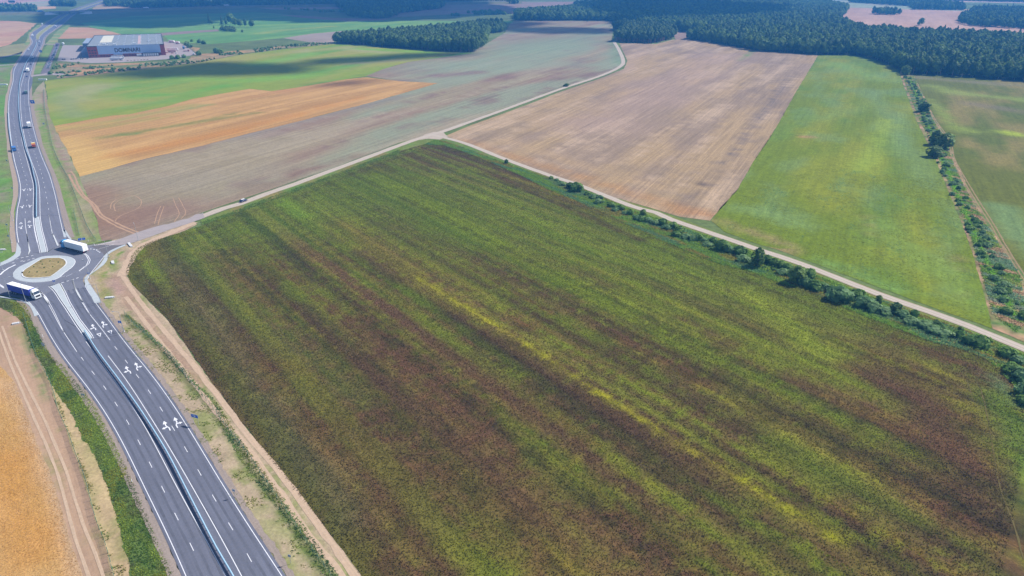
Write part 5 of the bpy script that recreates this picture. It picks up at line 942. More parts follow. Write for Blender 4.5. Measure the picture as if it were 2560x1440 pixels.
def fence(pts, label, step=3.0):
    pts = spline(pts, 3); o = Vector((pts[0][0], pts[0][1], 0)); pts = [(p[0]-o.x, p[1]-o.y) for p in pts]
    t = empty('wire_fence', o); tag(t, label, 'fence', 'wire mesh fences along the highway')
    q = resample(pts, step)
    for p in q: put(fpost_me, 'post', t, (p[0], p[1], 0))
    V = []; F = []
    for z in np.arange(.15, 1.75, .2):
        n = len(q); b0 = len(V)
        for x, y in q: V += [(x, y, z-.018), (x, y, z+.018)]
        F += [(b0+2*i, b0+2*i+2, b0+2*i+3, b0+2*i+1) for i in range(n-1)]
    fine = resample(pts, .3)
    for i in range(len(fine)-1):
        a, b_ = fine[i], fine[i+1]; dx, dy = (b_[0]-a[0])*.06, (b_[1]-a[1])*.06; b0 = len(V)
        V += [(a[0], a[1], .1), (a[0]+dx, a[1]+dy, .1), (a[0]+dx, a[1]+dy, 1.7), (a[0], a[1], 1.7)]; F.append((b0, b0+1, b0+2, b0+3))
    w = mesh_np('wire_mesh', np.array(V), np.array(F), m_wire, t); w['kind'] = 'stuff'
fence([(-145.39, 227.84), (-137.06, 218.68), (-127.28, 209.81), (-114.68, 197.53), (-101.21, 181.68), (-90.5, 169.73), (-79.14, 156.17), (-70.92, 146.61), (-63.6, 137.11), (-55.02, 126.3), (-46.97, 115.91), (-38.89, 106.12), (-30.36, 95.23)], 'green wire mesh fence beside the ditch and the two-rut dirt track')
fence([(-182.41, 226.54), (-164.93, 204.21), (-155.08, 192.43), (-145.21, 181.68), (-137.11, 171.39), (-133.31, 166.28), (-123.57, 154.9), (-116.19, 145.78), (-108.41, 136.36), (-98.11, 122.48), (-91.24, 114.26), (-85.23, 106.12), (-78.45, 97.1)], 'wire mesh fence between the bare soil and the weedy bank at the left')
fence([(-496.87, 745.5), (-432.61, 643.11), (-365.81, 541.38), (-330.84, 488.56), (-299.44, 444.33), (-271.53, 406.76), (-238.73, 359.91), (-216.28, 327.56), (-205.63, 313.21), (-196.51, 301.96)], 'wire mesh fence along the field edge above the roundabout')
fence([(-233.27, 346.34), (-220.95, 327.56), (-209.72, 310.47)], 'short dark green fence behind the blue-cabbed lorry')
fence([(-562.5, 1231.9), (-513.8, 1149.9), (-465.8, 1062.2)], 'dark fence along the right side of the factory yard')
# lamp posts
lpm = MB(); lpm.cyl((0, 0, 0), (0, 0, 8), .11, .06, 8); lp_me = lpm.mesh('pole', m_steel)
arm = MB(); arm.cyl((0, 0, 7.9), (1.6, 0, 8.25), .05, .04, 6); arm_me = arm.mesh('arm', m_steel)
lh = MB(); lh.box(1.5, 2.25, -.16, .16, 8.18, 8.32, t=.03); lh_me = lh.mesh('lamp_head', m_steel)
bs = MB(); bs.box(-.18, .18, -.18, .18, 0, .3); bs_me = bs.mesh('base', m_kerb)
for (p, an, lb) in (((-181.32, 283.72), 3.4, 'lamp post on the footway where the gravel road leaves the roundabout'), ((-178.1, 304.2), 2.2, 'lamp post beside the start of the gravel road'), ((-176.57, 260.21), 2.6, 'lamp post by the blue sign on the right of the roundabout'),
                    ((-159.74, 237.63), 3.6, 'lamp post on the right verge below the roundabout'), ((-198.33, 242.61), .6, 'lamp post behind the dark blue trailer'), ((-188.42, 237.28), .3, 'lamp post beside the cab of the white lorry'),
                    ((-256.64, 332.4), .1, 'lamp post on the left grass verge level with the give-way triangles'), ((-236.38, 300.92), .2, 'lamp post on the left grass verge nearest the roundabout'), ((-218.95, 268.95), .2, 'lamp post in the grass at the far left edge of the roundabout'), ((-138.67, 214.18), 3.3, 'lamp post on the right verge beside the give-way triangles')):
    t = empty('lamp_post', (*p, .1), an); tag(t, lb, 'lamp post', 'lamp posts around the roundabout')
    put(lp_me, 'pole', t); put(arm_me, 'arm', t); put(lh_me, 'lamp_head', t); put(bs_me, 'base', t)
# signs
m_blue = plain('blue_sign', (.01, .12, .55), .4); m_grey = plain('grey_sign_back', (.34, .40, .48), .5, .4, .2)
def sign(p, w, h, z, an, mat, label, posts=2, symbol=True):
    t = empty('road_sign', (*p, .05), an); tag(t, label, 'road sign', 'road signs beside the highway')
    for s in ((-w*.35, w*.35) if posts == 2 else (0,)):
        b = MB(); b.cyl((s, .05, 0), (s, .05, z+h), .045, n=6); b.build('post', m_steel, t)
    b = MB(); b.box(-w/2, w/2, -.03, .0, z, z+h); pn = b.build('panel', mat, t)
    if symbol and mat is m_blue:
        b = MB(); b.box(-w*.5+.04, w*.5-.04, -.036, -.0305, z+h-.1, z+h-.05); b.box(-w*.5+.04, w*.5-.04, -.036, -.0305, z+.05, z+.1)
        b.box(-w*.05, w*.05, -.037, -.0305, z+.2*h, z+.75*h); b.box(-w*.3, w*.28, -.0375, -.0306, z+.5*h, z+.6*h); b.build('white_marking', m_white, pn)
    return t
sign((-89.92, 159.5), 2.4, 1.1, 2.4, -.35, m_blue, 'long blue direction sign beside the ditch, low right of the highway')
sign((-139.69, 214.77), 1.3, 1.0, 3.2, -.2, m_blue, 'small blue rectangular sign beside the give-way triangles')
sign((-448.07, 651.14), 4.6, 3.2, 2.6, -.2, m_blue, 'large blue direction sign on the verge beside the dark green lorry')
sign((-707.1, 1077.7), 4.6, 3.2, 2.4, -.3, m_blue, 'large blue direction sign on the grass before the factory')
sign((-201.39, 298.87), 2.9, 1.2, 2.2, .5, m_blue, 'blue direction sign behind the white trailer')
sign((-176.79, 260.61), .8, .8, 1.9, .3, m_blue, 'small blue sign at the foot of the lamp post right of the roundabout', 1)
sign((-187.68, 254.24), .8, .8, 1.3, .3, m_blue, 'small blue sign on the paved ring of the roundabout', 1)
for p, w, h, lb in (((-158.49, 200.69), 1.1, 1.2, 'grey sign back on the weedy bank below the roundabout'), ((-128.33, 171.19), 1.3, .7, 'grey sign back at the kerb left of the highway'), ((-67.99, 129.86), .7, .7, 'tiny grey sign on the right verge low down'), ((-48.32, 109.36), .7, .7, 'bluish sign back on the sandy verge at the bottom edge'),
                    ((-289.28, 382.08), 1.2, .8, 'grey sign back on the upper left verge'), ((-250.8, 319.96), 1.2, .8, 'grey sign back level with the upper arrows'), ((-239.4, 304.05), 1.0, .9, 'grey sign back nearest the roundabout on the left verge'), ((-334.15, 444.33), 1.2, .9, 'grey sign back on the grass below the short crash barrier'), ((-381.98, 560.82), 2.0, 1.2, 'pale grey sign at the field track beside the orange field')):
    sign(p, w, h, 2.0, -.2, m_grey, lb, 1, False)
def longboard(p, w, lb):
    t = empty('advertising_board', (*p, 0), .06); tag(t, lb, 'advertising board')
    for s in (-w*.4, 0, w*.4):
        b = MB(); b.cyl((s, .1, 0), (s, .1, 3.2), .12, n=6); b.build('post', m_steel, t)
    b = MB(); b.box(-w/2, w/2, -.6, .6, 2.2, 3.6); b.build('panel', m_white, t)
longboard((-554.53, 764.19), 13, 'long white board on posts at the left edge of the picture'); longboard((-532.4, 801.32), 9, 'long white board on posts at the corner of the bright green field')
# culvert heads and marker posts
m_pale = plain('pale_concrete_block', (.5, .5, .5), .8, noise=.1)
for p, an, w, lb in (((-179.15, 298.36), -.9, 6, 'grey culvert head beside the gravel road end'), ((-176.07, 277.29), -1.0, 3.4, 'pale concrete culvert end in the ditch near the roundabout'), ((-158.75, 241.89), .2, 3, 'pale culvert block at the end of the green ditch'), ((-181.38, 220.22), .5, 2.2, 'white concrete block at the upper end of the weedy bank'), ((-234.93, 292.35), .1, 2, 'white block in the grass at the left edge')):
    t = empty('culvert', (*p, 0), an); tag(t, lb, 'culvert')
    b = MB(); b.box(-w/2, w/2, -.6, .6, -.1, .5, t=.05); b.build('slab', m_pale, t); b = MB(); b.cyl((w/2-.2, 0, .1), (w/2+.5, 0, .1), .35, n=10); b.build('pipe', m_mconc, t)
mp = MB(); mp.box(-.07, .07, -.05, .05, 0, 1.0); mp_me = mp.mesh('marker_post', m_white)
for i, (p, lb) in enumerate((((-162.86, 342.44), 'dark little marker post at the edge of the gravel road'), ((-195.56, 297.85), 'white marker post at the mouth of the gravel road'), ((-201.26, 303), 'white marker post behind the white trailer'), ((-165.33, 210.39), 'white marker post on the shoulder above the weedy bank'), ((-96.16, 135.47), 'white marker post on the left shoulder lower down'))):
    t = tag(put(mp_me, 'marker_post', None, (*p, .05)), lb, 'marker post')

# =================================================================== TREES
def icos(sub):
    bm = bmesh.new(); bmesh.ops.create_icosphere(bm, subdivisions=sub, radius=1)
    v = np.array([x.co[:] for x in bm.verts]); f = np.array([[q.index for q in p.verts] for p in bm.faces]); bm.free(); return v, f
IV, IF = icos(1); IV2, IF2 = icos(2)
def crown_arrays(h0, h1, rad, n, leaf, shape='round', seed=0, core=True):
    r = np.random.default_rng(seed); V = []; F = []; b = 0
    if shape == 'cone':
        z = h0+(h1-h0)*r.random(n)**1.35; t = (z-h0)/(h1-h0); rr = rad*(1-t)**.8*(.75+.35*r.random(n))
    else:
        t = r.random(n); z = h0+(h1-h0)*t; rr = rad*np.sqrt(np.clip(1-np.abs(2*t-.85)**3*.9, .04, 1))*(.72+.36*r.random(n))
    an = r.random(n)*6.283; lump = 1+.22*np.sin(an*3+seed*1.7+z*.7)+.14*np.sin(an*5-z*1.3+seed)
    c = np.stack([np.cos(an)*rr*lump, np.sin(an)*rr*lump, z], 1)
    nrm = np.stack([np.cos(an), np.sin(an), (z-(h0+h1)/2)/(h1-h0)*1.6+.35], 1)+r.normal(0, .30, (n, 3)); nrm /= np.linalg.norm(nrm, axis=1)[:, None]
    a = np.cross(nrm, r.normal(0, 1, (n, 3))); a /= np.linalg.norm(a, axis=1)[:, None]; q = np.cross(nrm, a)
    s = leaf*(.6+.8*r.random(n))[:, None]
    V = np.concatenate([c-a*s-q*s*.5, c+a*s*.2-q*s, c+a*s+q*s*.4, c-a*s*.3+q*s+nrm*s*.3]); i = np.arange(n)
    F = np.concatenate([np.stack([i, i+n, i+2*n], 1), np.stack([i, i+2*n, i+3*n], 1)])
    if core:
        k = IV2.copy(); nz = 1+.18*np.sin(k[:, 0]*5+seed)+.15*np.sin(k[:, 1]*6+k[:, 2]*4)
        k = k*nz[:, None]*.78
        if shape == 'cone': k[:, :2] *= (rad*.8*np.clip(.62-k[:, 2]*.55, .05, 1.2))[:, None]
        else: k[:, :2] *= rad*.92
        k[:, 2] = (h0+h1)/2+k[:, 2]*(h1-h0)/2*1.05
        F = np.concatenate([F, IF2+len(V)]); V = np.concatenate([V, k])
    return V, F
def trunk_arrays(h, r0, limbs=4, seed=0):
    b = MB(); r = random.Random(seed); b.cyl((0, 0, -.2), (0, 0, h), r0, r0*.35, 6)
    for i in range(limbs):
        a = r.random()*6.28; z = h*(.45+.45*i/max(1, limbs)); L = h*.22
        b.cyl((0, 0, z), (math.cos(a)*L, math.sin(a)*L, z+L*.8), r0*.35, r0*.1, 4)
    return b
m_bushleaf = None
m_bark = plain('bark', (.10, .075, .055), .9, noise=.2); m_pbark = plain('pine_bark', (.34, .20, .14), .9, noise=.2); m_birch = plain('birch_bark', (.55, .53, .5), .8, noise=.3)
GA, GB = (.065, .145, .04), (.21, .31, .07)
m_leaf = leafmat('broadleaf_foliage', GA, GB); m_needle = leafmat('needle_foliage', (.045, .10, .042), (.11, .18, .06), transl=.15)
m_bushleaf = leafmat('bush_foliage', (.09, .20, .045), (.23, .36, .08))
m_light = leafmat('light_foliage', (.07, .14, .04), (.16, .25, .06)); m_willow = leafmat('willow_foliage', (.12, .24, .09), (.27, .40, .16))
def raw_mesh(name, V, F, mats, midx=None):
    o = mesh_np(name, V, F, mats, midx=midx); me = o.data; bpy.data.objects.remove(o); return me
TREES = {}
def make_kind(key, h0, h1, rad, n, leaf, shape, mat, bark, trunk_h, r0, seed):
    V, F = crown_arrays(h0, h1, rad, n, leaf, shape, seed, core=h1 > 7); cm = raw_mesh('crown', V, F, mat)
    tm_ = trunk_arrays(trunk_h, r0, 4, seed).mesh('trunk', bark); TREES[key] = (cm, tm_)
for s in range(4):
    make_kind(f'broad{s}', 3.5, 15.8, 5.1, 520, .85, 'round', m_leaf, m_bark, 13, .28, s)
    make_kind(f'pine{s}', 8.5, 18, 3.4, 320, .7, 'round', m_needle, m_pbark, 16, .34, s+10)
for s in range(2):
    make_kind(f'spruce{s}', 1.5, 20, 3.6, 420, .65, 'cone', m_needle, m_bark, 17, .28, s+20)
    make_kind(f'birch{s}', 4, 17, 3.2, 380, .6, 'round', m_light, m_birch, 14, .18, s+30)
for s in range(3):
    make_kind(f'bush{s}', .05, 2.6, 1.5, 300, .36, 'round', m_bushleaf, m_bark, 1.6, .08, s+40)
    make_kind(f'willow{s}', .05, 2.6, 1.6, 300, .34, 'round', m_willow, m_bark, 1.5, .08, s+50)
    make_kind(f'sapling{s}', .6, 6.5, 1.7, 380, .40, 'round', m_light if s == 1 else m_leaf, m_birch if s == 1 else m_bark, 4.5, .09, s+60)
def tree(name, key, loc, s, label, cat, group=None, sx=1.0):
    t = empty(name, (loc[0], loc[1], 0), random.random()*6.28); t.scale = (s*sx, s*sx, s); tag(t, label, cat, group)
    cm, tm_ = TREES[key]; put(tm_, 'trunk', t); put(cm, 'crown', t); return t

def joined(key):
    cm, tm_ = TREES[key]; me = cm.copy(); bm = bmesh.new(); bm.from_mesh(me); nf = len(bm.faces)
    bm.from_mesh(tm_); bm.faces.ensure_lookup_table()
    for f in bm.faces[nf:]: f.material_index = 1
    bm.to_mesh(me); bm.free(); me.materials.append(tm_.materials[0]); me.name = 'wood_tree'; return me
def gn_group(objs):
    ng = bpy.data.node_groups.new('scatter_trees', 'GeometryNodeTree')
    ng.interface.new_socket('Geometry', in_out='INPUT', socket_type='NodeSocketGeometry'); ng.interface.new_socket('Geometry', in_out='OUTPUT', socket_type='NodeSocketGeometry')
    N = ng.nodes; L = ng.links; gi = N.new('NodeGroupInput'); go = N.new('NodeGroupOutput'); j = N.new('GeometryNodeJoinGeometry')
    def named(n, t):
        a = N.new('GeometryNodeInputNamedAttribute'); a.data_type = t; a.inputs['Name'].default_value = n; return a
    va = named('kind_index', 'INT'); sc = named('tree_scale', 'FLOAT'); rz = named('turn', 'FLOAT')
    cx = N.new('ShaderNodeCombineXYZ'); L.new(rz.outputs[0], cx.inputs['Z'])
    for i, ob in enumerate(objs):
        oi = N.new('GeometryNodeObjectInfo'); oi.inputs['Object'].default_value = ob; oi.transform_space = 'ORIGINAL'
        ip = N.new('GeometryNodeInstanceOnPoints'); cp = N.new('FunctionNodeCompare'); cp.data_type = 'INT'; cp.operation = 'EQUAL'
        L.new(va.outputs[0], cp.inputs[2]); cp.inputs[3].default_value = i
        L.new(gi.outputs[0], ip.inputs['Points']); L.new(cp.outputs[0], ip.inputs['Selection']); L.new(oi.outputs['Geometry'], ip.inputs['Instance'])
        L.new(cx.outputs[0], ip.inputs['Rotation']); L.new(sc.outputs[0], ip.inputs['Scale']); L.new(ip.outputs[0], j.inputs[0])
    L.new(j.outputs[0], go.inputs[0]); return ng
_src = {}
def source(key):
    if key not in _src: _src[key] = bpy.data.objects.new('wood_tree', joined(key))
    return _src[key]
_ng = {}
def wood(name, P, s, keys, label, kindidx=None, cat='forest'):
    me = bpy.data.meshes.new(name); n = len(P); me.vertices.add(n); V = np.zeros((n, 3), np.float32); V[:, :2] = P; me.vertices.foreach_set('co', V.ravel())
    def at(nm, ty, v): a = me.attributes.new(nm, ty, 'POINT'); a.data.foreach_set('value', v)
    at('kind_index', 'INT', (rng.integers(0, len(keys), n) if kindidx is None else kindidx).astype(np.int32)); at('tree_scale', 'FLOAT', (s*rng.uniform(.68, 1.2, n)).astype(np.float32)); at('turn', 'FLOAT', rng.uniform(0, 6.28, n).astype(np.float32))
    o = link(bpy.data.objects.new(name, me)); k = tuple(keys)
    if k not in _ng: _ng[k] = gn_group([source(q) for q in keys])
    m = o.modifiers.new('scatter', 'NODES'); m.node_group = _ng[k]; tag(o, label, cat, kind='stuff'); return o
def scatter(poly, sp, jit=.62):
    P = np.array(poly); x0, y0 = P.min(0); x1, y1 = P.max(0)
    gx, gy = np.meshgrid(np.arange(x0, x1, sp), np.arange(y0, y1, sp)); gx = gx+((np.arange(gx.shape[0]) % 2)*sp/2)[:, None]
    Q = np.stack([gx.ravel(), gy.ravel()], 1); Q = Q+rng.uniform(-jit*sp, jit*sp, Q.shape); return Q[inpoly(Q, poly)]

R1 = [(317.2, 1310.6), (338.3, 1273.7), (353.1, 1225.2), (369.7, 1167.9), (384.9, 1115.5), (410.1, 1099), (456, 1067.3), (509.6, 1062.2), (513.6, 1009), (493.38, 908.83), (483.12, 872.44), (491.34, 862.06), (508.9, 858.64), (530.98, 838.7), (584.52, 805.82), (656.19, 758.76), (782.25, 712.96), (1079, 1004.4), (996.3, 1104.4), (883, 1245.6), (786.6, 1318.2), (741.8, 1357.7), (690.7, 1408.2), (711.1, 1541.2), (752.9, 1676.2), (790.2, 1807.4), (661.1, 1676.2), (514.9, 1510.7), (408.4, 1425.8), (360.4, 1391)]
R2 = [(5.8, 1779.6), (87.6, 1779.6), (156.8, 1793.3), (243.2, 1779.6), (246.8, 1700.9), (278.1, 1583.8), (338.3, 1500.8), (364.7, 1408.2), (410.9, 1434.8), (518.2, 1520.8), (661.1, 1676.2), (807.3, 1836), (903.9, 1993.6), (959.9, 2120.6), (920.3, 2355.2), (833.3, 2479.5), (706.2, 2505.9), (582.5, 2560.4), (448.6, 2588.5), (305.1, 2560.4), (201.4, 2379.1), (193.1, 2221.3), (113.4, 2082.7), (10.9, 1993.6)]
R2b = [(852.5, 2308.9), (882.6, 2120.6), (959.1, 2111), (1030.7, 2264.3), (1081.8, 2560.4), (909.9, 2505.9)]
G1 = [(-306, 1238.7), (-278.4, 1225.2), (-180.7, 1161.8), (-111.7, 1115.5), (-61.2, 1099), (-52.8, 1115.5), (-45.5, 1205.5), (-46.8, 1303.1), (-45.6, 1425.8), (-15.3, 1462.4), (-15.2, 1541.2), (-35.2, 1606), (-84.7, 1541.2), (-143.1, 1443.9), (-209.8, 1357.7), (-272.2, 1295.6), (-303, 1273.7)]
G2 = [(179.4, 1266.5), (203.5, 1245.6), (238.9, 1231.9), (261.4, 1259.5), (288.1, 1303.1), (308.5, 1374.1), (315.5, 1462.4), (297.1, 1500.8), (269.2, 1530.9), (240.2, 1562.2), (211.6, 1541.2), (210.4, 1500.8), (225.3, 1462.4), (200.8, 1357.7)]
FAR = [[(1244.5, 2738.8), (1323.8, 2466.5), (1232.4, 2264.3), (1364.1, 2221.3), (1458.6, 2379.1), (1540.8, 2738.8), (1400.3, 2980.2)], [(1050.6, 1726.4), (1013, 1606), (1080.1, 1536.1), (1213.8, 1357.7), (1676.2, 1896.1), (1517.1, 2179.9), (1400.3, 2221.3), (1319.9, 2120.6), (1271.2, 1993.6), (1145.9, 1865.6)], [(1439.2, 3137.9), (1896.4, 2738.8), (2335.9, 2505.9), (3114.5, 3359.7), (2528.5, 3670.1), (1595.6, 3614.5)],
       [(-588, 2453.6), (-504.6, 2221.3), (-429, 1927.5), (-390.1, 1880.7), (-333.5, 1850.7), (-305.2, 1896.1), (-314.7, 2064.3), (-225.6, 2308.9), (-228.2, 2505.9), (-333.5, 2803.7), (-693.1, 3057.1), (-736.2, 2837.4)], [(-1338, 2428.3), (-1303.7, 2453.6), (-1205.8, 2343.5), (-1063.3, 2331.8), (-1000.9, 2428.3), (-1037.5, 2532.9), (-1190.4, 2617.3), (-1376.2, 2676.7), (-1525.5, 2770.9)], [(-1011.1, 2453.6), (-842.8, 2428.3), (-691.8, 2453.6), (-610.3, 2560.4), (-644.5, 2707.4), (-840.2, 2676.7), (-1031.5, 2646.6)],
       [(-1496.7, 2149.8), (-1456.4, 2159.8), (-1370.7, 2120.6), (-1447.5, 2242.6), (-1539.7, 2286.4), (-1589.3, 2286.4)], [(-1839.2, 2140), (-1496.7, 2149.8), (-1620.2, 2331.8), (-2019.5, 2355.2)], [(-1551.1, 2479.5), (-1435.4, 2428.3), (-1493.1, 2532.9), (-1615, 2588.5)], [(-272.9, 2803.7), (15.5, 2871.8), (16.5, 3057.1), (-293.3, 3018.2)], [(14.2, 2617.3), (22.9, 2646.6), (14.8, 2738.8), (-14.8, 2738.8), (-17.2, 2646.6)], [(994.4, 2028.4), (1036.5, 2002.2), (1062.7, 2010.9), (1090.2, 2064.3), (1020.3, 2082.7)], [(843.6, 2837.4), (1088.8, 2646.6), (1155.6, 2738.8), (940.7, 3057.1)], [(2342.7, 3786.6), (3017.2, 3457.3), (3520.1, 4042.7), (2517.6, 4184)]]
allp = []
def edge_things(P, poly, keys, s, n, names, group, maxd=9):
    d = segdist(P, poly, True); r = np.hypot(P[:, 0], P[:, 1]); 
    ok = np.where(d < maxd)[0]; ok = ok[np.argsort(r[ok])][:n]
    for i in ok:
        x, y = P[i]; key = random.choice(keys); tree('tree', key, (float(x), float(y)), s*random.uniform(.75, 1.18), names(x, y, key), 'tree', group)
    m = np.ones(len(P), bool); m[ok] = False; return P[m]
KN = {'b': 'broadleaf tree', 'p': 'dark pine', 's': 'dark spruce', 'i': 'pale birch'}
def sp(key): return KN['i' if key.startswith('birch') else key[0]]
def third(t): return 'left part' if t < .34 else 'middle' if t < .67 else 'right part'
def lab_r1(x, y, key):
    x1, x2, x3 = (456, 1067.3)[0], (487.09, 858.64)[0], (583.5, 804.31)[0]; x0 = (317.2, 1310.6)[0]
    if x > x3: return f'{sp(key)} at the forest front behind the olive field, by the right edge'
    if x > x2: return f'{sp(key)} at the forest front behind the olive field, {third((x-x2)/(x3-x2))} of it'
    if x > x1: return f'{sp(key)} at the forest front behind the green meadow, {third((x-x1)/(x2-x1))} of it'
    return f'{sp(key)} at the forest front behind the stubble field, {third((x-x0)/(x1-x0))} of it'
def lab_g1(x, y, key):
    x0, x1 = (-306, 1238.7)[0], (-45.5, 1205.5)[0]; return f'{sp(key)} in the front row of the long grove, {third((x-x0)/(x1-x0))} of it'
def lab_g2(x, y, key):
    x0, x1 = (179.4, 1266.5)[0], (299.8, 1333.8)[0]; return f'bare-trunked pine at the front of the copse ending the gravel road, {third((x-x0)/(x1-x0))}'
BR = [f'broad{i}' for i in range(4)]; PI_ = [f'pine{i}' for i in range(4)]
P = scatter(R1, 6.8); P = edge_things(P, R1, BR+['birch0', 'pine1'], 1.05, 150, lab_r1, 'trees in the front row of the big forest'); wood('forest', P, 1.05, BR+BR+['pine0', 'pine1', 'birch0', 'birch1', 'spruce0'], 'wide dark mixed forest behind the meadow and the stubble field')
P = scatter(R2, 7.5); wood('forest', P, 1.1, BR+BR+['pine0', 'pine1', 'birch0'], 'farther shaded forest running up to the top of the picture')
P = scatter(R2b, 8); wood('forest', P, 1.1, BR, 'tongue of forest reaching the pink field')
P = scatter(G1, 6.0); P = edge_things(P, G1, BR+['pine0', 'birch0', 'birch1'], 1.0, 75, lab_g1, 'trees in the front row of the grove'); wood('grove', P, 1.0, ['broad0', 'broad1', 'broad2', 'broad3', 'pine1', 'birch0', 'birch1'], 'long grove of trees standing alone behind the bright green field')
P = scatter(G2, 5.2); P = edge_things(P, G2, PI_, .95, 45, lab_g2, 'pines on the front edge of the copse'); wood('grove', P, .95, PI_+['broad0'], 'pine copse at the far end of the gravel road')
fl = ['far wood above the pink field at the right', 'wood right of the lone tree in the pink field', 'farthest wood at the top right corner', 'dark wood in the cloud shadow near the top', 'belt of trees beyond the motorway behind the factory', 'thin tree belt along the motorway', 'trees by the motorway at the left edge', 'trees left of the picture by the motorway', 'bushes beyond the motorway bridge', 'thin tree belt at the top centre', 'little clump by the far purple field', 'small clump of trees in the pink field', 'strip of wood beyond the big forest', 'hazy wood on the horizon at the right']
for f_, q in zip(FAR, fl):
    P = scatter(f_, 9.5 if len(q) < 200 else 9); wood('tree_belt', P, .95, ['broad0', 'broad1', 'pine0', 'spruce0'], q, cat='trees')
P = scatter([(-741.3, 2355.2), (-494.9, 2221.3), (-339.2, 1943.7), (-402.8, 1943.7), (-688.8, 2264.3)], 16); P = P[fbm(P[:, 0]/60, P[:, 1]/60) > .5]; wood('scrub', P, 2.0, ['bush0', 'bush1', 'willow0'], 'scattered low scrub on the far shaded heath', cat='scrub')
P = scatter([(-245.8, 1960), (-206.4, 1993.6), (-93.1, 2140), (12.3, 2264.3), (11, 2028.4), (-108.6, 1993.6), (-199.8, 1927.5)], 18); P = P[fbm(P[:, 0]/70, P[:, 1]/70) > .5]; wood('scrub', P, 2.6, ['bush0', 'bush1', 'spruce0'][:2], 'scattered bushes on the purple heath', cat='scrub')
P = scatter([(-560.42, 862.06), (-529.94, 829.05), (-495.72, 879.5), (-460.8, 932.1), (-430.9, 973.4), (-406.7, 1072.5), (-368.9, 1144), (-303.8, 1231.9), (-338, 1245.6), (-409, 1149.9), (-422.2, 1115.5), (-449.6, 1004.4), (-478, 969.1), (-511.8, 960.6), (-566.2, 960.6), (-624.4, 982.1), (-604.4, 940.1)], 5.5); P = P[fbm(P[:, 0]/30, P[:, 1]/30) > .52]; wood('scrub', P, .8, ['bush0', 'willow0', 'bush1'], 'low scrub on the bank between the factory and the green field', cat='scrub')
for i, (x, y, h, kd, lb) in enumerate((
    (524,58,12,'spruce0','dark spruce standing left of the farm trees'), (577,58,15,'broad1','tallest tree of the farm clump in the green fields'), (558,60,8,'broad0','rounded tree left in the farm clump'), (568,63,8,'birch0','lighter tree in the front of the farm clump'), (588,64,9,'broad2','tree right of the tallest one in the farm clump'), (600,65,8,'broad3','tree in the middle right of the farm clump'), (612,66,6,'birch1','smaller tree at the right of the farm clump'), (626,66,5,'broad0','last small tree at the right end of the farm clump'), (535,72,4,'birch0','small round tree left of the dark hedge'), (605,82,4,'broad1','small tree at the end of the dark hedge'))):
    p = None
for x, y, s, kd, lb in ((*(-694.1, 1676.2), 1.15, 'spruce0', 'dark spruce standing left of the farm trees'), (*(-684.7, 1664.1), .6, 'broad2', 'small tree at the foot of the dark spruce'), (*(-645.4, 1676.2), 1.5, 'broad1', 'tallest tree of the farm clump in the green fields'), (*(-656.4, 1652.1), 1.05, 'spruce1', 'dark conifer left in the farm clump'), (*(-637.6, 1628.7), 1.0, 'birch0', 'lighter tree in front of the farm clump'),
                        (*(-613.7, 1617.3), 1.1, 'broad2', 'tree right of the tallest one in the farm clump'), (*(-595, 1594.8), 1.0, 'broad3', 'tree in the middle right of the farm clump'), (*(-578.9, 1583.8), 1.0, 'birch1', 'smaller tree at the right of the farm clump'), (*(-561.2, 1573), 1.0, 'broad0', 'last small tree at the right end of the farm clump'), (*(-626.6, 1530.9), .4, 'birch0', 'small round tree left of the dark hedge'), (*(-535.8, 1443.9), .4, 'broad1', 'small tree at the end of the dark hedge'),
                        (*(918.9, 1640.3), 1.0, 'broad3', 'lone tree in the middle of the pink field'), (*(907.3, 1628.7), .6, 'broad1', 'shrubby tree beside the lone tree in the pink field'), (*(-359.2, 1174), .35, 'broad0', 'small bush on the boundary left of the grove'), (*(-354.4, 1180.2), .35, 'broad2', 'second small bush on the boundary left of the grove'), (*(181.2, 1752.6), .8, 'spruce0', 'single conifer before the far forest edge')):
    tree('tree', kd, (x, y), s, lb, 'tree')
P = scatter([(-602.4, 1500.8), (-624.4, 1562.2), (-578.3, 1520.8), (-555.3, 1462.4), (-579, 1471.8)], 6); wood('hedge', P, .42, ['broad0', 'broad1'], 'dense dark hedge block below the farm trees', cat='hedge')
for i, (p, s, kd) in enumerate((((-542.9, 1205.5), 2.4, 'willow0'), ((-522.8, 1167.9), 2.6, 'willow1'), ((-560.8, 1266.5), 1.5, 'bush1'), ((-538.1, 1245.6), 2.4, 'willow2'), ((-522.9, 1225.2), 2.2, 'bush0'), ((-464, 1062.2), 2.2, 'bush2'), ((-481.8, 1013.6), 2.0, 'bush0'), ((-475.4, 1018.3), 2.0, 'bush1'), ((-473, 1032.6), 1.7, 'willow1'), ((-449.6, 1093.6), 2.8, 'willow0'), ((-441.5, 1088.2), 2.2, 'bush2'), ((-421.3, 1104.4), 1.2, 'bush0'), ((-561.39, 862.06), 1.4, 'bush1'))):
    tree('shrub', kd, p, s, ['grey-green shrub at the far corner of the yard fence', 'larger grey-green shrub by the yard fence', 'small dark shrub behind the yard', 'pale willow shrub behind the yard, the left of two', 'dark shrub behind the yard, the right of two', 'round shrub at the front right corner of the yard', 'first shrub in front of the yard counting from the factory', 'second shrub in front of the yard counting from the factory', 'third shrub in front of the yard counting from the factory', 'broad willow in the orange waste ground', 'dark bush touching the broad willow in the waste ground', 'small bush far right in the orange waste ground', 'brown-green shrub at the lower end of the car row'][i], 'shrub', 'shrubs around the factory yard')

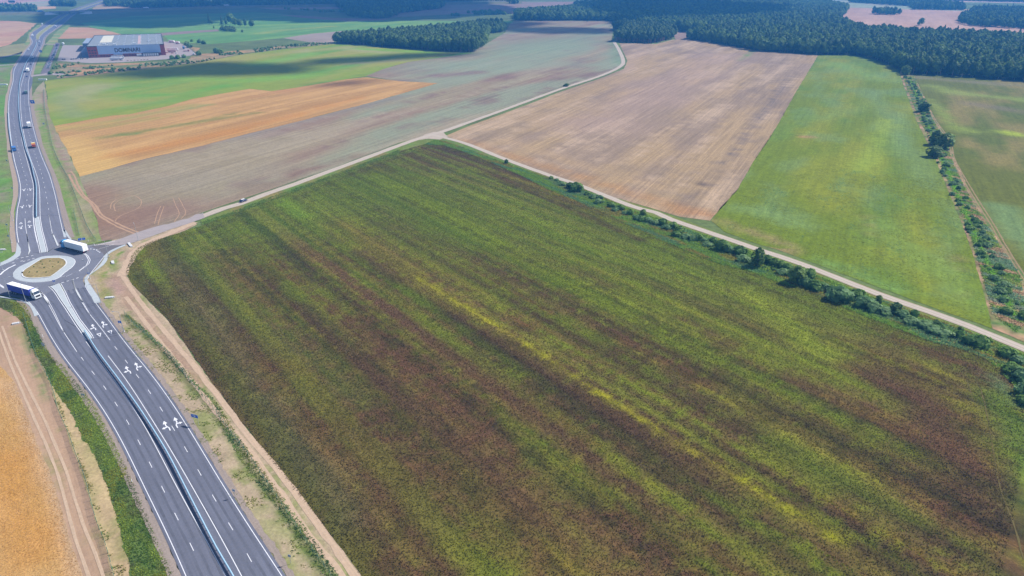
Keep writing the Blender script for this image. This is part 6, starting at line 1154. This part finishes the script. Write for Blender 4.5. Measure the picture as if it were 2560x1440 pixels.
# hedge along the gravel road: x, foot y, height and width in photograph pixels are turned into metres beforehand
def gk(h, u): return h*118/u/(1-.000226*u)
wood('hedge', scatter([(23.15, 404.17), (39.3, 380.53), (57.42, 345.68), (74.33, 323.43), (95.49, 290.88), (107.49, 271.54), (118.82, 255.81), (128.8, 240.81), (137.87, 227.19), (147.1, 216.56), (157.44, 205.04), (160.72, 209.53), (152.61, 218.68), (145.2, 229.81), (136.73, 244.42), (126.38, 258.19), (115.34, 274.17), (103.94, 288.46), (91.49, 304.05), (77.05, 326.97), (60.24, 350.32), (45.67, 375.19), (29.08, 401.6)], 2.5), .36, ['willow0', 'willow1', 'bush0', 'bush1', 'willow2'], 'continuous low willow scrub between the taller bushes along the gravel road', cat='hedge')
HB = [(1266,409,11,7,'s'),(1378,447,7,8,'b'),(1392,452,6,9,'w'),(1407,463,8,13,'w'),(1425,470,14,14,'s'),(1441,477,21,24,'b'),(1469,487,9,12,'b'),(1485,495,10,16,'w'),(1501,497,9,12,'w'),(1496,508,11,15,'w'),(1528,517,11,14,'b'),(1538,527,9,14,'w'),(1552,524,12,15,'b'),(1565,535,8,15,'w'),(1576,536,13,12,'b'),(1592,549,10,14,'w'),(1608,538,15,11,'s'),(1604,551,11,18,'b'),(1622,554,10,16,'w'),(1640,560,10,18,'w'),(1656,562,16,16,'b'),(1668,572,10,18,'w'),(1683,570,15,18,'b'),(1690,590,12,18,'b'),(1700,580,15,18,'b'),(1716,595,10,20,'w'),(1733,600,12,18,'w'),(1745,600,16,14,'b'),(1757,602,9,14,'w'),(1768,614,9,20,'w'),(1783,605,12,15,'b'),(1805,624,24,28,'b'),(1822,630,16,18,'w'),(1850,634,19,26,'b'),(1858,652,14,24,'w'),(1880,658,10,18,'w'),(1893,664,44,26,'S'),(1918,656,18,20,'b'),(1935,662,16,20,'b'),(1952,668,16,20,'b'),(1968,675,16,20,'b'),(1960,685,12,26,'w'),(1990,706,40,38,'S'),(2023,692,20,24,'b'),(2010,712,20,28,'w'),(2037,722,20,30,'b'),(2060,722,14,20,'w'),(2080,732,15,24,'w'),(2096,748,30,44,'w'),(2122,742,16,24,'b'),(2142,745,22,26,'b'),(2160,765,22,34,'w'),(2178,762,14,26,'w'),(2196,758,20,12,'s'),(2186,776,18,30,'w'),(2215,782,14,30,'w'),(2238,782,26,18,'s'),(2255,790,14,28,'w'),(2285,792,17,16,'b'),(2280,808,14,30,'w'),(2310,816,14,30,'w'),(2340,815,15,14,'s'),(2352,824,12,20,'b'),(2330,828,14,32,'w'),(2362,838,12,30,'w'),(2396,842,15,20,'b'),(2402,826,10,10,'s'),(2424,858,18,26,'b'),(2448,862,22,36,'b'),(2515,888,20,30,'b'),(2545,905,14,26,'w'),(2530,930,20,32,'b'),(2556,948,24,40,'w'),(2572,985,26,44,'w'),(2560,1008,18,26,'b')]
for i, (x, y, h, w, kd) in enumerate(HB):
    u = y+82; kk = 130.37; X = kk*(x-1280)/u; Y = kk*(1886/u-.425); hm = gk(h, u); wm = kk*w/u
    if kd == 'S': tree('tree', 'sapling1' if x < 1950 else 'sapling0', (X, Y), hm/6.5, ('pale slender birch standing tallest in the hedge by the gravel road' if x < 1950 else 'bushy grey-green tree right of the slender birch in the hedge'), 'tree', sx=wm/3.4/(hm/6.5)); continue
    key, bh, bw, nm = {'b': (f'bush{i % 3}', 2.7, 3.2, 'dark green bush'), 'w': (f'willow{i % 3}', 2.7, 3.4, 'grey-green willow bush'), 's': (f'sapling{i % 3 if i % 3 != 1 else 0}', 6.6, 3.4, 'small upright sapling')}[kd]
    s = hm/bh; tree('shrub', key, (X, Y), s, f'{nm}, {ordn(i+1)} plant from the T-junction in the hedge along the gravel road', 'shrub', 'bushes in the hedge along the gravel road', sx=min(2.4, max(.85, 1.25*wm/bw/s)))
# trees and bushes of the ditch between meadow and olive field
for x, y, h, w, key, bh, bw, lb in ((2263,187,24,18,'sapling0',6.6,3.4,'narrow tree at the forest end of the ditch'), (2308,280,26,24,'sapling2',6.6,3.4,'dark leaning tree on the ditch bank, the upper one'), (2337,362,36,26,'sapling0',6.6,3.4,'tree on the ditch touching the darkest one, left side'), (2361,370,38,34,'sapling2',6.6,3.4,'darkest and broadest tree on the ditch bank'), (2334,392,28,30,'sapling1',6.6,3.4,'lighter green tree on the ditch, the lowest of the three'), (2277,178,8,16,'bush0',2.7,3.2,'low bush beside the white hut'), (1417,216,9,10,'broad1',18,8,'small round tree standing at the gravel road beside the grey-green field'), (1411,215,4,6,'bush1',2.7,3.2,'low bush beside the small round tree on the gravel road')):
    u = y+82; X = 130.37*(x-1280)/u; Y = 130.37*(1886/u-.425); s = gk(h, u)/bh; tree('tree' if h > 8 else 'shrub', key, (X, Y), s, lb, 'tree' if h > 8 else 'shrub', sx=min(2.2, 130.37*w/u/bw/s))
q = resample(spline([(470.11, 841.96), (400.55, 685.19), (338.91, 556.22), (292.46, 460.05), (272.74, 415.61), (250.89, 367.05), (233.54, 327.56), (220.43, 299.89), (209.97, 275.95), (199.57, 253.08), (191.28, 233.16), (184.59, 218.68)]), 5.0)
for i, p in enumerate(q):
    for s_ in (-1, 1):
        if random.random() < .5: continue
        kd = random.choice(['bush0', 'bush1', 'bush2', 'willow0', 'willow1', 'willow2']); nm = 'dark green bush' if kd[0] == 'b' else 'grey-green willow bush'
        tree('shrub', kd, (p[0]+s_*random.uniform(1.3, 3.4), p[1]+random.uniform(-1.5, 1.5)), random.uniform(.35, .95), f'{nm} on the {"left" if s_ < 0 else "right"} bank of the ditch, {ordn(i+1)} step from the forest', 'shrub', 'bushes along the ditch', sx=random.uniform(1.0, 1.6))
# small conifers on the roundabout island
for i, (x, y) in enumerate(((740,688),(905,683),(1055,704),(770,740),(615,784),(800,800),(955,788),(535,883),(675,881),(835,883))):
    x = x/7.2; y = 560+y/7.2; u = y+82; s = .15
    tree('shrub', 'bush%d' % (i % 3), (130.37*(x-1280)/u, 130.37*(1886/u-.425)), s, f'tiny dark shrub, {ordn(i+1)} counting from the back row of the roundabout island', 'shrub', 'young shrubs planted on the roundabout island').location.z = .36

# =================================================================== LOW PLANTS (nobody could count them)
def tufts(name, poly, dens, h, w, colfn, mat, label, cat, mask=None, blades=3, vary=.3, z0=.05, alt=None):
    area = abs(sum(poly[i][0]*poly[(i+1) % len(poly)][1]-poly[(i+1) % len(poly)][0]*poly[i][1] for i in range(len(poly))))/2
    P_ = np.array(poly); x0, y0 = P_.min(0); x1, y1 = P_.max(0); n = int(dens*(x1-x0)*(y1-y0))
    Q = np.stack([rng.uniform(x0, x1, n), rng.uniform(y0, y1, n)], 1); Q = Q[inpoly(Q, poly)]
    if mask is not None: Q = Q[mask(Q)]
    n = len(Q); C = colfn(Q)*1.5; C = C*(1+rng.uniform(-vary, vary, n))[:, None]
    if alt is not None:
        for a, pr in alt: 
            m = rng.random(n) < pr; C[m] = C[m]*.45+np.array(a)*.55
    V = []; F = []; CC = []
    for b_ in range(blades):
        an = rng.uniform(0, 6.283, n); hh = h*rng.uniform(.55, 1.25, n); ww = w*rng.uniform(.6, 1.3, n); off = rng.normal(0, w*.45, (n, 2)); lean = rng.normal(0, h*.35, (n, 2))
        a = np.stack([Q[:, 0]+off[:, 0]-np.cos(an)*ww/2, Q[:, 1]+off[:, 1]-np.sin(an)*ww/2, np.full(n, z0)], 1); b2 = np.stack([Q[:, 0]+off[:, 0]+np.cos(an)*ww/2, Q[:, 1]+off[:, 1]+np.sin(an)*ww/2, np.full(n, z0)], 1)
        t = np.stack([Q[:, 0]+off[:, 0]+lean[:, 0], Q[:, 1]+off[:, 1]+lean[:, 1], z0+hh], 1)
        k = len(V)*n; V += [a, b2, t]; i = np.arange(n); F.append(np.stack([i+k, i+n+k, i+2*n+k], 1)); sh = (1+rng.uniform(-.15, .15, n))[:, None]; CC += [C*sh, C*sh, C*sh*1.1]
    o = mesh_np(name, np.concatenate(V), np.concatenate(F), mat, col=np.clip(np.concatenate(CC), 0, 1)); tag(o, label, cat, kind='stuff'); return o
m_tuft = leafmat('low_plants', GA, GB, attr=True, transl=.5)
nb = lambda Q: (Q[:, 1] > 118)
tufts('crop_plants', [p for p in BIG], 5.6, .34, .24, lambda Q: bigcol(Q)*1.15, m_tuft, 'dense knee-high plants covering the big dark field', 'crop', vary=.5, blades=2, alt=((YEL, .13), (BROWN, .2), (GREEN, .06)), mask=lambda Q: (Q[:, 1] > 94) & (Q[:, 0] < .8*Q[:, 1]+20))
weedc = colf(lin('#8a9a38', A*1.2), [(lin('#9a9a34', A), 14, 5, .42, .6, .9), (lin('#6d7450', A), 10, 5, .55, .66, .8), (lin('#447034', A), 9, 4, .5, .62, .7)], [], ROW)
WP = [*VEG_L, *reversed(VEG_R)]
tufts('weeds', WP, 8, .24, .34, weedc, m_tuft, 'tall green weeds on the bank left of the highway', 'weeds', blades=3, alt=((lin('#8fae3a', A), .15),))
DP = [*[(-145.06, 227.19), (-126.87, 208.96), (-113.51, 194.96), (-101.01, 181.22), (-89.8, 170.98), (-80.64, 155.8), (-72.08, 144.47), (-63.13, 133.85), (-54.74, 124.43), (-46.79, 114.26), (-40.09, 106.12), (-32.96, 96.16)], *reversed([(-144.19, 227.84), (-126.15, 210.39), (-112.97, 197.01), (-99.57, 181.68), (-87.91, 170.15), (-77.28, 155.8), (-69.46, 146.11), (-62.73, 137.87), (-55.51, 128.88), (-48.98, 121.2), (-43.97, 114.84), (-37.46, 106.97), (-28.05, 95.69)])]
tufts('weeds', DP, 7, .24, .34, colf(lin('#76944a', A*1.15), [(lin('#87903a', A), 12, 3, .45, .6, .9), (lin('#4a7048', A), 10, 3, .52, .62, .8)], [], ROW), m_tuft, 'green plants grown through the fence beside the dirt track', 'weeds')
SP_ = [*RE_low[1:], *reversed([(-144.73, 226.54), (-126.6, 208.39), (-112.94, 193.69), (-100.72, 180.54), (-89.3, 169.73), (-79.32, 155.26), (-71.43, 144.15), (-62.49, 133.13), (-54.16, 123.78), (-46.08, 113.32), (-39.15, 105.06), (-31.76, 94.31)])]
WH = [(-190.21, 193.69), (-167.05, 190.7), (-155.97, 181.22), (-142.57, 165.68), (-129.28, 150.15), (-119.24, 139.09), (-109.78, 127.79), (-102.22, 118.09), (-91.35, 105.27), (-82.89, 94.31), (-122.28, 94.31)]
tufts('wheat_stubble', WH, 7, .12, .2, colf(lin('#d6b27c', A), [(lin('#c69a5c', A), 9, 5, .45, .65, .8)], [], ROW), m_tuft, 'ripe orange wheat standing at the lower left', 'wheat', blades=2, z0=.06, vary=.15)
tufts('verge_weeds', SP_, 2.6, .22, .40, colf(lin('#85963f', A), [(lin('#a09a58', A), 6, 3, .4, .6, .7)], [], ROW), m_tuft, 'patchy yellow-green weeds on the sandy verge right of the highway', 'weeds', mask=lambda Q: fbm(Q[:, 0]/3.2, Q[:, 1]/3.2) > .56, blades=3)
tufts('verge_weeds', [(-181.37, 224.94), (-164.93, 204.21), (-155.08, 192.43), (-145.21, 181.68), (-136.62, 170.98), (-123.57, 154.9), (-116.19, 145.78), (-108.41, 136.36), (-98.83, 123.78), (-91.24, 114.26), (-85.23, 106.12), (-82.23, 106.12), (-89.53, 114.26), (-97.4, 123.78), (-107.29, 136.36), (-115.22, 145.78), (-123.13, 154.9), (-135.9, 170.98), (-147.34, 185.16), (-158.27, 197.53), (-169.05, 209.81), (-179.45, 223.35)], 4, .3, .4, colf(lin('#8a9550', A), [(lin('#a89c60', A), 6, 3, .4, .6, .7)], [], ROW), m_tuft, 'thin weeds along the left fence', 'weeds', mask=lambda Q: fbm(Q[:, 0]/3, Q[:, 1]/3) > .5)
tufts('verge_grass', [(-64.6, 498.36), (-58.85, 513.75), (-51.07, 511.12), (-29.95, 482.61), (-3.99, 446.37), (23.46, 410.26), (40.15, 390.01), (63.68, 351.66), (74.86, 336.73), (100.96, 302.48), (111.67, 287.02), (124.5, 270.67), (144.04, 240.81), (155.7, 225.58), (163.33, 214.77), (172.4, 198.58), (186.6, 176.09), (178.69, 152.59), (148.07, 162.74), (156.1, 180.09), (157.71, 192.43), (154.82, 200.69), (145.94, 206.7), (138.6, 216.86), (131.42, 226.22), (124.61, 238.33), (116.75, 250.39), (111.66, 254.24), (102.66, 267.25), (91.24, 275.5), (80.57, 289.91), (69.43, 308.3), (57.04, 328.76), (46.87, 346.34), (35.72, 365.6), (21.1, 386.81), (5.01, 417.42), (-13.3, 446.37), (-33.86, 476.79), (-49.69, 495.88)], 4.5, .5, .5, colf(lin('#7c9a3c', A*1.1), [(lin('#9c8c46', A), 16, 4, .48, .62, .8), (lin('#6b946a', A), 20, 3, .5, .64, .8)], [], ROW), m_tuft, 'rough grass and reeds under the hedge along the gravel road', 'grass')
tufts('verge_grass', [(-78.34, 472.22), (-91.21, 450.5), (-106.12, 421.09), (-119.39, 394.91), (-131.05, 370.71), (-139.53, 355.75), (-149.71, 336.73), (-156.9, 326.38), (-158.78, 329.97), (-151.65, 341.8), (-141.9, 362.74), (-127.54, 390.01), (-107.79, 428.59), (-80.23, 484.98)], 3, .4, .5, colf(lin('#76903e', A), [(lin('#8f9a46', A), 16, 4, .48, .62, .8)], [], ROW2), m_tuft, 'green verge between the gravel road and the dark field', 'grass')
tufts('ditch_plants', [(468.77, 848.56), (478.2, 841.96), (371.23, 614.56), (320.04, 500.87), (289.87, 439.31), (255.42, 363.45), (231.31, 305.1), (214.48, 263.07), (190.68, 223.35), (180.12, 214.18), (180.16, 226.54), (196.73, 259), (219.84, 305.1), (248.65, 367.05), (289.42, 454.7), (348.12, 588.25), (439.35, 786.65)], 3.4, .6, .6, colf(lin('#76943e', A*1.1), [(lin('#c8a484', A), 22, 4, .47, .54, .9), (lin('#83a63a', A), 20, 5, .5, .62, .8), (lin('#7f9c80', A), 20, 5, .54, .64, .8)], [([(460.01, 816.51), (324.39, 527.24), (250.89, 367.05), (209.09, 275.95), (187.64, 226.54)], 1.6, lin('#7db02c', A*1.1), .9)], ROW), m_tuft, 'reeds and tall plants filling the ditch between meadow and olive field', 'reeds')
tufts('meadow_grass', [(109.66, 327.56), (134.55, 382.08), (199.98, 434.38), (267.24, 415.61), (234.76, 339.88), (198.47, 267.25), (179.98, 229.81), (173.45, 217.16), (158.88, 238.33), (140.11, 266.83), (123.73, 292.84), (105.09, 317.12)], .9, .10, .7, colf(lin('#8a9440', A), [(lin('#97a346', A), 60, 20, .42, .62, .8), (lin('#7ba06a', A), 30, 12, .56, .66, .9)], [], ROW2), m_tuft, 'grass clumps standing up in the light green meadow', 'grass', mask=lambda Q: fbm(Q[:, 0]/9, Q[:, 1]/9) > .45)

# =================================================================== CLOUDS (above and beyond the picture; they cast the shadows on the far fields)
m_cloud = plain('cloud', (.9, .9, .9), 1.0, 0)
def cloud(ground_pts, label, alt=1600.0, r=(28, 60), dens=1.0, squash=.5):
    poly = [(x+SX*alt/math.tan(R(SUN_EL)), y+SY*alt/math.tan(R(SUN_EL))) for x, y in ground_pts]
    P = np.array(poly); x0, y0 = P.min(0); x1, y1 = P.max(0); area = abs(sum(poly[i][0]*poly[(i+1) % len(poly)][1]-poly[(i+1) % len(poly)][0]*poly[i][1] for i in range(len(poly))))/2
    n = int(area/(r[0]+r[1])**2*4*3.2*dens); Q = []
    while len(Q) < n:
        c = rng.uniform((x0, y0), (x1, y1), (n*3, 2)); Q = c[inpoly(c, poly)][:n]
        if len(Q) < n: n = len(Q) if len(Q) > 3 else n
    d = segdist(Q, poly, True); rr = np.clip(rng.uniform(r[0], r[1], len(Q)), 6, None)*np.clip(.35+d/(r[1]*1.2), .35, 1)
    V = []; F = []
    for i, (p, q) in enumerate(zip(Q, rr)):
        k = IV*np.array([q, q, q*squash])*(1+rng.uniform(-.12, .12, (len(IV), 1)))+np.array([p[0], p[1], alt+rng.uniform(-.2, .5)*q]); V.append(k); F.append(IF+len(IV)*i)
    o = mesh_np('cloud', np.concatenate(V), np.concatenate(F), m_cloud, smooth=True); tag(o, label, 'cloud', kind='structure')
SH1 = [(-1052.1, 1652.1), (-1183.4, 1836), (-1328.7, 2082.7), (-1315.7, 2200.4), (-1167.9, 2505.9), (-735.4, 3097), (-291.6, 3179.9), (12.8, 2355.2), (11.2, 2064.3), (-106.9, 1960), (-163, 1865.6), (-268.4, 1752.6), (-383.5, 1752.6), (-491.3, 1726.4), (-564.3, 1779.6), (-651.9, 1807.4), (-724.3, 1766), (-687.1, 1606), (-759.8, 1573), (-898.5, 1606), (-1000.8, 1676.2)]
cloud(SH1, 'broad flat cloud shading the far fields and the motorway', r=(40, 75))
cloud([(-773, 1032.6), (-745, 1042.3), (-719.7, 1057.2), (-646.2, 1023), (-626.6, 1004.4), (-651.9, 977.7), (-689.6, 960.6), (-727.9, 969.1)], 'thin streak of cloud shading a strip across the highway', r=(12, 22))
cloud([(-537.68, 841.96), (-510.8, 862.06), (-491.49, 920.31), (-448.49, 928.12), (-434.6, 969.1), (-401.2, 995.4), (-344.8, 960.6), (-306.8, 977.7), (-253.51, 920.31), (-260.75, 855.26), (-316.06, 875.96), (-337.66, 829.05), (-391.12, 855.26), (-419.06, 822.73), (-469.73, 848.56), (-510.36, 819.61)], 'long low cloud shading the bright green field', r=(14, 30), dens=.62, alt=3200.0)
cloud([(-300.6, 1004.4), (-242.3, 1032.6), (-169, 1082.9), (-61.5, 1104.4), (-53.3, 1062.2), (-131.5, 1023), (-206.4, 969.1), (-259.7, 944.1)], 'small cloud shading the field before the grove', r=(12, 26), dens=.65, alt=3200.0)
cloud([(-81.5, 1652.1), (0, 1779.6), (93.1, 1700.9), (8.4, 1520.8), (-48.3, 1462.4)], 'cloud shading the grey-green field beside the grove', r=(20, 34), dens=.7, alt=3200.0)
cloud([(-33.9, 1541.2), (105.7, 1606), (220.1, 1541.2), (200.3, 1425.8), (124.2, 1408.2), (15.9, 1443.9)], 'cloud shading the field left of the pine copse', r=(16, 28), dens=.6, alt=3200.0)
cloud([(190.1, 2505.9), (296.3, 2738.8), (521.5, 2676.7), (677.9, 2403.4), (794.1, 2179.9), (703.6, 1896.1), (529.1, 1726.4), (385.6, 1676.2), (246.7, 1606), (213.7, 1960)], 'cloud shading the middle of the big forest', r=(40, 70))
cloud([(-221.73, 780.92), (-191.46, 804.31), (-149.53, 825.88), (-150.96, 807.33), (-185.62, 778.08), (-207.91, 761.47)], 'little cloud shading the orange field top', r=(8, 16), dens=.5, alt=3200.0)

# =================================================================== HAZE
hb = MB(); hb.box(-5200, 5200, -600, 5600, -1.2, 131)
m_haze = bpy.data.materials.new('haze'); m_haze.use_nodes = True; hn = m_haze.node_tree; hn.nodes.clear()
pv = hn.nodes.new('ShaderNodeVolumePrincipled'); pv.inputs['Density'].default_value = HAZE_DENSITY; pv.inputs['Color'].default_value = HAZE_COLOR; pv.inputs['Anisotropy'].default_value = 0.0
ho = hn.nodes.new('ShaderNodeOutputMaterial'); hn.links.new(pv.outputs[0], ho.inputs['Volume'])
hz = hb.build('haze', m_haze); hz['kind'] = 'stuff'
